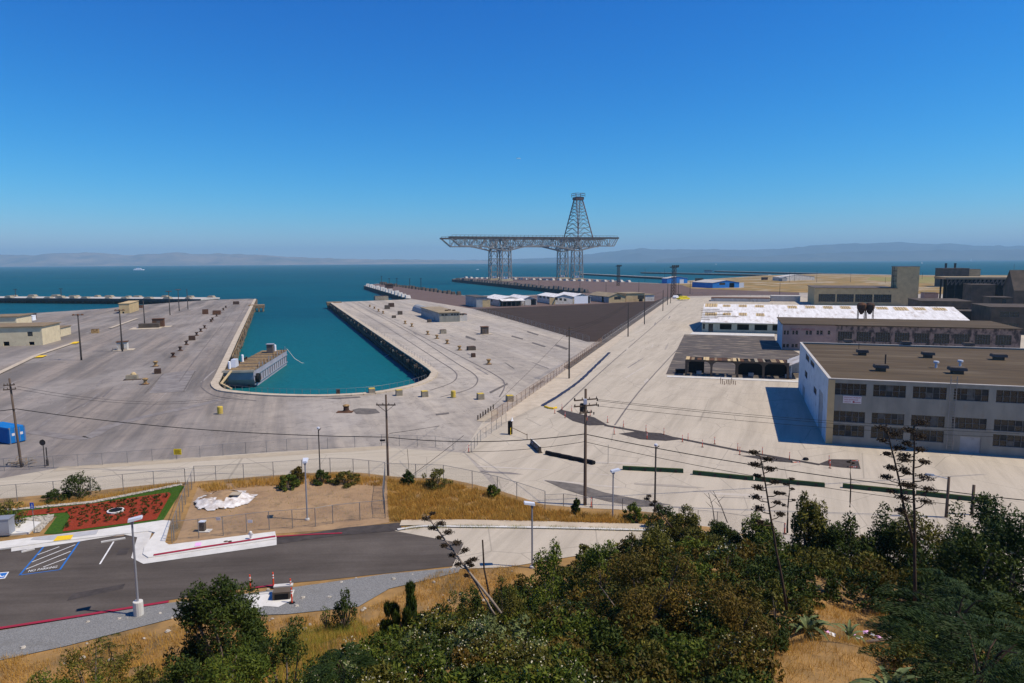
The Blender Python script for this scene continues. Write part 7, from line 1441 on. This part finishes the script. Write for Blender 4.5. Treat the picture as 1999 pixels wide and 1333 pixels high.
def hp(px, py, zoff=0.0):
    """point where the picture ray meets the hillside"""
    d = ray(px, py); k = 4.0
    while k < 120:
        Q = CAMP + d * k
        if Q.z <= hill_z(Q.x, Q.y, False): return Q + Vector((0, 0, zoff))
        k += .15
    return G(px, py)
for px, py, s, n, lb in ((1640, 1240, 1.0, 11, 'pale variegated agave beside the litter at lower right'), (1560, 1235, 1.5, 16, 'upright green agave clump at the foot of the tall stalk'), (1715, 1352, 1.5, 16, 'dark spiky agave at the bottom right edge'), (1060, 1235, .9, 9, 'single small agave among the shrubs in the centre'), (1900, 1190, 1.3, 18, 'agave clump at right, leftmost of the right edge group'), (1950, 1180, 1.4, 18, 'agave clump at right, middle of the right edge group'), (1990, 1195, 1.4, 18, 'agave clump cut by the right edge'), (1790, 1175, 1.1, 12, 'agave clump at the foot of the twin stalks')):
    Q = hp(px, py); agave(lb, Q + Vector((0, -.8 if py > 1200 else -1.6, .3)), s, n, px)
def stalk(label, base, top, r, heads, seed, mt='stalk', cl=.16):
    A, Bq = Vector(base), Vector(top); t = thing('agave_stalk', label, 'agave stalk', A); d = Bq - A; rr = random.Random(seed); rng = np.random.default_rng(seed)
    sd = Vector((-d.y, d.x, 0)) if Vector((d.x, d.y)).length > .5 else Vector((1, 0, 0))
    pts = [d * (k / 8) + Vector((rr.uniform(-.03, .03), 0, 0)) * (1 if 0 < k < 8 else 0) for k in range(9)]; MB().tube(pts, r, 7, r * .4).build('stem', MAT[mt], t, smooth=True)
    mb = MB(); VV = []; L_ = d.length
    for i, (f, side) in enumerate(heads):
        p = d * f; a = rr.uniform(-.5, .5); l_ = L_ * .05 * rr.uniform(.8, 1.3) * abs(side) + .12; e = p + Vector((math.copysign(l_, side), l_ * math.sin(a), l_ * .35)); mid = p.lerp(e, .6) - Vector((0, 0, l_ * .12)); mb.tube([p, mid, e], r * .4, 5, r * .25)
        n = 240; C = rng.normal(size=(n, 3)) * np.array([cl, cl, cl * .38]) * rr.uniform(.5, .9) + np.array(e) + np.array([0, 0, cl * .4]); quads_obj('seed_cluster', leaves(C, rng.normal(size=(n, 3)) * np.array([1, 1, .8]) + np.array([0, 0, .8]), .09, .045, rng), ['stalk_leaf'], None, t)['kind'] = 'stuff'
    mb.build('side_branch', MAT[mt], t)
leafmat('stalk_leaf', (0.045, 0.03, 0.018), (0.09, 0.06, 0.03), (0.035, 0.025, 0.015), .1)
def sp(px, py, dist):
    d = ray(px, py); return CAMP + d * (dist / d.y)
hs = lambda n, a=.55, b=1.0, seed=0: [(a + (b - a) * k / (n - 1), (1 if (k + seed) % 2 else -1) * (1.2 - .9 * k / (n - 1))) for k in range(n)]
stalk('tall agave stalk with seed clusters left of the twin stalks', sp(1536, 1190, 26), sp(1484, 890, 26.5), .06, hs(13), 1, cl=.13)
stalk('left leaning one of the twin agave stalks in front of the white block', sp(1782, 1060, 27), sp(1733, 842, 27.5), .06, hs(11, .42), 2, cl=.15)
stalk('right upright one of the twin agave stalks in front of the white block', sp(1786, 1180, 27), sp(1784, 832, 27.5), .075, hs(14, .5), 3, cl=.17)
stalk('slender bare agave stalk with few twigs before the lower road', sp(1537, 1040, 40), sp(1541, 938, 40), .06, hs(6, .5), 4, cl=.09)
stalk('thin stalk in front of the last dark road patch', sp(1659, 990, 42), sp(1661, 902, 42), .05, [(.95, .2), (.98, -.2)], 5, cl=.06)
stalk('leaning pale agave stalk with dried pods over the lane, upper of two', sp(978, 1197, 30), sp(834, 1008, 31), .07, hs(12, .45), 6, 'stalk_pale', .12)
stalk('second leaning pale stalk beside the first, mostly bare', sp(966, 1200, 30.2), sp(905, 1098, 30.5), .055, [(.9, 1), (.7, -1), (.97, .5)], 7, 'stalk_pale', .1)
stalk('thin stalk with pods at the end of the grassy bank', sp(1312, 1030, 50), sp(1262, 970, 50), .06, hs(6, .5), 8, cl=.14)
t = thing('dead_stick', 'dark bare stick standing near the leaning stalks', 'stick', sp(955, 1160, 31)); MB().tube([(0, 0, 0), Vector(sp(945, 1110, 31)) - Vector(sp(955, 1160, 31)), Vector(sp(942, 1054, 31)) - Vector(sp(955, 1160, 31))], .05, 6, .04).build('stem', MAT['stalk'], t)
for a, b, lb in (((1395, 1018), (1383, 962), 'bare dead sapling by the lower road fence, left'), ((1420, 1020), (1392, 958), 'bare dead sapling by the lower road fence, right')):
    A = sp(*a, 55); t = thing('dead_sapling', lb, 'sapling', A); d = sp(*b, 55) - A; mb = MB().tube([(0, 0, 0), d * .5 + Vector((.1, 0, 0)), d], .05, 5, .02)
    for f in (.5, .65, .8): mb.tube([d * f, d * f + Vector((.5 * (1 if f == .65 else -1), 0, .5))], .025, 4, .01)
    mb.build('stem', MAT['twig'], t)
Q = hp(1735, 1262); t = thing('fallen_log', 'bleached fallen branch lying at lower right', 'log', Q + Vector((0, 0, .25))); MB().tube([(-1.2, -.1, 0), (-.2, .0, .12), (1.0, .15, .2)], .09, 7, .06).build('log', MAT['stalk_pale'], t, smooth=True)
rr = random.Random(2)
for i in range(9):
    Q = hp(1612 + i * 13, 1238 + (i % 3) * 5); t = thing('litter', 'scrap of pale litter beside the variegated agave, %s from the left' % ORD[i], 'litter', Q + Vector((0, 0, .08)), i, 'litter on the slope'); s = rr.uniform(.06, .16); MB().add([(-s, -s, 0), (s, -s * .8, .03), (s * .9, s, .07), (-s, s * .7, .02), (0, 0, .09)], [(0, 1, 4), (1, 2, 4), (2, 3, 4), (3, 0, 4)]).build('scrap', MAT['white_band' if i % 2 else 'paint_pink'], t)
# ---- feathery dark tree at the bottom right and small feathery sapling at left
def feathery(label, base, s, nf, seed, mt, spread, name='feathery_tree'):
    t = thing(name, label, 'tree', base); rng = np.random.default_rng(seed); C = []; D = []; L_ = []; mb = MB(); H_ = spread[2]
    mb.tube([(0, 0, 0), (.1, .05, H_ * .4), (0, 0, H_ * .62)], .08 * s, 6, .03 * s)
    for i in range(nf):
        a = rng.uniform(0, 2 * np.pi); z0 = H_ * rng.uniform(.25, 1.02); r0 = rng.uniform(0, .9); st = np.array([np.cos(a) * spread[0] * r0, np.sin(a) * spread[1] * r0, z0 * (1 - .25 * r0)])
        if i % 9 == 0: mb.tube([(0, 0, z0 * .5), tuple(st * .6 + np.array([0, 0, z0 * .3])), tuple(st)], .03 * s, 4, .01)
        a2 = a + rng.uniform(-.7, .7); ax = np.array([np.cos(a2), np.sin(a2), .15]); sd = np.array([-np.sin(a2), np.cos(a2), 0]); fl = s * rng.uniform(.6, 1.0)
        for k in range(13):
            u = (k + 1) / 13; c = st + ax * fl * u + np.array([0, 0, -.35 * fl * u * u]); pl = fl * .32 * np.sin(np.pi * (.12 + .8 * u))
            for sg in (-1, 1):
                dr = sd * sg + ax * .55
                for m_ in range(6):
                    q = c + dr * pl * (m_ + 1) / 6 + np.array([0, 0, -.02 * m_]); C.append(q); D.append(ax + sd * sg * .2 + np.array([0, 0, rng.uniform(-.2, .2)])); L_.append(pl * .42 + .02)
    V = leaves(np.array(C), np.array(D), np.array(L_), np.array(L_) * .16 + .008, rng); quads_obj('crown', V, [mt], None, t); mb.build('trunk', MAT['stalk'], t)
Q = hp(1900, 1330); feathery('dark feathery-leaved tree filling the bottom right corner', sp(1905, 1420, 13), 1.0, 110, 3, 'leaf_deep', (1.9, 1.6, 2.3))
feathery('second dark feathery tree behind the bottom right one', sp(1860, 1290, 20), 1.1, 85, 4, 'leaf_deep', (1.7, 1.4, 2.7))
feathery('thin feathery sapling on the gravel slope at lower left', hp(215, 1300), .7, 20, 5, 'leaf_dark', (.5, .5, 1.9), 'feathery_sapling')
feathery('small dark feathery plant among the shrubs bottom centre', sp(665, 1345, 17), .8, 26, 6, 'leaf_deep', (.5, .5, 1.3), 'feathery_sapling')
# ================================================================ HAZE
mb = MB().box(-31000, 31000, -500, 25500, -9, 560); me = bpy.data.meshes.new('haze'); me.from_pydata(mb.v, [], mb.f); hm_ = bpy.data.materials.new('haze_air'); hm_.use_nodes = True; N = hm_.node_tree.nodes; N.remove(N['Principled BSDF'])
pv_ = N.new('ShaderNodeVolumePrincipled'); pv_.inputs['Color'].default_value = (0.44, 0.77, 1.0, 1); pv_.inputs['Density'].default_value = 7.8e-5; pv_.inputs['Anisotropy'].default_value = 0.0
hm_.node_tree.links.new(pv_.outputs[0], N['Material Output'].inputs['Volume']); me.materials.append(hm_); o = link(bpy.data.objects.new('haze', me)); o['kind'] = 'stuff'
